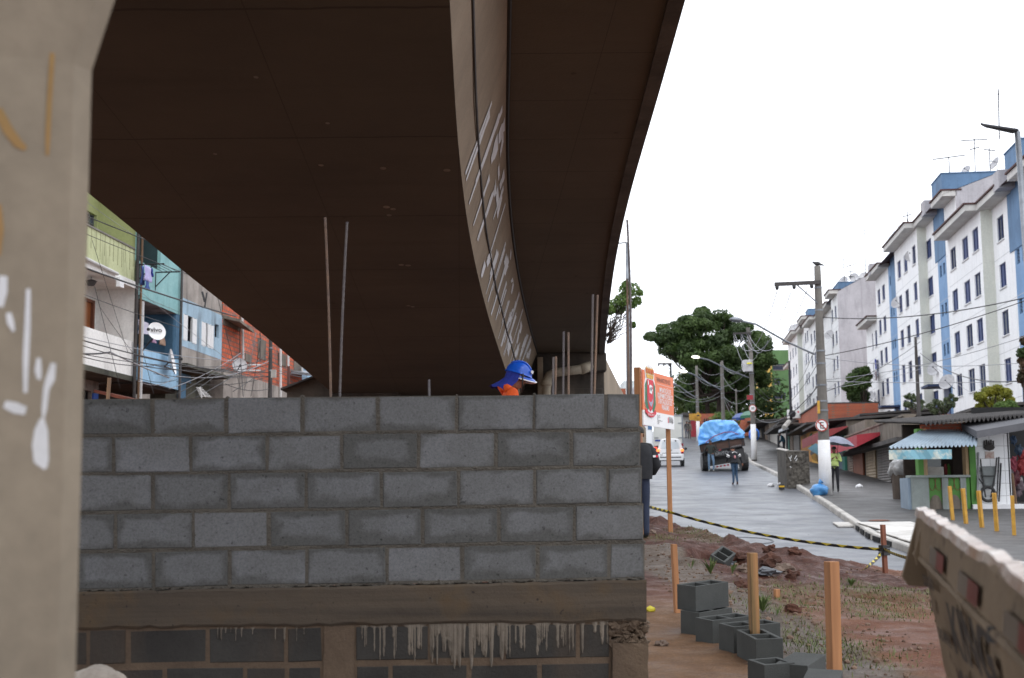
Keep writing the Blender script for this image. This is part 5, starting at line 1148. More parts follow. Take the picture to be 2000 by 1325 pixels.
def apartment(label, segs, base, eave, sills, wh, yend, gable=True, depth=8.5, ridge=1.7, A=FA, jog=.65, group=None, loc=None):
    Y0 = segs[0][0]; b = thing('apartment_building', label, 'apartment block', fp(Y0, 0, base, A), group)
    mats = dict(w=M['white_apt'], b=M['blue_apt'], c=M['white_apt'])
    walls = {'w': MB(), 'b': MB()}
    for (ya, yb, o, col, wins) in segs:
        holes = []
        for (wa, wb, vent) in wins:
            for s in sills:
                z0, z1 = (s, s + wh) if not vent else (s + .75, s + 1.55)
                if s > base + .3: holes.append((wa, wb, z0, z1))
                if s > base + .3: apt_window(b, wa, wb, z0, z1, o, A, vent)
        m = MB(); cells(m, ya, yb, base, eave, o, holes, A); m.build('wall' if col == 'w' else 'stair_wall', M['white_apt' if col == 'w' else 'blue_apt'], b)
    for s1, s2 in zip(segs, segs[1:]):
        if s1[2] != s2[2]: sd = MB(); sd.poly([fp(s1[1], s1[2], base, A), fp(s1[1], s2[2], base, A), fp(s1[1], s2[2], eave, A), fp(s1[1], s1[2], eave, A)]); sd.build('bay_return', M['cream_apt'], b)
    # floor joint lines
    m = MB()
    for (ya, yb, o, col, wins) in segs:
        for s in sills:
            if s - .95 > base + .3: m.obox(fp(ya, o, s - .95, A), fp(yb, o, 0, A) - fp(ya, o, 0, A), Vector((-.006, 0, 0)), Vector((0, 0, .025)))
    m.build('joint_line', M['sill_grey'], b)
    oo = segs[0][2]; go = segs[-1][2]
    for ye, o_, nm in ((Y0, oo, 'gable_wall'), (yend, go, 'gable_wall')):
        m = MB(); rz_ = lambda o: eave + .10 + (.2 - o) / (.2 + depth / 2) * (ridge - .06); m.poly([fp(ye, o_, base, A), fp(ye, -depth, base, A), fp(ye, -depth, eave + .1, A), fp(ye, -depth / 2, rz_(-depth / 2), A), fp(ye, o_, rz_(o_), A)])
        m.build(nm, M['gable'], b)
    m = MB(); m.poly([fp(Y0, -depth, base, A), fp(yend, -depth, base, A), fp(yend, -depth, eave, A), fp(Y0, -depth, eave, A)]); m.build('back_wall', M['white_apt'], b)
    rf = MB(); rf.poly([fp(Y0 - .03, .2, eave + .12, A), fp(yend + .1, .2, eave + .12, A), fp(yend + .1, -depth / 2, eave + ridge + .06, A), fp(Y0 - .03, -depth / 2, eave + ridge + .06, A)]); rf.poly([fp(Y0 - .03, -depth - .3, eave + .1, A), fp(yend + .1, -depth - .3, eave + .1, A), fp(yend + .1, -depth / 2, eave + ridge + .06, A), fp(Y0 - .1, -depth / 2, eave + ridge + .06, A)])
    roof = rf.build('roof', M['tile'], b)
    for (ya, yb, o, col, wins) in segs:
        if col == 'b': continue
        ov = .85; ev = MB(); tl = MB()
        ev.obox(fp(ya, o - .1, eave, A), fp(yb, 0, 0, A) - fp(ya, 0, 0, A), fp(0, ov + .1, 0, A) - fp(0, 0, 0, A), Vector((0, 0, .36)))
        tl.obox(fp(ya - .06, o - .4, eave + .362, A), fp(yb + .12, 0, 0, A) - fp(ya, 0, 0, A), fp(0, ov + .5, 0, A) - fp(0, 0, 0, A), Vector((0, 0, .10))); ev.build('eave', M['eave'], roof); tl.build('tile_edge', M['tile'], roof)
    return b
M['eave'] = mk('eave_cream', (.62, .61, .58), (.5, .49, .47), 1, .85, .1, 15, streak=.35, c3=(.3, .29, .27)); M['sill_grey'] = mk('joint_grey', (.52, .52, .53), (.45, .45, .46), 2, .9, 0)
def win(pa, pb, o=0, vent=False, A=FA, py=620): a, b = sorted((pY(pa, o, A, py), pY(pb, o, A, py))); return (a, b, vent)
J = -.65
SA1 = [16.1, 13.4, 10.7, 8.0, 5.3]
ya, yb_, yc = pY(1988, J), pY(1925), pY(1858)
a1 = apartment('nearest white apartment block with blue stair strip and the lower eave', [
    (58.5, 69.0, J, 'w', [(61, 62.6, False), (65.5, 67.1, False)]), (69.0, ya, J, 'b', [(69.5, 70.1, True), (70.6, 71.2, True)]), (ya, yb_, J, 'w', [win(1969, 1956, J)]),
    (yb_, yc, 0, 'w', [win(1919, 1907), win(1898, 1886), win(1873, 1862)])], 2.5, 18.25, SA1, 1.38, yc)
y1, y2, y3 = pY(1853, J), pY(1836, J), pY(1798)
SA2 = [18.75, 16.02, 13.29, 10.56, 7.83]
y4 = pY(1752); y5 = pY(1738, J); y6 = pY(1712, J)
a2 = apartment('middle white apartment block one floor taller, with two blue stair strips', [
    (yc + .02, y1, J, 'w', [win(1867, 1857, J, py=440)]), (y1, y2, J, 'b', [(y1 + .5, y1 + 1.1, True), (y1 + 1.6, y1 + 2.2, True)]), (y2, y3, J, 'w', [win(1825, 1815, J)]),
    (y3, y4, 0, 'w', [win(1794, 1787), win(1777, 1770), win(1763.5, 1757)]), (y4, y5, J, 'b', [(y5 - 1.2, y5 - .6, True), (y5 - 2.3, y5 - 1.7, True)]), (y5, y6, J, 'w', [win(1730, 1724.5, J), win(1720.5, 1715.5, J)])], 4.5, 21.2, SA2, 1.38, y6)
y7 = pY(1690, J)
a3 = apartment('low stepped end piece of the middle white apartment block beside the tree gap', [(y6 + .02, y7, J, 'w', [win(1711, 1707, J), win(1703, 1701, J)])], 4.5, 17.6, [15.3, 12.6, 9.9], 1.5, y7, ridge=.8, depth=4.5)
B0 = pY(1640, 0, FA, 700); SB = [20.9, 18.2, 15.5, 12.8, 10.1]
q1, q2, q3, q4 = pY(1627), pY(1617), pY(1612, J), pY(1596, J)
b1 = apartment('third white apartment block with a big bare grey gable behind the gap tree', [
    (B0, q1, 0, 'w', [win(1634, 1630.5), win(1628.8, 1625.2)] if False else [(B0 + 1.2, B0 + 2.6, False), (B0 + 4.0, B0 + 5.4, False)]), (q1, q2, J, 'b', [(q1 + .8, q1 + 1.6, True), (q1 + 2.2, q1 + 3.0, True)]), (q2, q3 + 4, J, 'w', [(q2 + 1, q2 + 2.4, False)]), (q3 + 4, q4 + 4, 0, 'w', [(q3 + 5.5, q3 + 7, False), (q3 + 9, q3 + 10.5, False)])], 8.0, 23.4, SB, 1.4, q4 + 4, depth=11, ridge=3.0)
B2 = q4 + 4.05; SB2 = [21.9, 19.2, 16.5, 13.8, 11.1]
b2 = apartment('farthest white apartment block at the end of the row next to the green one', [
    (B2, B2 + 6, 0, 'w', [(B2 + 1, B2 + 2.5, False), (B2 + 3.6, B2 + 5.1, False)]), (B2 + 6, B2 + 9.5, J, 'b', [(B2 + 7, B2 + 8.4, True)]), (B2 + 9.5, B2 + 15, J, 'w', [(B2 + 11.5, B2 + 13, False)]), (B2 + 15, B2 + 29, 0, 'w', [(B2 + 17, B2 + 18.5, False), (B2 + 21, B2 + 22.5, False), (B2 + 25, B2 + 26.5, False)])], 8.0, 24.6, SB2, 1.4, B2 + 29)
b3 = apartment('low last step of the far white row against the green building', [(B2 + 29.05, B2 + 36, J, 'w', [(B2 + 31, B2 + 32.5, False), (B2 + 33.6, B2 + 35, False)])], 8.0, 21.6, [19, 16.3, 13.6, 10.9], 1.4, B2 + 36, ridge=.8, depth=5)
def tower(b, px, py_top, Ya, Yb, o0, dp, zb):
    zt = W(px, py_top, Ya).z; m = MB(); m.obox(fp(Ya, o0, zb), fp(Yb, 0, 0) - fp(Ya, 0, 0), fp(0, -dp, 0) - fp(0, 0, 0), Vector((0, 0, zt - zb))); m.obox(fp(Ya - .05, o0 + .05, zt), fp(Yb + .1, 0, 0) - fp(Ya, 0, 0), fp(0, -dp - .1, 0) - fp(0, 0, 0), Vector((0, 0, .06)))
    m.build('tank_tower', M['tower_apt'], b); return zt
tw2 = tower(a2, 1840, 340, y1, y1 + 3.4, J + .05, 4.6, 18)
tw1 = tower(a1, 1985, 272, 69.0, 72.4, J + .05, 4.6, 15)
tw3 = tower(a2, 1745, 453, y5 - 4.6, y5 - 1.4, J + .05, 4.6, 18)
tw4 = tower(b1, 1635, 552, q1 - .4, q2 + .2, J, 9.0, 20)
tw5 = tower(b2, 1590, 604, B2 + 6, B2 + 9.5, J, 5, 20); tw6 = tower(b2, 1562, 640, B2 + 22, B2 + 26, -1.5, 5, 20)
def canopy(b, px, py, Y, o=J):
    p = W(px, py, Y); m = MB(); m.obox(fp(Y - 1.0, o, p.z), fp(Y + 1.4, 0, 0) - fp(Y - 1.0, 0, 0), fp(0, 1.5, 0) - fp(0, 0, 0), Vector((0, 0, .16))); m.build('door_canopy', mk('canopy_blue', S(44, 60, 92), S(36, 50, 80), 4, .7, .05), b)
    m = MB(); m.obox(fp(Y - .7, o + .03, p.z - 2.2), fp(Y + .9, 0, 0) - fp(Y - .7, 0, 0), fp(0, .04, 0) - fp(0, 0, 0), Vector((0, 0, 2.15))); m.build('door', M['fr_blue'], b)
canopy(a2, 1847, 757, y1 + 1.5); canopy(a2, 1750, 797, y5 - 2); canopy(b1, 1620, 797, q1 + 3)
# end parapet boxes of the eaves
for b, Y, o, z in ((a2, y2 + .4, J, 21.2), (a1, ya + .2, J, 18.25), (a2, y6 - 2, J, 21.2)):
    m = MB(); m.obox(fp(Y - 1.2, o, z + .05), fp(Y + 1.2, 0, 0) - fp(Y, 0, 0), fp(0, .9, 0) - fp(0, 0, 0), Vector((0, 0, 1.0))); m.build('eave_end_wall', M['gable'], b)
# green and yellow block
gY = 215; gb = thing('apartment_building', 'green and yellow apartment block far down the street behind the big tree', 'apartment block', W(1508, 800, gY)); M['green_apt'] = mk('green_render', S(92, 126, 80), S(80, 112, 72), .5, .85, .05, 12, streak=.2, c3=S(60, 96, 50)); M['yellow_apt'] = mk('yellow_render', S(206, 176, 92), S(190, 160, 84), .5, .85, .05, 12, streak=.2, c3=S(150, 124, 66))
g0, g1, g2 = W(1505, 684, gY), W(1540, 684, gY), W(1487, 700, gY); hz = [(1509.5, 715), (1521, 715), (1512, 743), (1513, 771), (1523, 771)]
m = MB(); m.obox((g0.x, gY, 6), (g1.x - g0.x + 8, 0, 0), (0, 9, 0), (0, 0, g0.z - 6)); m.build('wall', M['green_apt'], gb); m = MB(); m.obox((g2.x, gY - .6, 6), (g0.x - g2.x - .02, 0, 0), (0, 9, 0), (0, 0, g2.z - 6)); m.build('stair_wall', M['yellow_apt'], gb)
m = MB(); m.obox((g2.x - 4, gY - 1, 6), (3.98, 0, 0), (0, 8, 0), (0, 0, W(1487, 792, gY).z - 6)); m.build('annex', M['white_apt'], gb)
for x, y in hz:
    p = W(x, y, gY - .03); f = MB(); f.obox((p.x, p.y - .04, p.z - .75), (.6 * 1.5, 0, 0), (0, .06, 0), (0, 0, .12)); f.obox((p.x - .1, p.y - .04, p.z + .0), (1.1, 0, 0), (0, .07, 0), (0, 0, .08)); m = MB(); m.obox((p.x, p.y, p.z - .7), (.95, 0, 0), (0, .06, 0), (0, 0, 1.0)); wn = m.build('window', M['dkglass'], gb); f.build('frame', M['conc'], wn)
# rooftop dishes and aerials
M['dish'] = mk('dish_grey', S(196, 196, 198), S(160, 158, 160), 3, .5, .05)
def dish(label, c, r, face, arm=None, mat=None, tilt=.45, side=False):
    t = thing('satellite_dish', label, 'satellite dish', c); f = Vector((face[0], face[1], 0)).normalized(); f = (f * math.cos(tilt) + Vector((0, 0, math.sin(tilt)))).normalized(); q = Vector((0, 0, 1)).rotation_difference(f).to_matrix(); c = Vector(c)
    m = MB(); rows = [[c + q @ Vector((r * k * math.cos(a), r * k * math.sin(a), .30 * r * k * k)) for a in [2 * math.pi * i / 20 for i in range(21)]] for k in (.02, .4, .75, 1)]
    m.grid(rows); m.grid([[p - q @ Vector((0, 0, .02)) for p in rw] for rw in rows]); m.build('reflector', mat or M['dish'], t, smooth=True)
    m = MB(); e0 = Vector((0, 0, 1)).cross(f).normalized() * -r if side else q @ Vector((0, -r, 0)); m.tube([c + e0 + f * .3 * r, c + e0 * (1.05 if side else .35) + f * r * (.55 if side else .95)], .018, 5); m.sphere(c + e0 * (1.05 if side else .3) + f * r * (.58 if side else .95), .05, 6, 4); m.build('feed_arm', M['dkmetal'], t)
    m = MB(); pts = [c - q @ Vector((0, 0, .02)), c - f * .15 - Vector((0, 0, .1))] + ([Vector(arm)] if arm else [c - f * .15 - Vector((0, 0, .9))]); m.tube(pts, .022, 6); m.build('bracket', M['dkmetal'], t)
    return t
dish('grey dish on the blue roof tower of the middle block, left one', W(1888, 334, 91), .38, (-1, -.6), W(1887, 360, 91)); dish('grey dish at the right end of the blue roof tower of the middle block', W(1945, 321, 92), .5, (-1, -.2), W(1945, 345, 92))
for k, (x, y, Y, r, f, lb) in enumerate(((1648, 551, 147, .62, (-1, -1), 'round dish lowest on the roof tower behind the gable, left end'), (1668, 543, 147, .55, (-.4, -1), 'upper left dish of the cluster on the roof tower behind the gable'), (1677, 553, 147, .6, (-1, -.5), 'lower dish of the cluster on the roof tower behind the gable'), (1689, 543, 147, .65, (-.2, -1), 'right dish of the cluster on the roof tower behind the gable'), (1571, 636, 190, .9, (-1, -1), 'dish on the far roof next to the pole'), (1554, 646, 195, 1.0, (-.6, -1), 'dish on the blue tower of the farthest block'))):
    p = W(x, y, Y); dish(lb, p, r, f, p - Vector((-.2, 0, 1.6)))
for x, y, Y, o, lb, mt in ((1806, 573, 99.5, 0, 'dish with a reddish mark on a bracket between the two upper window columns', 0), (1768, 592, 104, 0, 'dish with a reddish mark beside a blue window lower on the same bay', 0), (1842, 722, 93.5, 0, 'rusty grey dish low on the blue stair strip', 1), (1868, 748, 86, 0, 'small grey dish near the door canopy of the middle block', 1), (1711, 776, 121, 0, 'pale dish low on the stepped end piece', 1), (1630, 655, 145, 0, 'pale dish on the front corner of the third block', 0), (1796, 500, 98.5, 0, 'thin dish seen edge on near the upper corner of the bay', 1)):
    p = W(x, y, Y); p.x -= .55; dish(lb, p, .55, (-1, -.9), (p.x + .9, p.y + .3, p.z - .6), mat=M['dish_red'] if mt == 0 and 'M' in globals() and 'dish_red' in M else None)
def aerial(label, px, py, pyb, Y, bars):
    p, b = W(px, py, Y), W(px + 2, pyb, Y); t = thing('roof_aerial', label, 'aerial', b); m = MB(); m.tube([b, p], .035, 5); m.build('mast', M['dkmetal'], t)
    for (dz, L, an) in bars:
        m = MB(); c = lerp(p, b, dz); m.tube([c + Vector((-L * math.cos(an), 0, -L * math.sin(an))), c + Vector((L * math.cos(an), 0, L * math.sin(an)))], .04, 5); m.build('crossbar', M['dkmetal'], t)
aerial('aerial with a long tilted bar on the middle tower, left', 1853, 306, 340, 91, [(0.05, 1.15, .13)]); aerial('tall aerial with a level bar above the middle tower', 1903, 271, 340, 92, [(.04, .95, .05), (.28, .35, .25)]); aerial('small cross aerial at the right of the middle tower', 1932, 289, 335, 92, [(.1, .42, -.1)])
aerial('tall thin lightning mast rising above the near tower', 1950, 175, 272, 72, [(.1, .05, 0)]); aerial('thin mast above the lower middle roof', 1689, 447, 550, 128, [(.1, .05, 0)]); aerial('comb aerial above the third block roof', 1660, 507, 555, 147, [(.25, .8, .3), (.5, .35, 0), (.7, .3, 0)]); aerial('thin mast left of the comb aerial', 1647, 505, 550, 147, [(.08, .05, 0)]); aerial('tiny aerial on the wire dish', 1772, 413, 440, 111, [(.3, .5, .3)])
# big mesh dish
t = thing('satellite_dish', 'large wire mesh dish on the lower blue roof tower', 'satellite dish', W(1773, 446, 111)); c = W(1773, 448, 111); m = MB()
for k in (.35, .7, 1.0): m.tube([c + Vector((1.15 * k * math.cos(a), 1.15 * k * math.sin(a), .55 * k * k)) for a in [2 * math.pi * i / 24 for i in range(25)]], .012, 4, False)
for i in range(14):
    a = 2 * math.pi * i / 14; m.tube([c + Vector((1.15 * k * math.cos(a), 1.15 * k * math.sin(a), .55 * k * k)) for k in (.02, .35, .7, 1)], .009, 4, False)
m.build('reflector', M['wiregrey'], t); m = MB(); m.tube([c + Vector((.15, 0, -1.5)), c + Vector((0, 0, .9))], .05, 6); m.build('mast', M['dkmetal'], t)

# ================================================================== shops along the pavement
def sp_(Y, o, z): 
    n_ = math.hypot(1, .12); return Vector((8.84 + .12 * Y - o / n_, Y + o * .12 / n_, z))
def sY(px, o=0, py=900): return (8.84 - o) / (K(px, py) - .12)
M['shutter_g'] = wave_mat('steel_shutter_grey', 2, .11, S(116, 110, 104), S(92, 86, 82), .5, .2, 1.0, S(60, 52, 48), .03); M['shutter_b'] = wave_mat('steel_shutter_beige', 2, .13, S(170, 152, 124), S(146, 128, 102), .6, 0, 1.0, S(94, 72, 54), .03); M['shutter_br'] = wave_mat('steel_shutter_brown', 2, .12, S(124, 104, 86), S(100, 82, 68), .6, 0, 1.0, S(60, 48, 40), .03)
M['grime'] = mk('grimy_plaster', S(128, 118, 106), S(92, 84, 76), .9, .9, .2, 20, streak=.9, c3=S(44, 40, 38)); M['dirtywhite'] = mk('dirty_white_plaster', S(186, 182, 176), S(150, 146, 140), .8, .9, .15, 20, streak=.6, c3=S(104, 98, 92))
M['sheet'] = mk('dark_fibre_cement_roof', S(80, 76, 74), S(52, 50, 50), 1.4, .9, .3, 20); M['awn_red'] = mk('red_awning_cloth', S(146, 58, 60), S(122, 46, 50), 1.2, .75, .1, 30, streak=.4, c3=S(110, 36, 40)); M['awn_brt'] = mk('bright_red_awning_cloth', S(176, 50, 62), S(150, 42, 54), 1.2, .7, .1, 30)
M['teal'] = mk('teal_paint', S(52, 120, 104), S(44, 100, 90), 2, .7, .05); M['yel'] = mk('yellow_post_paint', S(196, 150, 52), S(168, 122, 46), 5, .6, .15, 60, streak=.5, c3=S(120, 84, 44)); M['green'] = mk('kiosk_green', S(84, 138, 58), S(70, 120, 50), 2, .7, .05, streak=.55, c3=S(60, 100, 40))
def sbox(m, Ya, Yb, o, z0, z1, th=.06, s=1):
    a = sp_(Ya, o, z0); m.obox(a, sp_(Yb, 0, 0) - sp_(Ya, 0, 0), sp_(0, th, 0) - sp_(0, 0, 0), Vector((0, 0, z1 - z0)))
def zb_(Y): return zr(Y) + .1
def shop(label, pxa, pxb, ytop, wallm, items=(), o=0, depth=5, roofm=None, over=.5, nm='shop', roofth=.12):
    """pxa > pxb : near and far edge of the front; ytop : pixel row of the roof line at the near edge"""
    Ya, Yb = sY(pxa, o), sY(pxb, o); zt = W(pxa, ytop, Ya).z; b = thing(nm, label, 'shop', sp_(Ya, o, zb_(Ya)))
    m = MB(); q = [sp_(Ya, o, zb_(Ya) - .5), sp_(Yb, o, zb_(Ya) - .5), sp_(Yb, o - depth, zb_(Ya) - .5), sp_(Ya, o - depth, zb_(Ya) - .5)]; m.prism(q, Vector((0, 0, zt - zb_(Ya) + .5))); m.build('wall', wallm, b)
    if roofm:
        m = MB(); m.obox(sp_(Ya - .2, o + over, zt - .03), sp_(Yb + .4, 0, 0) - sp_(Ya, 0, 0), sp_(0, -depth - over, 0) - sp_(0, 0, 0) + Vector((0, 0, .35)), Vector((0, 0, roofth))); m.build('roof', roofm, b)
    for it in items:
        kd, xa, xb, yt, yb2, mt = it[:6]; a, c = sY(xa, o), sY(xb, o); zt2 = W(xa, yt, a).z; z0 = zb_(a) + .02 if yb2 is None else W(xa, yb2, a).z
        m = MB()
        if kd == 'awning':
            L = it[6]; dp = it[7]; m.prism([sp_(a, o + .05, zt2), sp_(a, o + L, zt2 - dp), sp_(a, o + L, zt2 - dp - .5), sp_(a, o + .05, zt2 - .06)], sp_(c, 0, 0) - sp_(a, 0, 0)); m.build('awning', M[mt] if isinstance(mt, str) else mt, b)
        else:
            sbox(m, a, c, o + .012 + (.03 if kd in ('door', 'post', 'step') else 0), z0, zt2, it[6] if len(it) > 6 else .05); m.build(kd, M[mt] if isinstance(mt, str) else mt, b)
    return b
# from near to far
shop('grey shuttered shop with a stained concrete parapet between kiosk and red awning', 1745, 1693, 818, M['grime'], [('shutter', 1741, 1717, 866, None, 'shutter_g'), ('shutter', 1712, 1694, 866, None, 'shutter_b'), ('step', 1738, 1716, 948, None, 'dirtywhite', .3), ('awning', 1733, 1668, 843, None, 'awn_brt', 1.2, .12)], roofm=None)
shop('shop with a leaning brown timber door under the bright red awning', 1692.5, 1656, 820, M['grime'], [('door', 1690, 1671, 862, None, 'door_wood', .08), ('shutter', 1668, 1661, 870, None, 'shutter_br'), ('step', 1670, 1656, 934, None, 'black', .35)])
shop('shop under the faded red awning with graffiti panels and a white post', 1655.5, 1611, 822, M['grime'], [('pillar', 1655, 1650, 850, None, 'teal', .12), ('panel', 1649, 1640.5, 850, None, mk('blue_graffiti_panel', S(96, 112, 124), S(70, 84, 100), 1.5, .7, .1), .05), ('post', 1639.5, 1637.5, 850, None, 'dirtywhite', .12), ('shutter', 1636, 1622, 850, None, 'shutter_g'), ('awning', 1660, 1612, 832, None, 'awn_red', 1.3, .2)], roofm=M['sheet'], over=1.2)
MU = NT('mural_paint'); MU.color(MU.mix(MU.ramp(MU.noise(.9, 4), [(.4, 0), (.6, 1)]), S(186, 132, 66), S(160, 112, 60))); MU.rough(.8)
mural = shop('low shop with an orange painted mural of a palm and a maned animal', 1610, 1566, 828, M['grime'], [('mural_wall', 1609, 1567, 832, None, MU.m, .05)], roofm=M['sheet'], over=1.0)
def mur(pts, mat, nm):
    m = MB(); q = []
    for x, y in pts: 
        Y = sY(x); q.append(sp_(Y, .10, W(x, y, Y).z))
    m.prism(q, Vector((-.015, 0, 0))); m.build(nm, mat, mural)
mur([(1578, 862), (1586, 852), (1590, 845), (1592, 853), (1602, 850), (1596, 857), (1604, 864), (1594, 862), (1590, 872), (1588, 862), (1580, 868), (1584, 861)], mk('mural_green', S(44, 100, 62), S(36, 84, 54), 3, .8, 0), 'painted_palm')
mur([(1582, 876), (1598, 866), (1606, 870), (1606, 892), (1590, 882)], mk('mural_blue', S(112, 160, 176), S(96, 140, 160), 3, .8, 0), 'painted_sky_patch'); mur([(1586, 885), (1594, 874), (1604, 874), (1609, 884), (1607, 905), (1596, 902), (1590, 896)], M['black'], 'painted_mane'); mur([(1588, 890), (1597, 884), (1603, 890), (1601, 910), (1592, 916)], mk('mural_gold', S(206, 160, 60), S(180, 130, 50), 3, .8, 0), 'painted_face')
for k, s in enumerate(('RUA', 'SNA')): Y = sY(1572); text(s, .75, 'mural_lettering', M['black'], mural, sp_(Y, .11, W(1574, 840 + k * 11, Y).z - .3), sp_(0, 0, 0) - sp_(1, 0, 0), (0, 0, 1), .004, sx=1.8)
shop('dark shuttered shop with a teal strip behind the man in the teal jacket', 1565, 1538, 832, M['grime'], [('shutter', 1564, 1553, 838, None, 'shutter_g'), ('shutter', 1551, 1546, 838, None, 'shutter_br'), ('pillar', 1544, 1540, 838, None, 'teal')], roofm=M['sheet'], over=1.6)
wx = shop('whitewashed hut with a black cross scrawl and a slanting lean-to roof', 1537, 1505, 825, M['dirtywhite'], [('shutter', 1505.6, 1501, 838, None, 'shutter_g')], roofm=M['sheet'], over=.5)
shop('brown open fronted shop with dark doorways right of the far whitewashed pole', 1504, 1482, 826, M['grime'], [('shutter', 1503, 1497, 832, None, 'shutter_br'), ('doorway', 1495.5, 1491, 836, None, 'dark'), ('post', 1490, 1486, 834, None, 'dirtywhite')], roofm=M['sheet'], over=1.5)
shop('dim row of stalls half hidden behind the loaded lorry', 1481, 1405, 824, M['grime'], [('shutter', 1478, 1470, 835, None, 'shutter_g'), ('doorway', 1467, 1455, 835, None, 'dark'), ('shutter', 1450, 1430, 835, None, 'shutter_br')], roofm=M['sheet'], over=1.0)
# brick upper storey with air conditioner
Ya, Yb = sY(1597, -1.0, 810), sY(1504, -1.0, 810); bs = thing('brick_storey', 'red brick upper storey carrying the air conditioner above the low shops', 'building', sp_(Ya, -1, W(1597, 826, Ya).z)); za, zb2 = W(1597, 827, Ya).z, W(1597, 790, Ya).z
m = MB(); m.prism([sp_(Ya, -1.0, za - .5), sp_(Yb, -1.0, za - .5), sp_(Yb, -5, za - .5), sp_(Ya, -5, za - .5)], Vector((0, 0, zb2 - za + .5))); m.build('wall', M['brick_y'], bs); m = MB(); sbox(m, Ya, Yb, -.9, zb2, zb2 + .1, -4.2); m.build('roof', M['sheet'], bs)
ac = thing('air_conditioner', 'white air conditioner unit with a round fan on the brick storey wall', 'air conditioner', sp_(sY(1550, -1, 810), -1, 0)); Y = sY(1563, -1, 810); Y2 = sY(1537, -1, 810); Y2 = Y + (Y2 - Y) * .55
c0 = W(1537, 818, Y); m = MB(); zc = W(1550, 818, Y).z; zc2 = W(1550, 801, Y).z; xw = W(1562, 810, Y).x - W(1537, 810, Y).x; m.obox((c0.x, Y - .45, zc), (xw, 0, 0), (0, .42, 0), (0, 0, zc2 - zc)); m.build('casing', M['white'], ac, bevel=.03)
m = MB(); cc = Vector((c0.x + xw * .33, Y - .46, (zc + zc2) / 2)); m.tube([cc + Vector((0, .02, 0)), cc], (zc2 - zc) * .42, 20); m.build('fan_grille', M['dkmetal'], ac); m = MB(); cc = Vector((c0.x + xw * .8, Y - .455, lerp(zc, zc2, .72))); m.tube([cc + Vector((0, .02, 0)), cc], .07, 12); m.build('round_mark', M['pred'], ac)
# long roof line and the stained parapet over the shops
Ya = sY(1790, -.2, 830); Yb = sY(1667, -.2, 830)
pw_ = thing('parapet_wall', 'long stained concrete parapet with black scrawls above the red awnings', 'wall', sp_(Ya, -.2, W(1787, 850, Ya).z)); zt = W(1787, 813, Ya).z; zb3 = W(1787, 850, Ya).z; m = MB(); sbox(m, Ya, Yb, .25, zb3 - .1, zt, -.4); sbox(m, Ya, Yb, .3, zt, zt + .08, -.5); m.build('coping_and_wall', M['grime'], pw_)
m = MB(); sbox(m, Ya, Yb, .55, zb3 - .22, zb3 - .06, -.7); m.build('ledge', M['sheet'], pw_)
shop('plain beige house behind the corrugated kiosk roof below the shrubs', 1925, 1790, 798, M['dirtywhite'], [], o=-4, roofm=M['sheet'], over=.3, nm='low_house')
shop('long brick wall strip behind the red awnings with dark sheet roofing', 1690, 1600, 812, M['brick_y'], [], o=-2.5, roofm=M['sheet'], over=.3, nm='low_house')

# ---- kiosk and hardware shop facing the camera
KY = 38.7; kz = zr(KY) + .16
def kx_(px, py=930, Y=KY): return W(px, py, Y).x
def kzz(py, px=1850, Y=KY): return W(px, py, Y).z
kio = thing('snack_kiosk', 'green painted snack kiosk with a corrugated awning and faded blue valance', 'kiosk', (kx_(1793), KY, kz))
M['kgreen'] = M['green']; M['kwhite'] = mk('kiosk_grey_white', S(156, 164, 160), S(126, 134, 132), 1.4, .8, .1, streak=.6, c3=S(110, 112, 108))
zc = kzz(933); zg_ = kz - .25
m = MB(); m.obox((kx_(1790), KY, zg_), (kx_(1893) - kx_(1790), 0, 0), (0, .25, 0), (0, 0, zc - zg_)); m.build('counter_front', M['kgreen'], kio)
m = MB(); 
for a, b_ in ((1778, 1812), (1838, 1850), (1874, 1885)): m.obox((kx_(a), KY - .06, zg_), (kx_(b_) - kx_(a), 0, 0), (0, .06, 0), (0, 0, zc - zg_))
m.build('counter_pier', M['kwhite'], kio)
m = MB(); m.obox((kx_(1776), KY - .12, zc), (kx_(1893) - kx_(1776), 0, 0), (0, .5, 0), (0, 0, .07)); m.build('counter_top', M['kwhite'], kio, bevel=.01)
m = MB(); m.prism([(kx_(1778), KY, zg_), (kx_(1778), KY + .8, zg_), (kx_(1778) - .08, KY + .8, zg_), (kx_(1778) - .08, KY, zg_)], (0, 0, zc - zg_)); m.build('side_panel', mk('kiosk_blue_panel', S(150, 166, 182), S(128, 144, 160), 1.2, .7, .1, streak=.5, c3=S(110, 116, 118)), kio)
for (cxp, nm) in ((1825, 'a'), (1862, 'b')):
    m = MB(); cx_ = kx_(cxp); m.sphere((cx_, KY - .012, zg_ + .30), (.19, .02, .36), 12, 6); m.build('plaster_patch', M['grime'], kio)
    m = MB()
    for dx in (-.08, .10): m.tube([(cx_ + dx + .09 * math.cos(a), KY - .02, zg_ + .98 + .20 * math.sin(a)) for a in [2 * math.pi * i / 14 for i in range(15)]], .006, 5, False)
    m.build('red_scrawl', M['awn_red'], kio)
zt_k = kzz(842)
m = MB(); m.obox((kx_(1795), KY, zc + .07), (kx_(1805) - kx_(1795), 0, 0), (0, .3, 0), (0, 0, zt_k - zc)); m.build('post', M['kgreen'], kio); m = MB(); m.obox((kx_(1895), KY - .02, zg_), (kx_(1907) - kx_(1895), 0, 0), (0, .3, 0), (0, 0, zt_k - zg_)); m.build('post', M['kgreen'], kio)
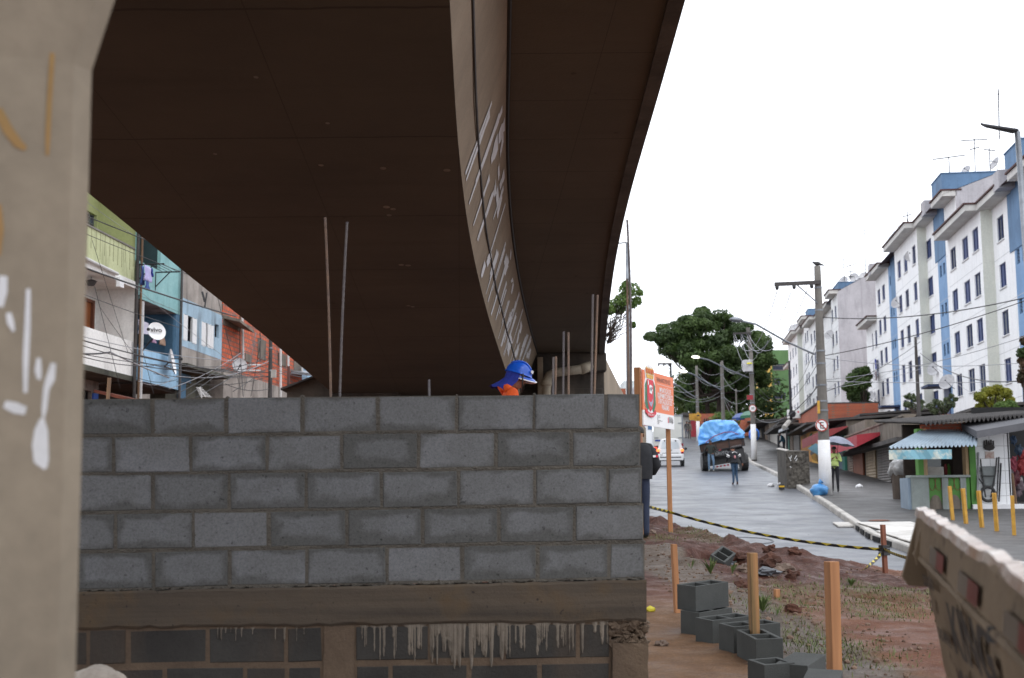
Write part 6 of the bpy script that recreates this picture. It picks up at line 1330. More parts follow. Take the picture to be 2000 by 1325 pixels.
m = MB(); tf = mk('tan_frame', S(170, 146, 110), S(150, 126, 96), 2, .8, .05); m.obox((kx_(1805), KY + .02, zc + .07), (kx_(1813) - kx_(1805), 0, 0), (0, .28, 0), (0, 0, zt_k - zc)); m.build('inner_frame', tf, kio); m = MB(); m.obox((kx_(1888), KY + .02, zc + .07), (kx_(1894) - kx_(1888), 0, 0), (0, .28, 0), (0, 0, zt_k - zc)); m.build('inner_frame', tf, kio)
M['kin'] = mk('kiosk_interior', S(62, 50, 42), S(40, 34, 30), 2, .9, 0)
m = MB(); m.obox((kx_(1804), KY + 1.9, zg_), (kx_(1907) - kx_(1804), 0, 0), (0, .1, 0), (0, 0, zt_k - zg_ + .3)); m.obox((kx_(1905), KY + .3, zg_), (.08, 0, 0), (0, 1.6, 0), (0, 0, zt_k - zg_ + .3)); m.build('back_wall', M['kin'], kio)
m = MB(); m.obox((kx_(1817), KY + .5, zc + .07), (kx_(1851) - kx_(1817), 0, 0), (0, .5, 0), (0, 0, .72)); oven = m.build('glass_cabinet', mk('cabinet_glass', S(88, 96, 96), S(70, 78, 80), 2, .2, 0), kio, bevel=.02); m = MB(); m.obox((kx_(1823), KY + .42, zc + .07), (kx_(1853) - kx_(1823), 0, 0), (0, .08, 0), (0, 0, .25)); m.build('cabinet_base', M['dirtywhite'], kio)
for k, px in enumerate((1858, 1866, 1874, 1880)):
    m = MB(); m.tube([(kx_(px), KY + 1.2, zc + .1), (kx_(px), KY + 1.2, zc + .34), (kx_(px), KY + 1.2, zc + .42)], [.05, .05, .02], 8); m.build('bottle', (M['pred'], M['dkmetal'], M['awn_red'], M['green'])[k], kio)
# corrugated awning
aY = 36.6; n_ = 22; zl, zh = W(1820, 875, aY).z, kzz(841); xa0, xa1 = W(1735, 876, aY).x, W(1908, 872, aY).x; xb0, xb1 = kx_(1802, 843), kx_(1912, 838)
m = MB(); r0, r1 = [], []
for k in range(n_ * 8 + 1):
    t = k / (n_ * 8); h = .045 * max(-.3, math.sin(t * n_ * 2 * math.pi)) ** 1; r0.append(Vector((lerp(xa0, xa1, t), aY, zl + h + .04 * t))); r1.append(Vector((lerp(xb0, xb1, t), KY + .1, zh + h)))
m.grid([r0, r1]); m.grid([[p - Vector((0, 0, .012)) for p in r0], [p - Vector((0, 0, .012)) for p in r1]]); m.build('corrugated_awning', mk('corrugated_galvanised', S(176, 190, 200), S(150, 166, 180), 1.2, .35, .05, 30, metal=.35, streak=.5, c3=S(130, 136, 140)), kio)
xv1 = W(1858, 880, aY).x; m = MB(); m.grid([[Vector((lerp(xa0, xv1, t / 10), aY - .03 + .02 * math.sin(t * 1.9), zl - .05)) for t in range(11)], [Vector((lerp(xa0, xv1, t / 10), aY - .03 + .035 * math.sin(t * 1.3), zl - .31)) for t in range(11)]])
n = NT('faded_blue_valance'); n.color(n.mix(n.ramp(n.noise(1.7, 6, .7), [(.48, 0), (.60, .9)]), S(112, 158, 172), S(204, 200, 184))); n.rough(.7); m.build('valance', n.m, kio)
m = MB(); m.tube([(xa1 - .1, aY + .1, zl), (kx_(1900), KY, zc + 1.0)], .02, 5); m.tube([(xa0 + .1, aY + .1, zl), (kx_(1795), KY, zc + 1.0)], .02, 5); m.build('awning_strut', M['dkmetal'], kio)
# roof with corrugated edge over both
m = MB(); r0, r1 = [], []; x0, x1 = kx_(1788, 826), kx_(2060, 815)
for k in range(401):
    t = k / 400; h = .05 * math.sin(t * 32 * 2 * math.pi); z = lerp(kzz(829, 1790), kzz(815, 2000) + .1, t); r0.append(Vector((lerp(x0, x1, t), KY - .7, z + h))); r1.append(Vector((lerp(x0, x1, t), KY + 4.5, z + h + .35)))
m.grid([r0, r1]); m.grid([[p - Vector((0, 0, .05)) for p in r0], r0]); m.build('corrugated_roof', M['sheet'], kio)
m = MB(); m.obox((kx_(1807), KY + .15, kzz(846)), (kx_(1925) - kx_(1807), 0, 0), (0, .15, 0), (0, 0, kzz(826) - kzz(846))); m.build('brick_band', M['brick_x'], kio)
# hardware shop
hw_ = thing('hardware_shop', 'white tiled hardware shop with a grey awning and a dark open doorway', 'shop', (kx_(1910), KY, kz))
n = NT('white_wall_tiles'); x = n.sep(); b = n.n('ShaderNodeTexBrick'); n.lk(n.comb(x[0], x[2]), b, 0); b.offset = 0
for k_, q_ in (('Color1', (.72, .73, .74)), ('Color2', (.66, .67, .69)), ('Mortar', (.33, .33, .34))): b.inputs[k_].default_value = (*q_, 1)
b.inputs['Scale'].default_value = 1; b.inputs['Mortar Size'].default_value = .008; b.inputs['Brick Width'].default_value = .42; b.inputs['Row Height'].default_value = .36; n.color(b.outputs[0]); n.rough(.3); M['tiles'] = n.m
zw = kzz(985, 1950); xd = kx_(1975)
m = MB(); m.obox((kx_(1907) + .02, KY + .12, zw), (xd - kx_(1907), 0, 0), (0, .2, 0), (0, 0, kzz(835) - zw)); m.obox((xd - .02, KY + .12, zw), (.06, 0, 0), (0, 1.6, 0), (0, 0, kzz(835) - zw)); m.build('tiled_wall', M['tiles'], hw_)
m = MB(); m.obox((kx_(1895), KY - .12, zg_ - .1), (6, 0, 0), (0, .25, 0), (0, 0, zw - zg_ + .1)); m.build('white_step', mk('white_step_tiles', (.74, .74, .75), (.64, .64, .66), 2, .4, .05, streak=.3, c3=(.4, .4, .4)), hw_, bevel=.01)
m = MB(); m.obox((xd, KY + 3, zw), (5, 0, 0), (0, .1, 0), (0, 0, 3)); m.obox((xd, KY + .2, zw - .02), (5, 0, 0), (0, 3, 0), (0, 0, .02)); m.build('interior', M['dark'], hw_)
goods = [(1980, 905, .16, S(196, 70, 96)), (1984, 935, .18, S(120, 40, 56)), (1990, 880, .14, S(60, 90, 120)), (1996, 915, .2, S(190, 30, 40)), (1998, 895, .2, S(200, 34, 44)), (1977, 925, .12, S(210, 200, 204)), (1988, 955, .2, S(140, 120, 130)), (1979, 860, .12, S(40, 80, 120)), (1994, 945, .12, S(220, 210, 210))]
for k, (px, py, r, c) in enumerate(goods): m = MB(); p = W(px, py, KY + .9 + .1 * k); m.lump(p, (r * .7, r * .4, r * 1.1), k, .9, 3); T(m.build('hanging_goods', mk('goods_%d' % k, tuple(q_ * .4 for q_ in c), None, 3, .7, .05)), ('pink goods hanging in the shop doorway beside the tiled wall', 'dark red goods hanging lower in the shop doorway', 'dull blue goods hanging high in the shop doorway', 'bright red goods at the right edge of the shop doorway', 'red garment hanging at the picture edge in the shop doorway', 'small white goods next to the doorway edge of the tiled wall', 'grey mauve goods stacked low in the shop doorway', 'dark blue goods hanging highest in the shop doorway', 'small pale goods low at the right of the shop doorway')[k], 'goods', 'goods in the hardware shop doorway')
m = MB(); gx0, gx1 = W(1908, 855, 37.2).x, W(2060, 855, 37.2).x; m.prism([(gx0, 37.2, kzz(842, 1920, 37.2)), (gx0, 37.2, kzz(856, 1920, 37.2)), (gx0 + .12, KY + .1, kzz(838)), (gx0 + .12, KY + .1, kzz(828))], (gx1 - gx0, 0, .35)); m.build('awning', mk('grey_awning_cloth', S(92, 92, 96), S(76, 76, 80), 1.2, .8, .1), hw_)
m = MB(); c = W(1932, 874, KY + .08); m.sphere(c, (.17, .03, .10), 10, 4); 
for k in range(5): m.obox(c + Vector((-.15 + k * .065, 0, .05)), (.04, 0, 0), (0, .02, 0), (0, 0, .14 + .03 * (k % 2)))
m.build('wall_crest', M['sheet'], hw_); m = MB(); m.obox(c + Vector((-.12, .02, -.32)), (.26, 0, 0), (0, .02, 0), (0, 0, .2)); m.build('wall_notice', mk('poster_paper', S(196, 188, 180), S(160, 120, 110), 9, .8, 0), hw_)
# wheelbarrow hung upright on the tiled wall
wb = thing('wheelbarrow', 'grey wheelbarrow standing on its wheel against the white tiled wall', 'wheelbarrow', (kx_(1932), KY, zw)); zwb = kzz(985, 1930) - .2
m = MB(); c = W(1931, 930, KY - .02); m.prism([c + Vector((-.20, 0, .28)), c + Vector((.24, 0, .28)), c + Vector((.17, 0, -.30)), c + Vector((-.13, 0, -.30))], (0, .12, 0)); m.build('tray', mk('barrow_tray', S(124, 130, 130), S(96, 102, 102), 3, .5, .1), wb, bevel=.03)
m = MB()
for s in (-1, 1): m.tube([W(1931 + s * 16, 894 if s > 0 else 897, KY - .06), W(1931 + s * 13, 925, KY - .1), W(1930 + s * 5, 972, KY - .1)], .022, 6)
m.tube([W(1915, 930, KY - .12), W(1944, 930, KY - .12)], .018, 6); m.tube([W(1912, 935, KY - .14), W(1921, 948, KY - .12)], .018, 6); m.build('handle_frame', M['plastic'], wb)
m = MB(); c = W(1930, 968, KY - .1); m.tube([c + Vector((.20 * math.cos(a), 0, .20 * math.sin(a) + .04)) for a in [2 * math.pi * i / 20 for i in range(21)]], .045, 8, False); m.build('wheel', M['black'], wb)
for k, (xa_, ya_, xb_, yb3, r, lb, mt) in enumerate(((1911, 884, 1909, 975, .03, 'pale long pole leaning on the tiled wall left of the wheelbarrow', 'wiregrey'), (1951, 893, 1947, 975, .022, 'dark tool handle leaning right beside the wheelbarrow', 'plastic'), (1955, 905, 1951, 980, .026, 'thicker dark tool handle furthest right of the wheelbarrow', 'dkmetal'), (1947, 960, 1947, 998, .016, 'thin dark rod standing low in front of the white step', 'plastic'), (1977, 925, 1984, 985, .04, 'grey timber plank leaning in the dark shop doorway', 'wood_old'))):
    m = MB(); m.tube([W(xb_, yb3, KY - .12 + (.5 if k == 4 else 0)), W(xa_, ya_, KY + .05 + (.5 if k == 4 else 0))], r, 6); T(m.build('tool_handle' if k in (1, 2) else ('rod' if k == 3 else 'pole' if k == 0 else 'plank'), M[mt]), lb, 'tool')
# litter bin with a plastic bag
bn = thing('litter_bin', 'tall brown bin lined with a clear plastic bag beside the kiosk', 'bin', ghit(1760, 975, swz, 30)); p = Vector(bn.location); Yb_ = p.y
m = MB(); m.tube([p + Vector((0, 0, -.05)), p + Vector((0, 0, .9))], [.26, .29], 12); m.build('drum', mk('bin_brown', S(96, 84, 74), S(70, 60, 54), 2, .7, .1), bn); m = MB(); m.lump(p + Vector((.0, -.03, .98)), (.36, .34, .36), 5, .35, 3); m.build('plastic_bag', mk('clear_plastic', S(190, 190, 190), S(140, 138, 136), 6, .2, .3, 8), bn, smooth=True)
# yellow bollards
bl0 = None
for k, (x, y, h, ln) in enumerate(((1861, 1017, 64, -.05), (1887, 1024, 66, -.05), (1918, 1031, 67, -.07), (1947, 1038, 71, -.06), (1981, 1046, 74, -.05))):
    p = ghit(x, y, swz, 20)
    if bl0 is None:
        m = MB(); m.box((0, 0, .42), (.085, .085, .92)); bl0 = m.build('bollard', M['yel'], bevel=.008); o = bl0
    else: o = bl0.copy(); COL.objects.link(o)
    o.location = p; o.rotation_euler = (0, ln, .3 * k); T(o, ('yellow square post in front of the kiosk counter, farthest left of five', 'second yellow square post from the left, before the kiosk', 'middle one of five yellow square posts, before the wheelbarrow', 'fourth yellow square post from the left, before the white step', 'nearest and rightmost yellow square post, before the open doorway')[k], 'bollard', 'yellow posts on the pavement')
# rough concrete stub wall beside the kerb
pa, pb2, pc = ghit(1537, 948, swz, 20), ghit(1582, 946, swz, 20), ghit(1524, 940, swz, 20); m = MB(); M['rough'] = mk('rough_render', S(96, 91, 84), S(62, 58, 54), 2.5, .95, 1.0, 14, streak=.3, c3=S(44, 42, 40), dist=.05)
hS = W(1560, 882, pa.y).z - pa.z
sw = thing('stub_wall', 'rough dark concrete stub wall with white scratches standing at the kerb', 'wall', pa); m.prism([pa + Vector((0, 0, -.4)), pb2 + Vector((0, 0, -.4)), pb2 + Vector((.3, 2.4, -.3)), pc + Vector((0, .5, -.4))], (0, 0, hS + .4)); g_ = 22; m.grid([[lerp(pa, pb2, i / g_) + Vector((.0, -.03 + .09 * noise.noise(Vector((i * .45, j * .6, 2))), -.3 + (hS + .28) * j / g_)) for i in range(g_ + 1)] for j in range(g_ + 1)]); m.build('masonry', M['rough'], sw)
m = MB(); m.prism([pc + Vector((-.05, .4, hS + .02)), pa + Vector((-.02, -.05, hS + .01)), pa + Vector((.12, .0, hS + .05)), pc + Vector((.1, .6, hS + .06))], (0, 0, .03)); m.build('coping', M['dirtywhite'], sw)
m = MB()
for a, b_ in (((1541, 893), (1545, 901)), ((1546, 890), (1544, 896)), ((1552, 897), (1556, 890)), ((1557, 896), (1554, 901)), ((1543, 911), (1545, 914))): m.tube([W(*a, pa.y - .14), W(*b_, pa.y - .14)], .014, 4)
m.build('white_scratch', M['paintw'], sw)
# bags
def bag(label, px, py, r, mat, fn=swz, y0=20):
    p = ghit(px, py, fn, y0); m = MB(); m.lump(p + Vector((0, 0, r * .55)), (r * 1.1, r * .9, r * .8), px, .25, 3); m.tube([p + Vector((.05, 0, r * 1.15)), p + Vector((.03, 0, r * 1.5)), p + Vector((.1, 0, r * 1.7))], [.10, .05, .11], 8); T(m.build('rubbish_bag', mat, smooth=True), label, 'bag')
bag('knotted blue rubbish bag at the foot of the no parking pole', 1600, 968, .29, mk('blue_bag', S(82, 150, 206), S(60, 122, 184), 4, .3, .8, 5, dist=.06))
# payphone dome
p = ghit(1474, 893, swz, 40); ph = thing('payphone', 'blue egg shaped payphone hood beside the far whitewashed pole', 'payphone', p); c = W(1473, 849, p.y); r_ = 11.0 / FPX * p.y
m = MB(); m.sphere(c, (r_, r_ * .7, r_ * 1.2), 18, 12); m.build('hood', mk('payphone_blue', S(42, 112, 206), S(32, 92, 180), 2, .35, 0), ph, smooth=True); m = MB(); m.tube([p + Vector((0, .2, -.1)), Vector((c.x, c.y + .2, c.z))], .05, 8); m.build('post', M['dkmetal'], ph); m = MB(); m.obox(c + Vector((-.2, -r_ * .72, -.25)), (.4, 0, 0), (0, .2, 0), (0, 0, .5)); m.build('telephone', M['plastic'], ph)
# lean-to and folded sheet roof over the teal jacket man
p0 = W(1517, 862, 88); lt = thing('lean_to', 'dark sheet lean-to with a bent pale sheet edge over the bending man', 'lean-to', (p0.x, p0.y, zr(88))); m = MB(); a, b_, c_, d_ = W(1510, 838, 88), W(1545, 826, 88), W(1553, 824, 94), W(1520, 834, 96); m.prism([a, b_, c_, d_], (0, 0, .1)); m.build('roof', M['sheet'], lt); m = MB(); m.prism([W(1520, 846, 86), W(1540, 838, 86), W(1537, 833, 87), W(1521, 841, 88)], (0, 0, .05)); m.build('bent_sheet', M['metal'], lt); m = MB(); m.tube([W(1541, 824, 87), W(1531, 836, 86)], .16, 8); m.build('downpipe', M['dirtywhite'], lt); m = MB(); m.tube([W(1536, 842, 86), W(1538, 895, 86)], .06, 6); m.tube([W(1520, 850, 87), W(1521, 890, 87)], .08, 6); m.build('post', M['dkmetal'], lt)
# far end of the street
M['redgate'] = mk('red_gate_paint', S(150, 36, 48), S(130, 30, 42), 2, .6, .05); FY = 140
fw = thing('street_end_wall', 'brick and plaster wall closing the far end of the street with a red gate', 'wall', W(1370, 860, FY)); 
def fbox(m, a, b_, yt, yb4, d=.3, Y=FY): p, q = W(a, yb4, Y), W(b_, yt, Y); m.obox((p.x, Y, p.z), (q.x - p.x, 0, 0), (0, d, 0), (0, 0, q.z - p.z))
m = MB(); fbox(m, 1366, 1422, 808, 870); fbox(m, 1422, 1470, 815, 870); m.build('brick_wall', M['brick_x'], fw); m = MB(); fbox(m, 1320, 1350, 812, 866); m.build('plaster_wall', M['dirtywhite'], fw); m = MB(); fbox(m, 1350, 1363, 822, 858, .2, FY - .15); m.build('gate', M['redgate'], fw); m = MB(); fbox(m, 1347, 1366, 818, 866, .25, FY - .05); m.build('gate_pillar', M['conc'], fw)
m = MB()
for x in range(1376, 1420, 4): fbox(m, x, x + 1.2, 818, 868, .08, FY - 1)
fbox(m, 1372, 1420, 822, 824, .06, FY - 1.1); m.build('railing', M['dkmetal'], fw)
m = MB(); fbox(m, 1334, 1352, 806, 812, 4, FY - 1.5); m.build('roof', M['sheet'], fw)
for k, (a, b_, y0, y1, c, lb) in enumerate(((1430, 1455, 812, 822, S(44, 74, 140), 'dark blue tarpaulin roof above the stalls past the lorry'), (1446, 1468, 808, 818, S(40, 104, 76), 'dark green tarpaulin roof next to the blue one past the lorry'))):
    m = MB(); m.prism([W(a, y1, 118 - k), W(b_, y1 - 2, 118 - k), W(b_ - 4, y0, 121 - k), W(a + 8, y0 + 2, 121 - k)], (0, 0, .25)); T(m.build('tarpaulin_roof', mk('roof_tarp_%d' % k, c, None, 2, .5, .2)), lb, 'tarpaulin')
hb = thing('far_building', 'pale distant building seen between the viaduct ramp and the notice board', 'building', W(1231, 770, 300)); m = MB(); p, q = W(1219, 800, 300), W(1240, 744, 300); m.obox(p, (q.x - p.x, 0, 0), (0, 10, 0), (0, 0, q.z - p.z)); m.build('wall', mk('far_pale', S(196, 206, 206), S(186, 196, 198), .3, .9, 0), hb); m = MB(); p, q = W(1238, 800, 298), W(1250, 757, 298); m.obox(p, (q.x - p.x + 4, 0, 0), (0, 10, 0), (0, 0, q.z - p.z)); m.build('annex', M['gable'], hb)
m = MB(); p, q = W(1206, 800, 180), W(1222, 759, 180); m.obox(p, (q.x - p.x, 0, 0), (0, 10, 0), (0, 0, q.z - p.z)); T(m.build('brick_house', M['brick_x']), 'small red brick house seen right of the viaduct ramp wall', 'house')

for k, (x, y0, y1, c, lb) in enumerate(((1709.5, 702, 722, S(60, 70, 150), 'dark blue washing hanging from a window of the stepped end piece'), (1710, 726, 744, S(150, 130, 140), 'pale pinkish washing hanging lower on the stepped end piece'))):
    Y = pY(x, J + .25, FA, y0); z0, z1 = W(x, y1, Y).z, W(x, y0, Y).z; m = MB(); m.grid([[fp(Y + d, J + .25 + .05 * math.sin(d * 9 + z), lerp(z1, z0, z)) for d in (-.5, -.25, 0, .25, .5)] for z in (0, .33, .66, 1)]); T(m.build('laundry', mk('washing_%d' % k, c, None, 4, .9, .1)), lb, 'laundry')
# ================================================================== poles, signs, wires
def pole(label, px, py, pyt, w0, w1, Y=None, arm=None, white=None, fn=swz, bands=True, lamp=None, mat=None):
    p = ghit(px, py, fn, 20) if Y is None else W(px, py, Y); top = Vector((p.x, p.y, W(px, pyt, p.y).z)); t = thing('utility_pole', label, 'utility pole', p); k = p.y / FPX
    n = 12; pts = [lerp(p - Vector((0, 0, .3)), top, i / n) for i in range(n + 1)]; rs = [lerp(w0, w1, i / n) * k / 2 for i in range(n + 1)]
    m = MB(); m.tube(pts, rs, 12); m.build('shaft', mat or M['pole'], t, smooth=True)
    if white:
        zw_ = W(px, white, p.y).z; m = MB(); f = (zw_ - p.z) / (top.z - p.z); q = Vector((p.x, p.y, zw_)); m.tube([p + Vector((0, 0, -.1)), lerp(p, q, .5), q], [w0 * k / 2 * 1.03, lerp(w0, w1, f / 2) * k / 2 * 1.03, lerp(w0, w1, f) * k / 2 * 1.03], 14); m.build('whitewash', M['whitepaint'], t, smooth=True)
    if arm:
        for (x0, x1, y0, y1) in arm:
            a, b = W(x0, y0, p.y - .15), W(x1, y1, p.y - .15); m = MB(); d = (b - a); m.obox(a - Vector((0, .06, .06)), d, Vector((0, .12, 0)), Vector((0, 0, .13))); m.build('crossarm', M['sheet'], t)
            m = MB(); m.tube([lerp(a, b, .45), Vector((p.x - .05, p.y - .1, a.z - abs(d.x) * .42))], .025, 5); m.build('arm_brace', M['metal'], t)
            for f in (.05, .42, .8):
                m = MB(); c = lerp(a, b, f); sgn = -1; m.tube([c, c + Vector((0, 0, sgn * .12)), c + Vector((0, 0, sgn * .2))], [.05, .07, .04], 8); m.build('insulator', M['plastic'], t)
    if bands:
        m = MB()
        for f in bands if isinstance(bands, (list, tuple)) else (.45, .52, .6, .8):
            c = lerp(p, top, f); r = lerp(w0, w1, f) * k / 2; m.tube([c, c + Vector((0, 0, .05))], r * 1.08, 12)
        m.build('steel_band', M['metal'], t)
    if lamp:
        (x0, y0), (x1, y1), lit = lamp; a, b = W(x0, y0, p.y - .15), W(x1, y1, p.y - 3); m = MB(); mid = lerp(a, b, .8) + Vector((0, 0, .12)); m.tube([a, lerp(a, b, .4), mid, b], .035 * max(1, p.y / 70), 7); m.build('lamp_arm', M['metal'], t)
        d = (b - mid).normalized(); m = MB(); q = Vector((1, 0, 0)).rotation_difference(Vector((d.x, d.y, 0)).normalized()).to_matrix(); m.sphere(b + d * .25, (.34 * max(1, p.y / 80), .13 * max(1, p.y / 80), .09 * max(1, p.y / 80)), 10, 6, rot=q); m.build('lamp_head', mk('lamp_lit', S(250, 246, 226), S(236, 230, 210), 3, .4, 0, emit=(1, .95, .8, 1.6)) if lit else M['metal'], t, smooth=True)
    return t, p, top
epole, ep, et = pole('big concrete utility pole with a whitewashed base, crossarm and a bird on top', 1613, 966, 520, 25, 13, arm=[(1513, 1603, 556, 552)], white=860, lamp=((1590, 692), (1447, 627), False), bands=(.30, .36, .40, .47, .565, .62, .80, .9))
kE = ep.y
# no parking sign
def rsign(label, px, py, r, Y, name, letters, strike, mat2=None):
    c = W(px, py, Y); t = thing(name, label, 'road sign', c); R_ = r / FPX * Y
    m = MB(); m.tube([c + Vector((0, .03, 0)), c], R_, 28); m.build('plate', M['pwhite'], t)
    m = MB(); rows = [[c + Vector((R_ * f * math.cos(a), -.006, R_ * f * math.sin(a))) for a in [2 * math.pi * i / 36 for i in range(37)]] for f in (1.0, .82)]; m.grid(rows); m.build('rim', M['signred'], t)
    o = text(letters, R_ * (1.5 if len(letters) == 1 else .95), 'lettering', M['pblack'], t, c + Vector((0, 0, -R_ * (.52 if len(letters) == 1 else .30))), (1, 0, 0), (0, 0, 1), .008, 'CENTER', 1.0, .012 * R_)
    if strike:
        m = MB(); a = math.radians(135); u = Vector((math.cos(a), 0, math.sin(a))); v = Vector((-u.z, 0, u.x)); m.prism([c + u * R_ * .85 + v * R_ * .08 + Vector((0, -.016, 0)), c + u * R_ * .85 - v * R_ * .08 + Vector((0, -.016, 0)), c - u * R_ * .85 - v * R_ * .08 + Vector((0, -.016, 0)), c - u * R_ * .85 + v * R_ * .08 + Vector((0, -.016, 0))], (0, .004, 0)); m.build('strike_bar', M['signred'], t)
    return t
M['signred'] = mk('sign_red', S(178, 58, 44), S(150, 50, 40), 4, .6, 0)
rsign('round no parking sign with a struck letter E on the big whitewashed pole', 1605, 831, 12, kE - .24, 'parking_sign', 'E', True)
m = MB(); bt = Vector((et.x, et.y, et.z)); m.sphere(bt + Vector((0, 0, .09)), (.12, .07, .08), 8, 5); m.sphere(bt + Vector((-.12, 0, .13)), (.05, .045, .045), 6, 4); m.tube([bt + Vector((.08, 0, .07)), bt + Vector((.26, 0, .02))], [.05, .015], 5); m.tube([bt + Vector((-.16, 0, .13)), bt + Vector((-.2, 0, .125))], [.015, .003], 4); m.tube([bt, bt + Vector((0, 0, .05))], .012, 4); T(m.build('bird', M['black']), 'dark pigeon perched on top of the big concrete pole', 'bird')
m = MB(); q = Vector((ep.x, ep.y, 0)); c = W(1597, 808, kE - .22); m.obox(c, (.09, 0, 0), (0, .03, 0), (0, 0, .45)); T(m.build('marker_plate', M['yel']), 'small yellow marker plate on the big concrete pole above the sign', 'plate')
p2, pp2, pt2 = pole('whitewashed utility pole with transformer box beside the blue payphone', 1473, 895, 690, 11, 8, Y=88, white=829, arm=[(1432, 1468, 652, 651)], lamp=((1462, 738), (1364, 699), True), fn=swz)
pt2b = W(1462, 640, 88); m = MB(); m.tube([Vector((pp2.x, pp2.y, pt2.z - .1)), Vector((pp2.x - .15, pp2.y, pt2b.z))], .13, 8); m.build('shaft_top', M['pole'], p2)
tb = thing('transformer_box', 'pale grey electrical box with a yellow label on the whitewashed pole', 'transformer', W(1462, 714, 87.6)); c = W(1453, 726, 87.5); m = MB(); m.obox(c, (W(1471, 726, 87.5).x - c.x, 0, 0), (0, .35, 0), (0, 0, W(1453, 703, 87.5).z - c.z)); m.build('casing', M['dish'], tb, bevel=.04); m = MB(); c = W(1459, 711, 87.4); m.obox(c, (.34, 0, 0), (0, .03, 0), (0, 0, .09)); m.build('label', mk('yellow_tag_glow', S(230, 220, 40), S(220, 210, 40), 4, .5, 0, emit=(.6, .6, .05, .15)), tb); m = MB(); m.tube([W(1450, 705, 87.5), W(1449, 715, 87.5), W(1451, 724, 87.5), W(1454, 727, 87.5)], .03, 5); m.build('conduit', M['dish'], tb)  # the yellow label is given a faint glow of its own
rsign('round thirty speed limit sign on the whitewashed pole past the lorry', 1470, 798, 7.3, 87.4, 'speed_sign', '30', False)
m = MB(); c = W(1459, 781, 87.5); m.obox(c, (.4, 0, 0), (0, .03, 0), (0, 0, .3)); T(m.build('sign_plate', M['redgate']), 'small dark red plate above the thirty speed sign', 'sign')
pole('slim grey pole behind the lorry with a long lamp arm', 1414, 838, 705, 6, 5, Y=110, lamp=None); p3, pp3, pt3 = pole('grey pole with a whitewashed foot by the red gate and a curved lamp arm', 1364, 862, 715, 7, 5, Y=128, white=822, lamp=((1361, 778), (1318, 752), False)); p4, _, _ = pole('slim pole behind the orange notice board with a lamp arm reaching left', 1412, 836, 708, 5, 4.5, Y=108, lamp=((1409, 762), (1339, 727), True))
pole('dark pole with a crossarm standing above the orange notice board', 1313, 850, 709, 5, 4, Y=110, arm=[(1285, 1312, 711, 711)], mat=M['dkmetal'])
pole('dark bare pole in front of the middle apartment block', 1795, 812, 658, 9, 5, Y=62, bands=False, mat=M['sheet']); pole('dark thin pole in front of the brick storey', 1545, 812, 705, 5.5, 4, Y=95, bands=False, mat=M['dkmetal']); pole('thin dark pole in the trees left of the transformer pole', 1439, 815, 760, 3, 3, Y=130, bands=False)
# yellow hump warning signs
for k, (x0, x1, y0, y1, lb) in enumerate(((1346, 1366, 808, 821, 'wide yellow sign beside the diamond one by the red gate'), (1357, 1369, 817, 823, 'small yellow plate under the diamond sign by the red gate'))):
    m = MB(); a, b = W(x0, y1, 126 - k * .2), W(x1, y0, 126 - k * .2); m.obox(a, (b.x - a.x, 0, 0), (0, .05, 0), (0, 0, b.z - a.z)); T(m.build('warning_sign', M['yel']), lb, 'sign')
wsn = thing('warning_sign', 'yellow diamond hump warning sign on the whitewashed pole by the red gate', 'sign', W(1363.5, 812, 125.6)); m = MB(); c = W(1363.5, 812, 125.6); m.prism([c + Vector((.36, 0, 0)), c + Vector((0, 0, .36)), c + Vector((-.36, 0, 0)), c + Vector((0, 0, -.36))], (0, .04, 0)); m.build('plate', M['yel'], wsn); m = MB(); m.prism([c + Vector((.18, -.012, -.05)), c + Vector((.07, -.012, .06)), c + Vector((-.07, -.012, .06)), c + Vector((-.18, -.012, -.05))], (0, .01, 0)); m.build('hump_symbol', M['black'], wsn)
# LED street lamp at the far right
lpY = 30; lp_ = thing('street_lamp', 'grey steel street lamp with a flat head at the right picture edge', 'street lamp', (W(2003, 1000, lpY).x, lpY, zr(lpY))); m = MB(); a, b = W(1995, 640, lpY), W(1987, 258, lpY); m.tube([Vector((b.x + .14, lpY, zr(lpY))), Vector((b.x + .07, lpY, (a.z))), b], [.085, .075, .065], 12); m.build('shaft', M['metal'], lp_, smooth=True)
m = MB(); h0, h1 = W(1984, 258, lpY), W(1914, 244, lpY); d = h1 - h0; m.prism([h0 + Vector((0, -.17, -.03)), h0 + d * .93 + Vector((0, -.12, -.06)), h0 + d + Vector((0, -.02, -.01)), h0 + d * .78 + Vector((0, .18, .02)), h0 + Vector((0, .17, .0))], (0, 0, .06)); m.build('lamp_head', M['dkmetal'], lp_, bevel=.015); m = MB(); m.tube([b - Vector((.0, 0, .08)), b + Vector((0, 0, .03)), h0 + Vector((-.03, 0, .0))], .05, 8); m.build('elbow', M['metal'], lp_)
# tapering lamp column beyond the ramp, arm reaching left
cY = 52; cl = thing('street_lamp', 'tall pale tapering lamp column rising behind the small tree beyond the ramp', 'street lamp', (W(1222, 770, cY).x, cY, zr(cY))); b = W(1224.5, 474, cY); m = MB(); m.tube([Vector((b.x - .04, cY, zr(cY))), Vector((b.x - .02, cY, lerp(zr(cY), b.z, .6))), b], [.13, .10, .055], 12); m.build('shaft', M['metal'], cl, smooth=True); m = MB(); a2_ = W(1170, 479, cY); m.tube([b, lerp(b, a2_, .35), a2_], .025, 6); m.build('lamp_arm', M['dkmetal'], cl); m = MB(); m.sphere(a2_, (.3, .12, .07), 8, 5); m.build('lamp_head', M['metal'], cl)
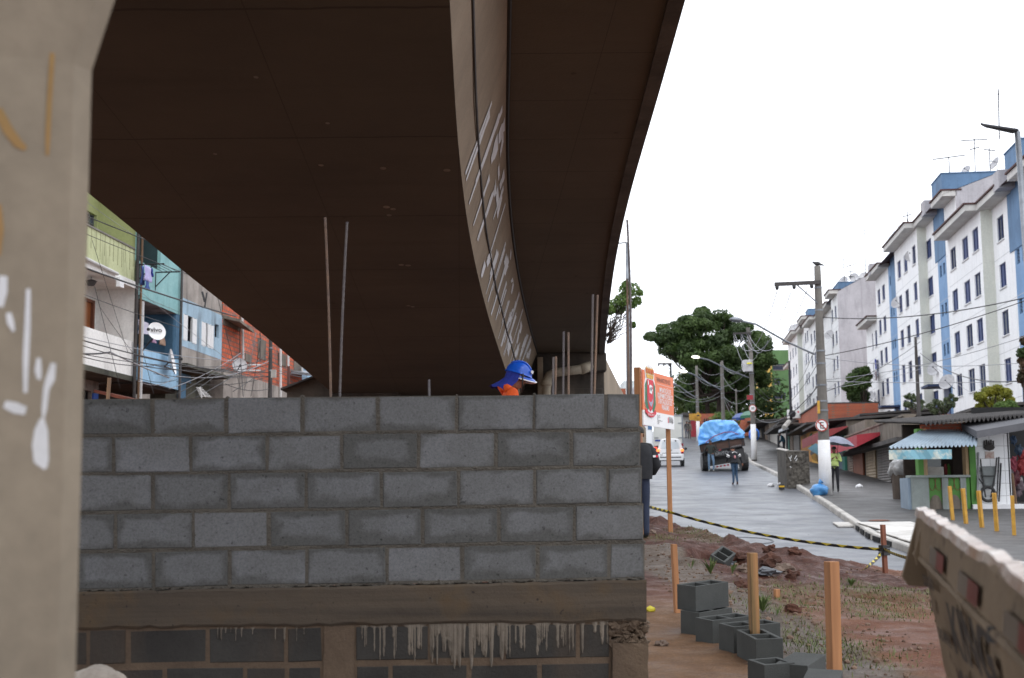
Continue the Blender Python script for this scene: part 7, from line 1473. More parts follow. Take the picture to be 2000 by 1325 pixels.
# cables
wi = 0
def wire(label, pts, r=.014, sag=0.0, mat='wire', group='overhead cables', n=14):
    P = []
    for a, b in zip(pts, pts[1:]):
        a, b = Vector(a), Vector(b)
        for i in range(n): t = i / n; P.append(lerp(a, b, t) - Vector((0, 0, 4 * sag * t * (1 - t))))
    P.append(Vector(pts[-1])); m = MB(); m.tube(P, r, 4); T(m.build('overhead_cable', M[mat], smooth=True), label, 'cable', group)
eA = lambda x, y: W(x, y, kE)
for k, (x, xe, ye) in enumerate(((1518, 1462, 690), (1546, 1466, 700), (1576, 1470, 706))):
    pass
G1 = 'three thin wires from the big pole crossarm to the transformer pole'
for x, x2, y2 in ((1518, 1435, 653), (1546, 1448, 653), (1576, 1462, 653)): wire('thin pale wire falling from the crossarm of the big pole towards the transformer pole', [eA(x, 568), W(x2, y2, 88)], .014, 1.6, 'wiregrey', G1)
for k, (x, y, x2, y2, Y2, s, r, lb) in enumerate(((1607, 620, 2010, 720 - 140, 36, .25, .02, 'cable from the big pole passing high across the middle block'), (1611, 695, 2010, 600 - 15, 40, .15, .018, 'cable rising right from the big pole to the picture edge'), (1612, 700, 2010, 708, 45, .2, .014, 'nearly level thin cable right of the big pole, upper'), (1613, 745, 2010, 745, 45, .05, .014, 'nearly level thin cable right of the big pole, lower'), (1613, 765, 1797, 668, 62, .2, .018, 'cable from the big pole up to the bare dark pole'), (1797, 690, 2010, 742, 40, .5, .024, 'thick sagging cable from the bare dark pole to the right'), (1614, 742, 2010, 655, 40, .2, .013, 'thin cable slanting up across the lower windows'), (1613, 760, 1800, 720, 62, .1, .012, 'thin cable to the lower part of the bare dark pole'), (1797, 690, 1900, 770, 50, .1, .012, 'thin cable dropping from the bare pole to the kiosk roof'))):
    wire(lb, [eA(x, y), W(x2, y2, Y2)] if k not in (5, 8) else [W(x, y, 62), W(x2, y2, Y2)], r * .8, s, 'wire' if r > .015 else 'wiregrey')
for k, (x, y, x2, y2, s, r, lb) in enumerate(((1605, 745, 1470, 812, .9, .03, 'thick cable sagging from the big pole down to the transformer pole'), (1603, 700, 1471, 790, 1.2, .016, 'cable from the big pole dipping behind the brick storey'), (1602, 650, 1545, 760, .5, .016, 'cable crossing the far white block beside the big pole'), (1604, 735, 1546, 790, .6, .016, 'low cable from the big pole to the dark thin pole'))):
    wire(lb, [W(x, y, kE), W(x2, y2, 90)], r * .75, s)
G3 = 'tangle of cables over the far street'
fwl = [((1466, 700), (1414, 720), .8), ((1466, 720), (1364, 730), 1.6), ((1468, 745), (1412, 735), 1.2), ((1414, 740), (1364, 740), .8), ((1412, 760), (1313, 745), 1.6), ((1414, 770), (1313, 770), .9), ((1468, 770), (1414, 775), .8), ((1364, 745), (1313, 730), .7), ((1414, 725), (1364, 720), .6), ((1468, 690), (1412, 712), 1.4), ((1412, 770), (1440, 812), .2), ((1413, 775), (1434, 815), .4), ((1363, 760), (1313, 760), .4), ((1470, 755), (1505, 784), .3), ((1470, 740), (1540, 780), 1.0)]
for k, ((x, y), (x2, y2), s) in enumerate(fwl): wire('one of the pale sagging cables in the tangle over the far street', [W(x, y, 95 if x > 1440 else 110), W(x2, y2, 108 if x2 > 1400 else 126)], .017, s * .8, 'wiremid', G3, 10)
for x, x2, y2 in ((1432, 1470, 705), (1446, 1480, 690), (1459, 1500, 665)): wire('pale wire looping below the crossarm of the transformer pole', [W(x, 653, 88), W(x2, y2, 80)], .016, 1.0, 'wiregrey', 'loops under the transformer pole crossarm')

# ================================================================== vegetation
def leafm(name, c1, c2, sc=1.0):
    n = NT(name); col = n.mix(n.ramp(n.noise(sc, 4), [(.35, 0), (.65, 1)]), c1, c2); n.color(col); n.rough(.55)
    t = n.n('ShaderNodeBsdfTranslucent'); n.lk(col, t, 0); x = n.n('ShaderNodeMixShader'); x.inputs[0].default_value = .38; n.l(n.b, 0, x, 1); n.l(t, 0, x, 2); n.l(x, 0, n.out, 0); return n.m
M['leaf'] = leafm('tree_leaf_dark', (.034, .066, .018), (.062, .10, .026)); M['leaf2'] = leafm('tree_leaf_mid', (.06, .11, .025), (.085, .135, .034)); M['leafy'] = leafm('leaf_yellow_green', (.27, .26, .02), (.15, .18, .02), 1.6); M['leafb'] = leafm('leaf_bright_green', (.13, .21, .04), (.08, .145, .03), 1.6); M['leafr'] = leafm('leaf_reddish', (.12, .05, .03), (.05, .06, .025), 1.5)
M['bark'] = mk('bark', S(74, 62, 54), S(50, 42, 38), 3, .95, .6, 25)
def crown(m, clumps, nper, ls, seed, flat=.75):
    g = random.Random(seed)
    for c, r in clumps:
        c = Vector(c); r = Vector(r) if hasattr(r, '__len__') else Vector((r, r, r * flat))
        for k in range(nper):
            d = Vector((g.gauss(0, 1), g.gauss(0, 1), g.gauss(0, 1))).normalized(); rad = g.uniform(.45, 1.0) ** .5
            p = c + Vector((d.x * r.x, d.y * r.y, d.z * r.z)) * rad * (1 + .2 * noise.noise(d * 2.5 + c))
            n_ = (d + Vector((g.gauss(0, .6), g.gauss(0, .6), g.gauss(.5, .6)))).normalized(); a = n_.orthogonal().normalized(); b = n_.cross(a); t = g.uniform(0, 6.28); u = a * math.cos(t) + b * math.sin(t); v = n_.cross(u); l = ls * g.uniform(.6, 1.3); w_ = l * .42
            m.poly([p - u * l * .5, p + v * w_ * .5 + n_ * l * .06, p + u * l * .5, p - v * w_ * .5 + n_ * l * .06])
def branch(m, a, b, r0, r1, g, k=5, wob=.12):
    a, b = Vector(a), Vector(b); L = (b - a).length; pts = [lerp(a, b, i / k) + Vector((g.gauss(0, wob), g.gauss(0, wob), g.gauss(0, wob * .5))) * L * .12 * (0 if i in (0, k) else 1) for i in range(k + 1)]; m.tube(pts, [lerp(r0, r1, i / k) for i in range(k + 1)], 7)
# big street tree
g = random.Random(11); BY = 150; kk = BY / FPX
bt_ = thing('tree', 'large spreading dark green tree rising behind the lorry and poles', 'tree', W(1392, 840, BY))
tips = [(1275, 657, 14), (1300, 648, 18), (1328, 638, 22), (1352, 630, 20), (1376, 622, 22), (1400, 634, 22), (1425, 640, 24), (1450, 650, 22), (1476, 668, 22), (1490, 690, 16), (1468, 700, 20), (1440, 690, 26), (1410, 672, 28), (1378, 664, 28), (1345, 668, 26), (1318, 676, 20), (1338, 700, 20), (1365, 705, 26), (1395, 715, 26), (1425, 725, 24), (1455, 735, 20), (1480, 728, 14), (1352, 730, 18), (1380, 742, 20), (1412, 752, 18), (1444, 760, 16), (1342, 752, 12), (1290, 668, 10), (1500, 700, 8), (1372, 612, 12), (1416, 622, 12), (1336, 625, 12), (1432, 775, 14), (1470, 775, 12), (1330, 770, 14), (1350, 790, 14), (1497, 715, 12), (1488, 745, 14), (1484, 772, 12), (1462, 715, 18), (1400, 690, 26), (1430, 705, 24), (1365, 685, 24), (1310, 660, 18), (1480, 655, 12), (1352, 650, 22), (1440, 735, 20)]
cl = [[], []]; ends = []
for x, y, r in tips:
    for q in range(6):
        p = W(x + g.gauss(0, r * .45), y + g.gauss(0, r * .38), BY + g.uniform(-5, 5)); rr = r * kk * g.uniform(.5, .95); cl[1 if g.random() < .38 else 0].append((p, (rr * 1.15, rr * 1.1, rr * .7))); 
    ends.append(W(x, y + r * .5, BY + g.uniform(-3, 3)))
m = MB(); base = W(1395, 850, BY); fk = W(1392, 770, BY)
for dx in (-1.5, -.4, .6, 1.6): branch(m, base + Vector((dx * .5, 0, -1)), fk + Vector((dx * 1.3, g.uniform(-1, 1), g.uniform(-1, 1))), .38, .24, g)
for e in ends: branch(m, fk + Vector((g.uniform(-1.6, 1.6), 0, g.uniform(-.5, 1))), e, .16, .04, g)
m.build('trunk', M['bark'], bt_); m = MB(); crown(m, cl[0], 260, .46, 1); m.build('crown', M['leaf'], bt_); m = MB(); crown(m, cl[1], 260, .46, 2); m.build('crown_light', M['leaf2'], bt_)
m = MB(); b_ = [(W(x, y, 155 + g.uniform(-3, 3)), (1.5, 1.5, 1.2)) for x, y in [(1342, 745), (1350, 760), (1336, 765), (1345, 780), (1360, 775), (1332, 790), (1375, 790), (1390, 800), (1352, 800)]]; crown(m, b_, 260, .5, 5); t = thing('tree', 'yellowish green bushy tree just right of the notice board', 'tree', W(1345, 830, 155)); m.build('crown', leafm('leaf_olive', (.11, .14, .028), (.055, .09, .022)), t); m = MB(); branch(m, W(1347, 850, 155), W(1347, 770, 155), .25, .1, g); m.build('trunk', M['bark'], t)
m = MB(); hed = [(W(x, 818 + g.uniform(-2, 2), 133), (1.0, .8, .7)) for x in range(1405, 1432, 4)]; crown(m, hed, 160, .35, 8); T(m.build('hedge', M['leafb']), 'low bright hedge above the far brick wall', 'hedge')
m = MB(); dk_ = [(W(x, y, 172 + g.uniform(-5, 5)), (3.2, 2, 2.6)) for x in range(1330, 1500, 14) for y in (760, 790, 815)]; crown(m, dk_, 130, .8, 9); T(m.build('woodland', M['leaf'], kind='stuff'), 'dark mass of trees closing the view under the big tree', 'woodland')
def shrub(label, cy, tips, mats, ls, nper, base, seed, name='shrub', cat='shrub', spread=.4, tw=.04):
    g = random.Random(seed); t = thing(name, label, cat, W(base[0], base[1], cy)); k = cy / FPX; cl = [[] for _ in mats]; m = MB()
    for x, y, r in tips:
        p = W(x, y, cy + g.uniform(-spread, spread)); cl[g.randrange(len(mats))].append((p, (r * k, r * k, r * k * .8))); branch(m, W(base[0] + g.uniform(-2, 2), base[1], cy), p, tw, tw * .3, g)
    m.build('branch' if name == 'shrub' else 'trunk', M['bark'], t)
    for mt, c in zip(mats, cl):
        if c: mm = MB(); crown(mm, c, nper, ls, seed + 1); mm.build('foliage', mt, t)
gp = random.Random(4)
shrub('dense dark tree filling the gap between the white blocks', 118, [(1665, 738, 12), (1678, 728, 13), (1690, 724, 10), (1656, 756, 9), (1672, 755, 15), (1688, 748, 14), (1668, 775, 13), (1684, 772, 15), (1680, 792, 12), (1692, 790, 10), (1662, 766, 8), (1650, 757, 5), (1696, 735, 8)], [M['leaf'], M['leaf2']], .42, 330, (1684, 815), 12, 'tree', 'tree', 1.5, .1)
shrub('yellow green rounded shrub above the kiosk roof', 44, [(1915, 775, 13), (1930, 765, 13), (1948, 762, 14), (1965, 768, 13), (1925, 790, 15), (1945, 785, 16), (1912, 795, 8), (1935, 800, 12), (1973, 782, 10)], [M['leafy']], .09, 900, (1940, 815), 13, spread=.5)
shrub('rounder green shrub right of the yellow one above the kiosk roof', 43, [(1955, 795, 14), (1972, 792, 14), (1985, 800, 9), (1962, 806, 12), (1978, 806, 10)], [M['leafb']], .085, 800, (1965, 815), 14, spread=.4)
shrub('thin leafy bush left of the bare dark pole', 66, [(1778, 775, 9), (1788, 780, 8), (1772, 790, 8), (1783, 795, 10), (1797, 795, 9), (1770, 775, 4), (1800, 785, 5)], [leafm('leaf_grey_green', (.08, .11, .045), (.11, .14, .065), 1.5)], .15, 150, (1785, 815), 15)
shrub('wispy grey green bushes right of the bare dark pole', 64, [(1818, 793, 9), (1828, 785, 7), (1838, 790, 9), (1850, 782, 8), (1858, 790, 9), (1866, 780, 5), (1845, 800, 10), (1825, 803, 8), (1858, 773, 4)], [leafm('leaf_dusty', (.10, .125, .06), (.07, .095, .04), 1.5)], .16, 120, (1845, 815), 16)
shrub('dark reddish leaved tree cut by the right picture edge', 40, [(2000, 690, 14), (2008, 720, 18), (1996, 705, 8), (1998, 735, 10), (2004, 665, 12), (1994, 742, 7), (2012, 750, 16)], [M['leafr'], M['leaf']], .13, 420, (2008, 830), 17, 'tree', 'tree', .4, .05)
# small tree rooted in the deck edge
g = random.Random(8); vY = 28.2; rt = W(1187, 672, vY); t = thing('sapling', 'small tree with bare twiggy stems rooted in the edge of the viaduct deck', 'tree', rt); m = MB()
tp2 = [(1196, 595, 9), (1210, 585, 8), (1222, 566, 12), (1238, 566, 11), (1250, 572, 5), (1228, 580, 13), (1245, 588, 7), (1205, 600, 10), (1192, 606, 8), (1212, 604, 8), (1215, 588, 10), (1236, 635, 5), (1222, 556, 6), (1237, 595, 6)]
for x, y, r in tp2:
    for q in range(2): branch(m, rt + Vector((g.uniform(-.03, .06), 0, g.uniform(0, .2))), W(x + g.gauss(0, 4), y + g.gauss(0, 4), vY + g.uniform(-.3, .3)), .011, .003, g, 6, .5)
for q in range(9): branch(m, rt, W(g.uniform(1185, 1225), g.uniform(605, 640), vY + g.uniform(-.3, .3)), .008, .003, g, 6, .5)
m.build('stem', M['bark'], t); mm = MB(); crown(mm, [(W(x, y, vY + g.uniform(-.2, .2)), (r / FPX * vY * 1.25,) * 3) for x, y, r in tp2], 260, .07, 18); mm.build('foliage', M['leafb'], t)
m = MB(); q0 = W(1250, 262, 16); crown(m, [(q0, (.05, .05, .10))], 40, .03, 19); T(m.build('tuft', M['leaf']), 'tiny weed tuft growing on the upper edge of the viaduct', 'plant')
# ================================================================== old houses on the left
HX0, HB = -14.2, .085; HN = math.hypot(1, HB)
def hp(Y, o, z): return Vector((HX0 + HB * Y + o / HN, Y - o * HB / HN, z))      # o > 0 : towards the street
def hY(px, o=0, py=620): return (HX0 + o) / (K(px, py) - HB)
def hz(px, py, o=0): return W(px, py, hY(px, o, py)).z
def hbox(m, Ya, Yb, o0, o1, z0, z1): a = hp(Ya, o0, z0); m.obox(a, hp(Yb, 0, 0) - hp(Ya, 0, 0), hp(0, o1 - o0, 0) - hp(0, 0, 0), Vector((0, 0, z1 - z0)))
def hq(m, pts): m.poly([hp(*p) for p in pts])
M['hgreen'] = mk('lime_plaster', S(178, 184, 130), S(164, 170, 118), .8, .9, .08, 15); M['hgreen2'] = mk('stained_lime_plaster', S(194, 198, 156), S(180, 184, 142), .8, .9, .1, 15, streak=.95, c3=S(104, 104, 72)); M['hwhite'] = mk('white_plaster', S(238, 236, 232), S(224, 222, 218), .8, .9, .06, 15, streak=.35, c3=S(160, 156, 150)); M['hteal'] = mk('teal_plaster', S(146, 188, 188), S(122, 168, 170), 1.0, .9, .12, 15, streak=.55, c3=S(96, 130, 124)); M['hblue'] = mk('mid_blue_plaster', S(88, 126, 154), S(76, 112, 140), .9, .9, .05, 15); M['hlblue'] = mk('pale_blue_plaster', S(164, 200, 226), S(146, 186, 214), .9, .9, .1, 15, streak=.5, c3=S(110, 130, 140)); M['hgrey'] = mk('weathered_plaster', S(172, 164, 156), S(130, 122, 116), .8, .95, .2, 15, streak=.9, c3=S(72, 66, 62)); M['hfade'] = mk('faded_blue_plaster', S(166, 194, 212), S(140, 160, 174), .8, .95, .15, 15, streak=.8, c3=S(84, 90, 94)); M['mould'] = mk('mouldy_wall', S(92, 92, 80), S(52, 50, 42), .9, .95, .3, 15, streak=.9, c3=S(30, 30, 26)); M['pvc'] = mk('white_pvc_pipe', S(206, 206, 206), S(186, 184, 180), 3, .5, 0)
Z0 = 1.2
# --- house 1 : green over white
Ya, Yb = hY(90), hY(262); h1 = thing('house', 'lime green over white plastered house with two stacked balconies at the far left', 'house', hp(Ya, 0, Z0))
zr1, zs1, zp1, zs0 = hz(209, 461), hz(195, 520), hz(207, 651), hz(205, 722)
IN = -1.15; ztop = zr1 + 3.2
Wa, Wb = hY(150, IN, 420), hY(188, IN, 430)
m = MB(); 
def hcells(m, Y0, Y1, z0, z1, o, holes, dp=.18):
    ys = sorted(set([Y0, Y1] + [y for h in holes for y in h[:2]])); zs = sorted(set([z0, z1] + [z for h in holes for z in h[2:4]]))
    for a, b in zip(ys, ys[1:]):
        for c, d in zip(zs, zs[1:]):
            if any(h[0] <= (a + b) / 2 <= h[1] and h[2] <= (c + d) / 2 <= h[3] for h in holes): continue
            hq(m, [(a, o, c), (b, o, c), (b, o, d), (a, o, d)])
    for (a, b, c, d) in holes:
        r = o - dp
        for q in ([(a, o, c), (b, o, c), (b, r, c), (a, r, c)], [(a, o, d), (b, o, d), (b, r, d), (a, r, d)], [(a, o, c), (a, o, d), (a, r, d), (a, r, c)], [(b, o, c), (b, o, d), (b, r, d), (b, r, c)]): hq(m, q)
def hwin(b, Y0, Y1, z0, z1, o, bars=5, frame='metal', glass='greyglass', nm='window', dp=.14):
    m = MB(); hq(m, [(Y0, o - dp, z0), (Y1, o - dp, z0), (Y1, o - dp, z1), (Y0, o - dp, z1)]); wn = m.build(nm, M[glass], b); m = MB()
    for k in range(bars + 1): y = lerp(Y0, Y1, k / bars); hbox(m, y - .02, y + .02, o - dp + .01, o - dp + .05, z0, z1)
    for z in (z0, (z0 + z1) / 2, z1 - .04): hbox(m, Y0, Y1, o - dp + .012, o - dp + .045, z, z + .035)
    m.build('frame', M[frame], wn); return wn
g1 = [(hY(150, IN, 420), hY(187, IN, 430), hz(165, 448, IN), hz(165, 408, IN)), (hY(202, IN, 440), hY(211, IN, 440), hz(206, 449, IN), hz(206, 426, IN))]
hcells(m, Ya, Yb, zs1, ztop, IN, g1); hq(m, [(Yb, IN, zs1), (Yb, 0, zs1), (Yb, 0, ztop), (Yb, IN, ztop)]); hq(m, [(Ya, IN, ztop), (Yb, IN, ztop), (Yb, 1, ztop), (Ya, 1, ztop)]); m.build('upper_wall', M['hgreen'], h1)
hwin(h1, *g1[0], IN, 4); hwin(h1, *g1[1], IN, 1, 'dkmetal', 'dkglass')
m = MB(); hbox(m, Ya, Yb, -.12, .0, zs1 - .02, zr1); m.build('upper_parapet', M['hgreen2'], h1); m = MB(); hbox(m, Ya, Yb, -.14, .03, zr1, zr1 + .05); m.build('parapet_cap', M['conc'], h1)
m = MB(); k = 0; y = Ya + .2
while y < Yb - .15: hbox(m, y, y + .022, 0, .005, zs1 + .05 + .4 * gp.random(), zr1); y += .26 + .1 * gp.random()
m.build('rust_streak', mk('drain_stain', S(112, 112, 84), S(146, 146, 108), 3, .95, 0), h1)
m = MB(); hbox(m, Ya, Yb, -1.2, .06, zs1 - .22, zs1 - .02); m.build('balcony_slab', M['hwhite'], h1)
m = MB(); y0, y1 = hY(150, .1, 510), hY(228, .1, 530); m.tube([hp(y0, .13, zs1 - .02), hp(y1, .13, zs1 - .06)], .05, 8); m.build('gutter_pipe', M['pvc'], h1)
m = MB(); d1 = [(hY(150, IN, 610), hY(181, IN, 610), zp1 - 1.0, hz(170, 583, IN)), (hY(198, IN, 610), hY(206, IN, 610), hz(202, 630, IN), hz(202, 596, IN))]
hcells(m, Ya, Yb, zs0, zs1 - .2, IN, d1); hq(m, [(Yb, IN, zs0), (Yb, 0, zs0), (Yb, 0, zs1 - .2), (Yb, IN, zs1 - .2)]); m.build('lower_wall', M['hwhite'], h1)
m = MB(); a, b = d1[0][:2]; hbox(m, a, b - .05, IN - .1, IN - .05, d1[0][2], d1[0][3]); m.build('door', M['orange_door'], h1); m = MB(); hbox(m, b - .12, b, IN - .05, IN + .03, d1[0][2], d1[0][3]); hbox(m, a, b, IN - .05, IN + .03, d1[0][3] - .08, d1[0][3]); m.build('door_frame', M['door_wood'], h1)
m = MB(); q = d1[1]; hq(m, [(q[0], IN - .1, q[2]), (q[1], IN - .1, q[2]), (q[1], IN - .1, q[3]), (q[0], IN - .1, q[3])]); vb = m.build('vent_window', M['dkglass'], h1); m = MB()
for k in range(4): z = lerp(q[2], q[3], k / 4); hbox(m, q[0], q[1], IN - .09, IN - .03, z, z + .05)
m.build('louvre', M['conc'], vb)
m = MB(); hbox(m, Ya, Yb, -.14, 0, zs0, zp1); m.build('lower_parapet', M['hwhite'], h1); m = MB(); hbox(m, Ya, Yb, -1.2, .02, zs0 - .15, zs0); m.build('floor_slab', M['mould'], h1)
m = MB(); w0 = (hY(150, -1, 755), hY(176, -1, 755), zs0 - 1.6, zs0 - .45); hcells(m, Ya, Yb, Z0, zs0, -1, [w0]); m.build('ground_floor_wall', M['hgrey'], h1); hwin(h1, *w0, -1, 6, 'dkmetal', 'dkglass'); m = MB(); hbox(m, hY(178, -1, 760), hY(188, -1, 760), -1.02, -.96, Z0, zs0 - .5); m.build('blue_door', mk('bright_blue_paint', S(42, 96, 200), S(36, 84, 180), 2, .5, 0), h1)
lt_ = thing('wall_lantern', 'dark hanging lantern under the green balcony', 'lamp', hp(hY(177, -.4, 550), -.4, zs1 - .6)); y = hY(177, -.4, 550); m = MB(); m.tube([hp(y, -.4, hz(177, 558, -.4)), hp(y, -.4, hz(177, 549, -.4))], [.09, .16], 6); m.build('glass', M['sheet'], lt_); m = MB(); m.tube([hp(y, -.4, hz(177, 549, -.4)), hp(y, -.4, zs1 - .2)], .01, 5); m.tube([hp(y, -.4, hz(177, 549, -.4)), hp(y, -.4, hz(177, 546, -.4))], [.18, .06], 6); m.build('cap', M['dkmetal'], lt_)
m = MB(); y = hY(234, .1, 550); m.obox(hp(y - .15, .05, hz(234, 562, .1)), hp(.3, 0, 0) - hp(0, 0, 0), hp(0, .12, 0) - hp(0, 0, 0), (0, 0, .28)); T(m.build('meter_box', M['pwhite']), 'small white box on the end of the white balcony beam', 'box')
# pipes between the houses
yp = hY(263); 
for k, (o, r, mt, lb, zt) in enumerate(((.04, .05, 'sheet', 'dark stack pipe between the white and the teal house, left', 11), (.12, .035, 'wood_old', 'brownish thin pipe between the white and the teal house', 11), (.05, .06, 'pvc', 'white downpipe at the near corner of the blue balcony', hz(268, 588)))):
    m = MB(); yy = yp + (-.12, .0, .32)[k]; m.tube([hp(yy, o + .05, 3.2 if k == 2 else Z0), hp(yy, o + .05, zt)], r, 8); T(m.build('downpipe', M[mt]), lb, 'pipe')
# --- house 2 : teal over blue
Yc, Yd = hY(266), hY(348); h2 = thing('house', 'teal over blue house with an open blue balcony hung with washing', 'house', hp(Yc, 0, Z0))
zt2 = hz(300, 592); zsill = hz(275, 515); zpb, zsb = hz(300, 690), hz(300, 752); o2 = .12
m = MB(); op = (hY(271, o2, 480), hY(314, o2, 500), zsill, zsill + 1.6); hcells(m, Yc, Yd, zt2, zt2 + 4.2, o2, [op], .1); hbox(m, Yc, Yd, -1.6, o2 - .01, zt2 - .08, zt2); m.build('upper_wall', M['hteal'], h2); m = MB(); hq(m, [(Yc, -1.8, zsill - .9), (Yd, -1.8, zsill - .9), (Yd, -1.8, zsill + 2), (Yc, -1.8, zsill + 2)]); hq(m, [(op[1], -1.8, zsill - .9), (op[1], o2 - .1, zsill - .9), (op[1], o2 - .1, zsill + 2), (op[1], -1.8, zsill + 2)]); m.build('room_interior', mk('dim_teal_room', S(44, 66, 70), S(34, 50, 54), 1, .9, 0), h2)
m = MB(); hq(m, [(Yc, -1.5, zsb), (Yd, -1.5, zsb), (Yd, -1.5, zt2), (Yc, -1.5, zt2)]); hq(m, [(Yd - .45, -1.5, zsb), (Yd - .45, 0, zsb), (Yd - .45, 0, zt2), (Yd - .45, -1.5, zt2)]); hbox(m, Yd - .45, Yd, -.4, o2 - .02, zsb, zt2); m.build('balcony_wall', M['hblue'], h2)
m = MB(); hq(m, [(Yc, -1.5, zt2 - .09), (Yd, -1.5, zt2 - .09), (Yd, o2 - .02, zt2 - .09), (Yc, o2 - .02, zt2 - .09)]); m.build('balcony_ceiling', M['hgrey'], h2)
m = MB(); hbox(m, Yc, Yd, o2 - .14, o2, zsb, zpb); m.build('balcony_parapet', M['hlblue'], h2); m = MB(); hbox(m, Yc, Yd, -1.5, o2 - .15, zsb - .1, zsb + .02); hbox(m, Yc, Yd, -1.5, -1.4, Z0, zsb - .1); m.build('ground_floor', M['dark2'] if 'dark2' in M else M['kin'], h2)
m = MB(); y0, y1 = hY(262, .9, 765), hY(345, .9, 778); m.obox(hp(y0, -.2, zsb - .55), hp(y1, 0, 0) - hp(y0, 0, 0), hp(0, 1.2, 0) - hp(0, 0, 0) + Vector((0, 0, -.3)), (0, 0, .08)); m.build('tiled_porch_roof', mk('clay_tiles', S(130, 72, 54), S(90, 52, 44), 4, .9, .6, 12), h2)
rk = thing('clothes_rack', 'metal wall bracket clothes rack below the teal window', 'clothes rack', hp(hY(270, .5, 520), .5, zsill)); y0, y1 = hY(272, o2, 517), hY(304, o2, 530); m = MB(); zz = hz(272, 517, o2)
for yy in (y0, y1): m.tube([hp(yy, o2, zz), hp(yy, o2 + .75, zz)], .022, 5); m.tube([hp(yy, o2, zz - .55), hp(yy, o2, zz)], .022, 5); m.tube([hp(yy, o2, zz - .45), hp(yy, o2 + .45, zz)], .018, 5)
for o_ in (.25, .4, .55, .7): m.tube([hp(y0, o2 + o_, zz), hp(y1, o2 + o_, zz)], .01, 4)
m.build('rack_frame', M['dkmetal'], rk)
M['lav'] = mk('lavender_cloth', S(196, 190, 226), S(170, 164, 210), 4, .9, .2); M['jeans'] = mk('blue_denim', S(72, 96, 156), S(56, 76, 132), 4, .9, .2); M['whitecloth'] = mk('white_cloth', S(214, 210, 224), S(196, 190, 210), 4, .9, .2); M['tancloth'] = mk('tan_cloth', S(176, 146, 124), S(150, 122, 106), 4, .9, .2); M['pinkcloth'] = mk('pink_cloth', S(186, 150, 176), S(160, 124, 150), 4, .9, .2)
def cloth(label, x0, x1, y0, y1, o, mt, cat='laundry'):
    ya, yb = hY(x0, o, y0), hY(x1, o, y0); za, zb = hz(x0, y0, o), hz(x0, y1, o); m = MB(); rows = []
    for k in range(7):
        t = k / 6; rows.append([hp(lerp(ya, yb, j / 6) + .02 * math.sin(k * 2 + j), o + .04 * math.sin(j * 1.9 + k * .5) * (t + .2), lerp(za, zb, t)) for j in range(7)])
    m.grid(rows); ob = m.build('laundry', M[mt], smooth=True); s = ob.modifiers.new('thick', 'SOLIDIFY'); s.thickness = .012; T(ob, label, cat, 'washing on the house fronts')
cloth('lavender shirt hanging on the rack below the teal window', 283, 296, 518, 548, .65, 'lav'); cloth('blue jeans legs hanging under the lavender shirt', 285, 292, 548, 566, .66, 'jeans'); cloth('narrow pale blue cloth hanging left of the lavender shirt', 277, 282, 520, 557, .5, 'jeans'); cloth('dark purple cloth behind the lavender shirt', 296, 299, 524, 541, .5, 'flap')
cloth('pale lavender sheet hanging inside the blue balcony', 269, 290, 624, 652, -.25, 'whitecloth'); cloth('tan cloth hanging right of the white dish in the blue balcony', 311, 321, 645, 673, -.2, 'tancloth'); cloth('small pink cloth hanging behind the white dish', 296, 303, 657, 669, -.3, 'pinkcloth'); cloth('mid blue cloth hanging at the back of the blue balcony', 303, 310, 655, 672, -.6, 'jeans')
m = MB(); c = hp(hY(276, -.1, 668), -.1, hz(276, 672, -.1)); m.tube([c, c + Vector((0, 0, .26))], [.22, .32], 12); T(m.build('wash_tub', mk('dark_teal_plastic', S(30, 60, 74), S(24, 48, 60), 3, .5, 0), smooth=False), 'dark teal plastic tub on the blue balcony parapet', 'tub')
p = hp(hY(297, -.5, 505), -.5, zsill - .95); person('dark haired person leaning at the shaded teal window above the washing', p, R(-100), (.03, .025, .022), (.02, .02, .02), H=1.6, skin=S(110, 68, 48), sleeves=False)
# dishes on the left
dc = W(304, 649, hY(304, .9, 650)); f = Vector((.55, -.83, 0)); 
vd = dish('white satellite dish with dark lettering standing out from the blue balcony', dc, .27, (.62, -.78), hp(hY(278, .1, 684), .1, hz(278, 686, .1)), M['pwhite'], .28, True)
ff = (Vector((.62, -.78, 0)).normalized() * math.cos(.28) + Vector((0, 0, math.sin(.28)))).normalized(); xx = Vector((0, 0, 1)).cross(ff).normalized(); text('vivo', .19, 'lettering', M['pblack'], vd, dc + ff * .085 - xx * .19 + Vector((0, 0, -.03)), xx, ff.cross(xx), .012, sx=1.1, bold=.006)
dish('white dish turned edge on at the far end of the pale blue parapet', W(331, 708, hY(331, .3, 708)), .40, (.9, .1), hp(hY(338, .1, 720), .1, hz(338, 722, .1)), M['pwhite'], .2); dish('round pale dish in front of the brick house', W(467, 715, 47.5), .27, (.5, -.9), W(478, 722, 49), M['dish'], .2)
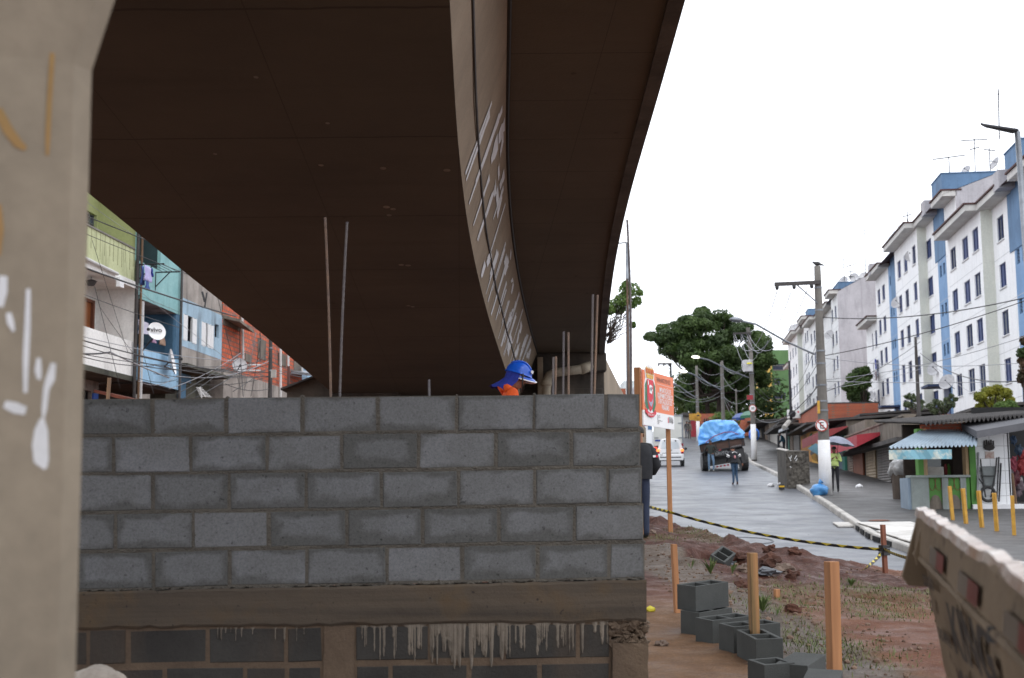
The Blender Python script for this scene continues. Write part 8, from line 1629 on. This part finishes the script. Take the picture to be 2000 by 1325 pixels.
# --- house 3 : pale faded blue
Ye, Yf = hY(350), hY(434); h3 = thing('house', 'faded pale blue house with two white louvred windows and a bare grey top', 'house', hp(Ye, 0, Z0)); zb3_ = hz(360, 583); zl3 = hz(390, 668)
sh = [(hY(358), hY(384), hz(371, 668), hz(371, 618)), (hY(394), hY(417), hz(405, 678), hz(405, 632)), (hY(420), hY(428), hz(424, 660), hz(424, 634))]
m = MB(); hcells(m, Ye, Yf, zl3 - .35, zb3_, 0, sh); m.build('wall', M['hfade'], h3); m = MB(); hbox(m, Ye, Yf, -.3, -.02, zb3_, zb3_ + 3.4); m.build('grey_upper_wall', M['hgrey'], h3); m = MB(); hbox(m, Ye, Yf, -.2, -.01, hz(390, 722), zl3 - .35); m.build('stained_lower_wall', M['hgrey'], h3); m = MB(); hbox(m, Ye, Yf, -.9, -.4, Z0, hz(390, 722)); hbox(m, Ye, Yf, -.9, .3, hz(390, 722) - .12, hz(390, 722) - .01); m.build('dark_ground_floor', M['mould'], h3); m = MB(); hbox(m, hY(372), hY(386), -.39, -.35, Z0, hz(380, 745)); hbox(m, hY(352), hY(395), -.39, -.34, hz(380, 745), hz(380, 722) - .14); m.build('blue_shopfront', M['hblue'], h3)
M['louvre_w'] = wave_mat('white_louvre', 2, .085, (.80, .80, .80), (.74, .74, .74), .5, 0, 1.0, None, .03)
for k, (a, b, c, d) in enumerate(sh):
    wn = hwin(h3, a, b, c, d, 0, 4 if k < 2 else 2, 'dkmetal', 'dkglass')
    if k < 2:
        L = b - a
        for u0, u1 in ((0, .30), (.68, 1.0)) if k == 0 else ((0, .33), (.5, .74), (.76, 1.0)):
            m = MB()
            nl = 13
            for i in range(nl): z = lerp(c, d, i / nl); ya_, yb_2 = a + L * u0, a + L * u1; m.obox(hp(ya_, -.05, z), hp(yb_2, 0, 0) - hp(ya_, 0, 0), hp(0, .05, 0) - hp(0, 0, 0) + Vector((0, 0, -.03)), Vector((0, 0, .075)))
            for y in (a + L * u0, a + L * u1 - .03): hbox(m, y, y + .03, -.06, .02, c, d)
            m.build('shutter', M['louvre_w2'] if 'louvre_w2' in M else M['pwhite'], wn)
m = MB(); y = hY(352, .1); m.tube([hp(y, .12, 3.4), hp(y, .12, zb3_ + 2.5)], .055, 8); T(m.build('downpipe', M['metal']), 'grey stack pipe at the corner of the faded blue house', 'pipe'); m = MB(); y = hY(347.5, .1); m.tube([hp(y, .2, 3.4), hp(y, .2, zb3_ + 2.5)], .04, 8); T(m.build('downpipe', M['sheet']), 'dark pipe between the teal and the faded blue house', 'pipe')
# --- house 4 : bare hollow brick
Yg, Yh = hY(436), hY(592); h4 = thing('house', 'unplastered hollow brick house with patches of cement beside the viaduct shadow', 'house', hp(Yg, 0, Z0)); zq = hz(480, 735)
m = MB(); hbox(m, Yg, Yh, -4, -.02, zq, zb3_ + 3.0); m.build('brick_wall', M['hbrick'], h4); m = MB(); hbox(m, Yg, hY(470), -.02, .02, hz(450, 640), hz(450, 622)); m.prism([hp(Yg, 0, hz(437, 622)), hp(hY(466), 0, hz(466, 640)), hp(hY(466), .6, hz(466, 652)), hp(Yg, .6, hz(437, 630))], (0, 0, .1)); m.build('concrete_lintel', M['grime'], h4)
m = MB(); hbox(m, Yg, Yh, -4.2, .05, Z0, zq); m.build('cement_wall', M['hgrey'], h4)
for (a, b, y0, y1) in ((505, 520, 660, 700), (545, 560, 690, 712), (480, 492, 690, 706), (575, 590, 700, 730)): m = MB(); hbox(m, hY(a), hY(b), -.02, .012, hz(a, y1), hz(a, y0)); m.build('cement_patch', M['grime'], h4)
for k, (x, y0, y1, r, mt, lb) in enumerate(((473, 618, 702, .05, 'pvc', 'white vertical pipe on the brick house, left one'), (469, 618, 694, .025, 'wood_old', 'thin brown pipe beside the white pipe on the brick house'), (548, 676, 776, .055, 'pvc', 'white pipe right of the dark utility pole'), (563, 684, 744, .05, 'pvc', 'white pipe at the right part of the brick house'), (590, 707, 728, .05, 'pvc', 'short white pipe at the far end of the brick house'), (508, 650, 705, .022, 'sheet', 'dark thin conduit slanting on the brick house'))):
    m = MB(); a, b = W(x, y0, hY(x, .1, y0)), W(x + (2 if k == 0 else 0), y1, hY(x, .1, y0)); m.tube([b, a], r, 7); T(m.build('downpipe', M[mt]), lb, 'pipe')
m = MB(); a, b = W(478, 721, 49), W(507, 713, 49.5); m.tube([W(480, 713, 49), W(508, 713, 49.5), W(508, 724, 49.5), W(480, 724, 49), W(480, 713, 49)], .03, 6, False); T(m.build('pipe_frame', M['pvc']), 'white pipe frame beside the round pale dish', 'pipe')
h5 = thing('house', 'pale blue far end house just visible under the viaduct edge', 'house', hp(61, 0, Z0)); m = MB(); hbox(m, 60.5, 64, -3, -.3, Z0, hz(600, 700)); m.build('wall', M['hlblue'], h5); m = MB(); m.obox(W(568, 730, 56), W(609, 735, 56) - W(568, 730, 56), (0, 4, .4), (0, 0, .12)); m.build('sheet_roof', M['metal'], h5)
# dark masonry under the viaduct and its sheet roof
dm = thing('low_masonry_hut', 'dark masonry hut with a sagging roof under the far end of the viaduct', 'hut', W(650, 775, 27.0)); p, q = W(560, 790, 26.8), W(780, 790, 26.8); zz = W(640, 735, 26.8).z
m = MB(); m.prism([Vector((p.x, 26.8, 1)), Vector((p.x, 26.8, W(560, 752, 26.8).z)), Vector((W(622, 733, 26.8).x, 26.8, zz)), Vector((q.x, 26.8, W(780, 760, 26.8).z)), Vector((q.x, 26.8, 1))], (0, 2.2, 0)); m.build('masonry', M['abut'], dm); m = MB(); m.prism([W(548, 758, 26.5), W(622, 730, 26.5), W(622, 733, 26.5), W(548, 762, 26.5)], (0, 2.6, 0)); m.prism([W(612, 729, 26.4), W(625, 727, 26.4), W(625, 732, 26.4), W(612, 734, 26.4)], (0, .3, 0)); m.build('roof', M['sheet'], dm)
# utility pole left, smaller things
m_p, lpp, lpt = pole('dark slim utility pole rising in front of the brick house', 527, 800, 652, 9, 7, Y=44, bands=(.5, .8), mat=M['sheet']); m = MB(); c = W(529, 738, 43.6); m.obox(c, (.16, 0, 0), (0, .12, 0), (0, 0, .27)); T(m.build('meter_box', M['dirtywhite']), 'pale meter box on the dark slim pole by the brick house', 'box')
m = MB(); m.obox(W(560, 780, 36), (.07, 0, 0), (0, .07, 0), (0, 0, .9)); T(m.build('post', mk('red_brown_post', S(84, 44, 36), S(64, 36, 30), 3, .7, .1)), 'reddish brown post in front of the cement wall near the hut', 'post'); m = MB(); a, b = W(206, 790, 30), W(210, 738, 30); m.obox(a, (.07, 0, 0), (0, .07, 0), b - a); T(m.build('post', M['wood_old']), 'brown post behind the block wall before the white house', 'post')
ta = thing('roof_aerial', 'white comb television aerial low in front of the faded blue house', 'aerial', W(396, 775, 30)); m = MB(); m.tube([W(396, 790, 30), W(391, 756, 30)], .012, 5); m.tube([W(388, 757, 30), W(402, 776, 30)], .012, 5); m.build('mast', M['pvc'], ta); m = MB()
for k in range(7): c = lerp(W(389, 758, 30), W(402, 775, 30), k / 6); m.tube([c + Vector((-.07 - .01 * k, 0, .01)), c + Vector((.07 + .01 * k, 0, -.01))], .008, 4)
m.build('comb_rod', M['pvc'], ta)
m = MB(); p = W(185, 1322, 5.2); m.lump(Vector((p.x, p.y, p.z - .07)), (.14, .12, .10), 6, .35, 4); m.tube([Vector((p.x, p.y, gz(p.x, p.y))), Vector((p.x, p.y, p.z - .08))], [.16, .13], 10); T(m.build('stone_stump', mk('pale_stone', S(190, 180, 168), S(160, 150, 140), 4, .9, .3)), 'pale broken stone stump at the foot of the pier', 'stone')
# cables over the left street
G2 = 'tangle of cables in front of the old houses'
lw = [((150, 380), (265, 462), 34, 37, .02, .01), ((150, 415), (420, 520), 33, 40, .02, .02), ((150, 450), (440, 563), 33, 42, .03, .012), ((150, 518), (460, 618), 30, 46, .05, .03), ((150, 570), (350, 640), 31, 40, .03, .012), ((150, 655), (460, 705), 30, 44, .12, .012), ((150, 662), (470, 730), 30, 44, .10, .02), ((150, 672), (525, 735), 30, 44, .25, .014), ((150, 690), (440, 716), 29, 42, .12, .012), ((150, 690), (215, 688), 29, 33, .03, .026), ((215, 688), (330, 738), 33, 38, .02, .026), ((150, 694), (300, 715), 29, 37, .08, .014), ((262, 694), (525, 728), 36, 44, .12, .016), ((262, 712), (525, 700), 36, 44, .28, .014), ((300, 730), (525, 722), 37, 44, .2, .012), ((345, 735), (527, 705), 40, 44, .25, .02), ((345, 745), (527, 735), 40, 44, .2, .012), ((360, 778), (520, 655), 34, 44, .06, .012), ((345, 770), (500, 668), 34, 44, .1, .012), ((380, 778), (525, 690), 36, 44, .05, .014), ((330, 760), (470, 690), 36, 44, .1, .012), ((420, 720), (525, 712), 42, 44, .1, .014), ((420, 735), (600, 712), 42, 58, .25, .016), ((527, 705), (600, 730), 44, 56, .1, .018), ((527, 715), (610, 738), 44, 56, .12, .012), ((262, 560), (470, 720), 37, 46, .05, .010), ((180, 470), (250, 690), 34, 36, .0, .009), ((185, 560), (235, 760), 33, 34, .0, .009), ((195, 600), (260, 690), 33, 36, .02, .009), ((420, 560), (470, 760), 43, 46, .05, .010), ((500, 650), (478, 760), 45, 46, .05, .012), ((510, 660), (490, 775), 45, 46, .04, .012), ((395, 570), (400, 590), 40, 40, 0, .04), ((404, 572), (400, 600), 40, 40, 0, .03), ((262, 735), (345, 742), 37, 40, .12, .012), ((270, 745), (345, 735), 37, 40, .18, .012), ((280, 690), (300, 770), 37, 37, .0, .008), ((440, 750), (525, 760), 40, 43, .12, .014), ((455, 765), (520, 720), 40, 43, .03, .014), ((470, 700), (475, 775), 45, 44, .0, .014)]
for k, ((x, y), (x2, y2), Y0_, Y1_, s, r) in enumerate(lw):
    lb = 'one of the many dark cables crossing the old house fronts on the left'
    if k == 3: lb = 'thick twisted cable sloping across the old house fronts'
    if k in (32, 33): lb = ('left', 'right')[k - 32] + ' frayed dark strip hanging from the thick twisted cable'
    wire(lb, [W(x, y, Y0_), W(x2, y2, Y1_)], r * .8, s, 'wire' if k % 5 else 'wiregrey', G2 if k not in (3, 32, 33) else None, 10)
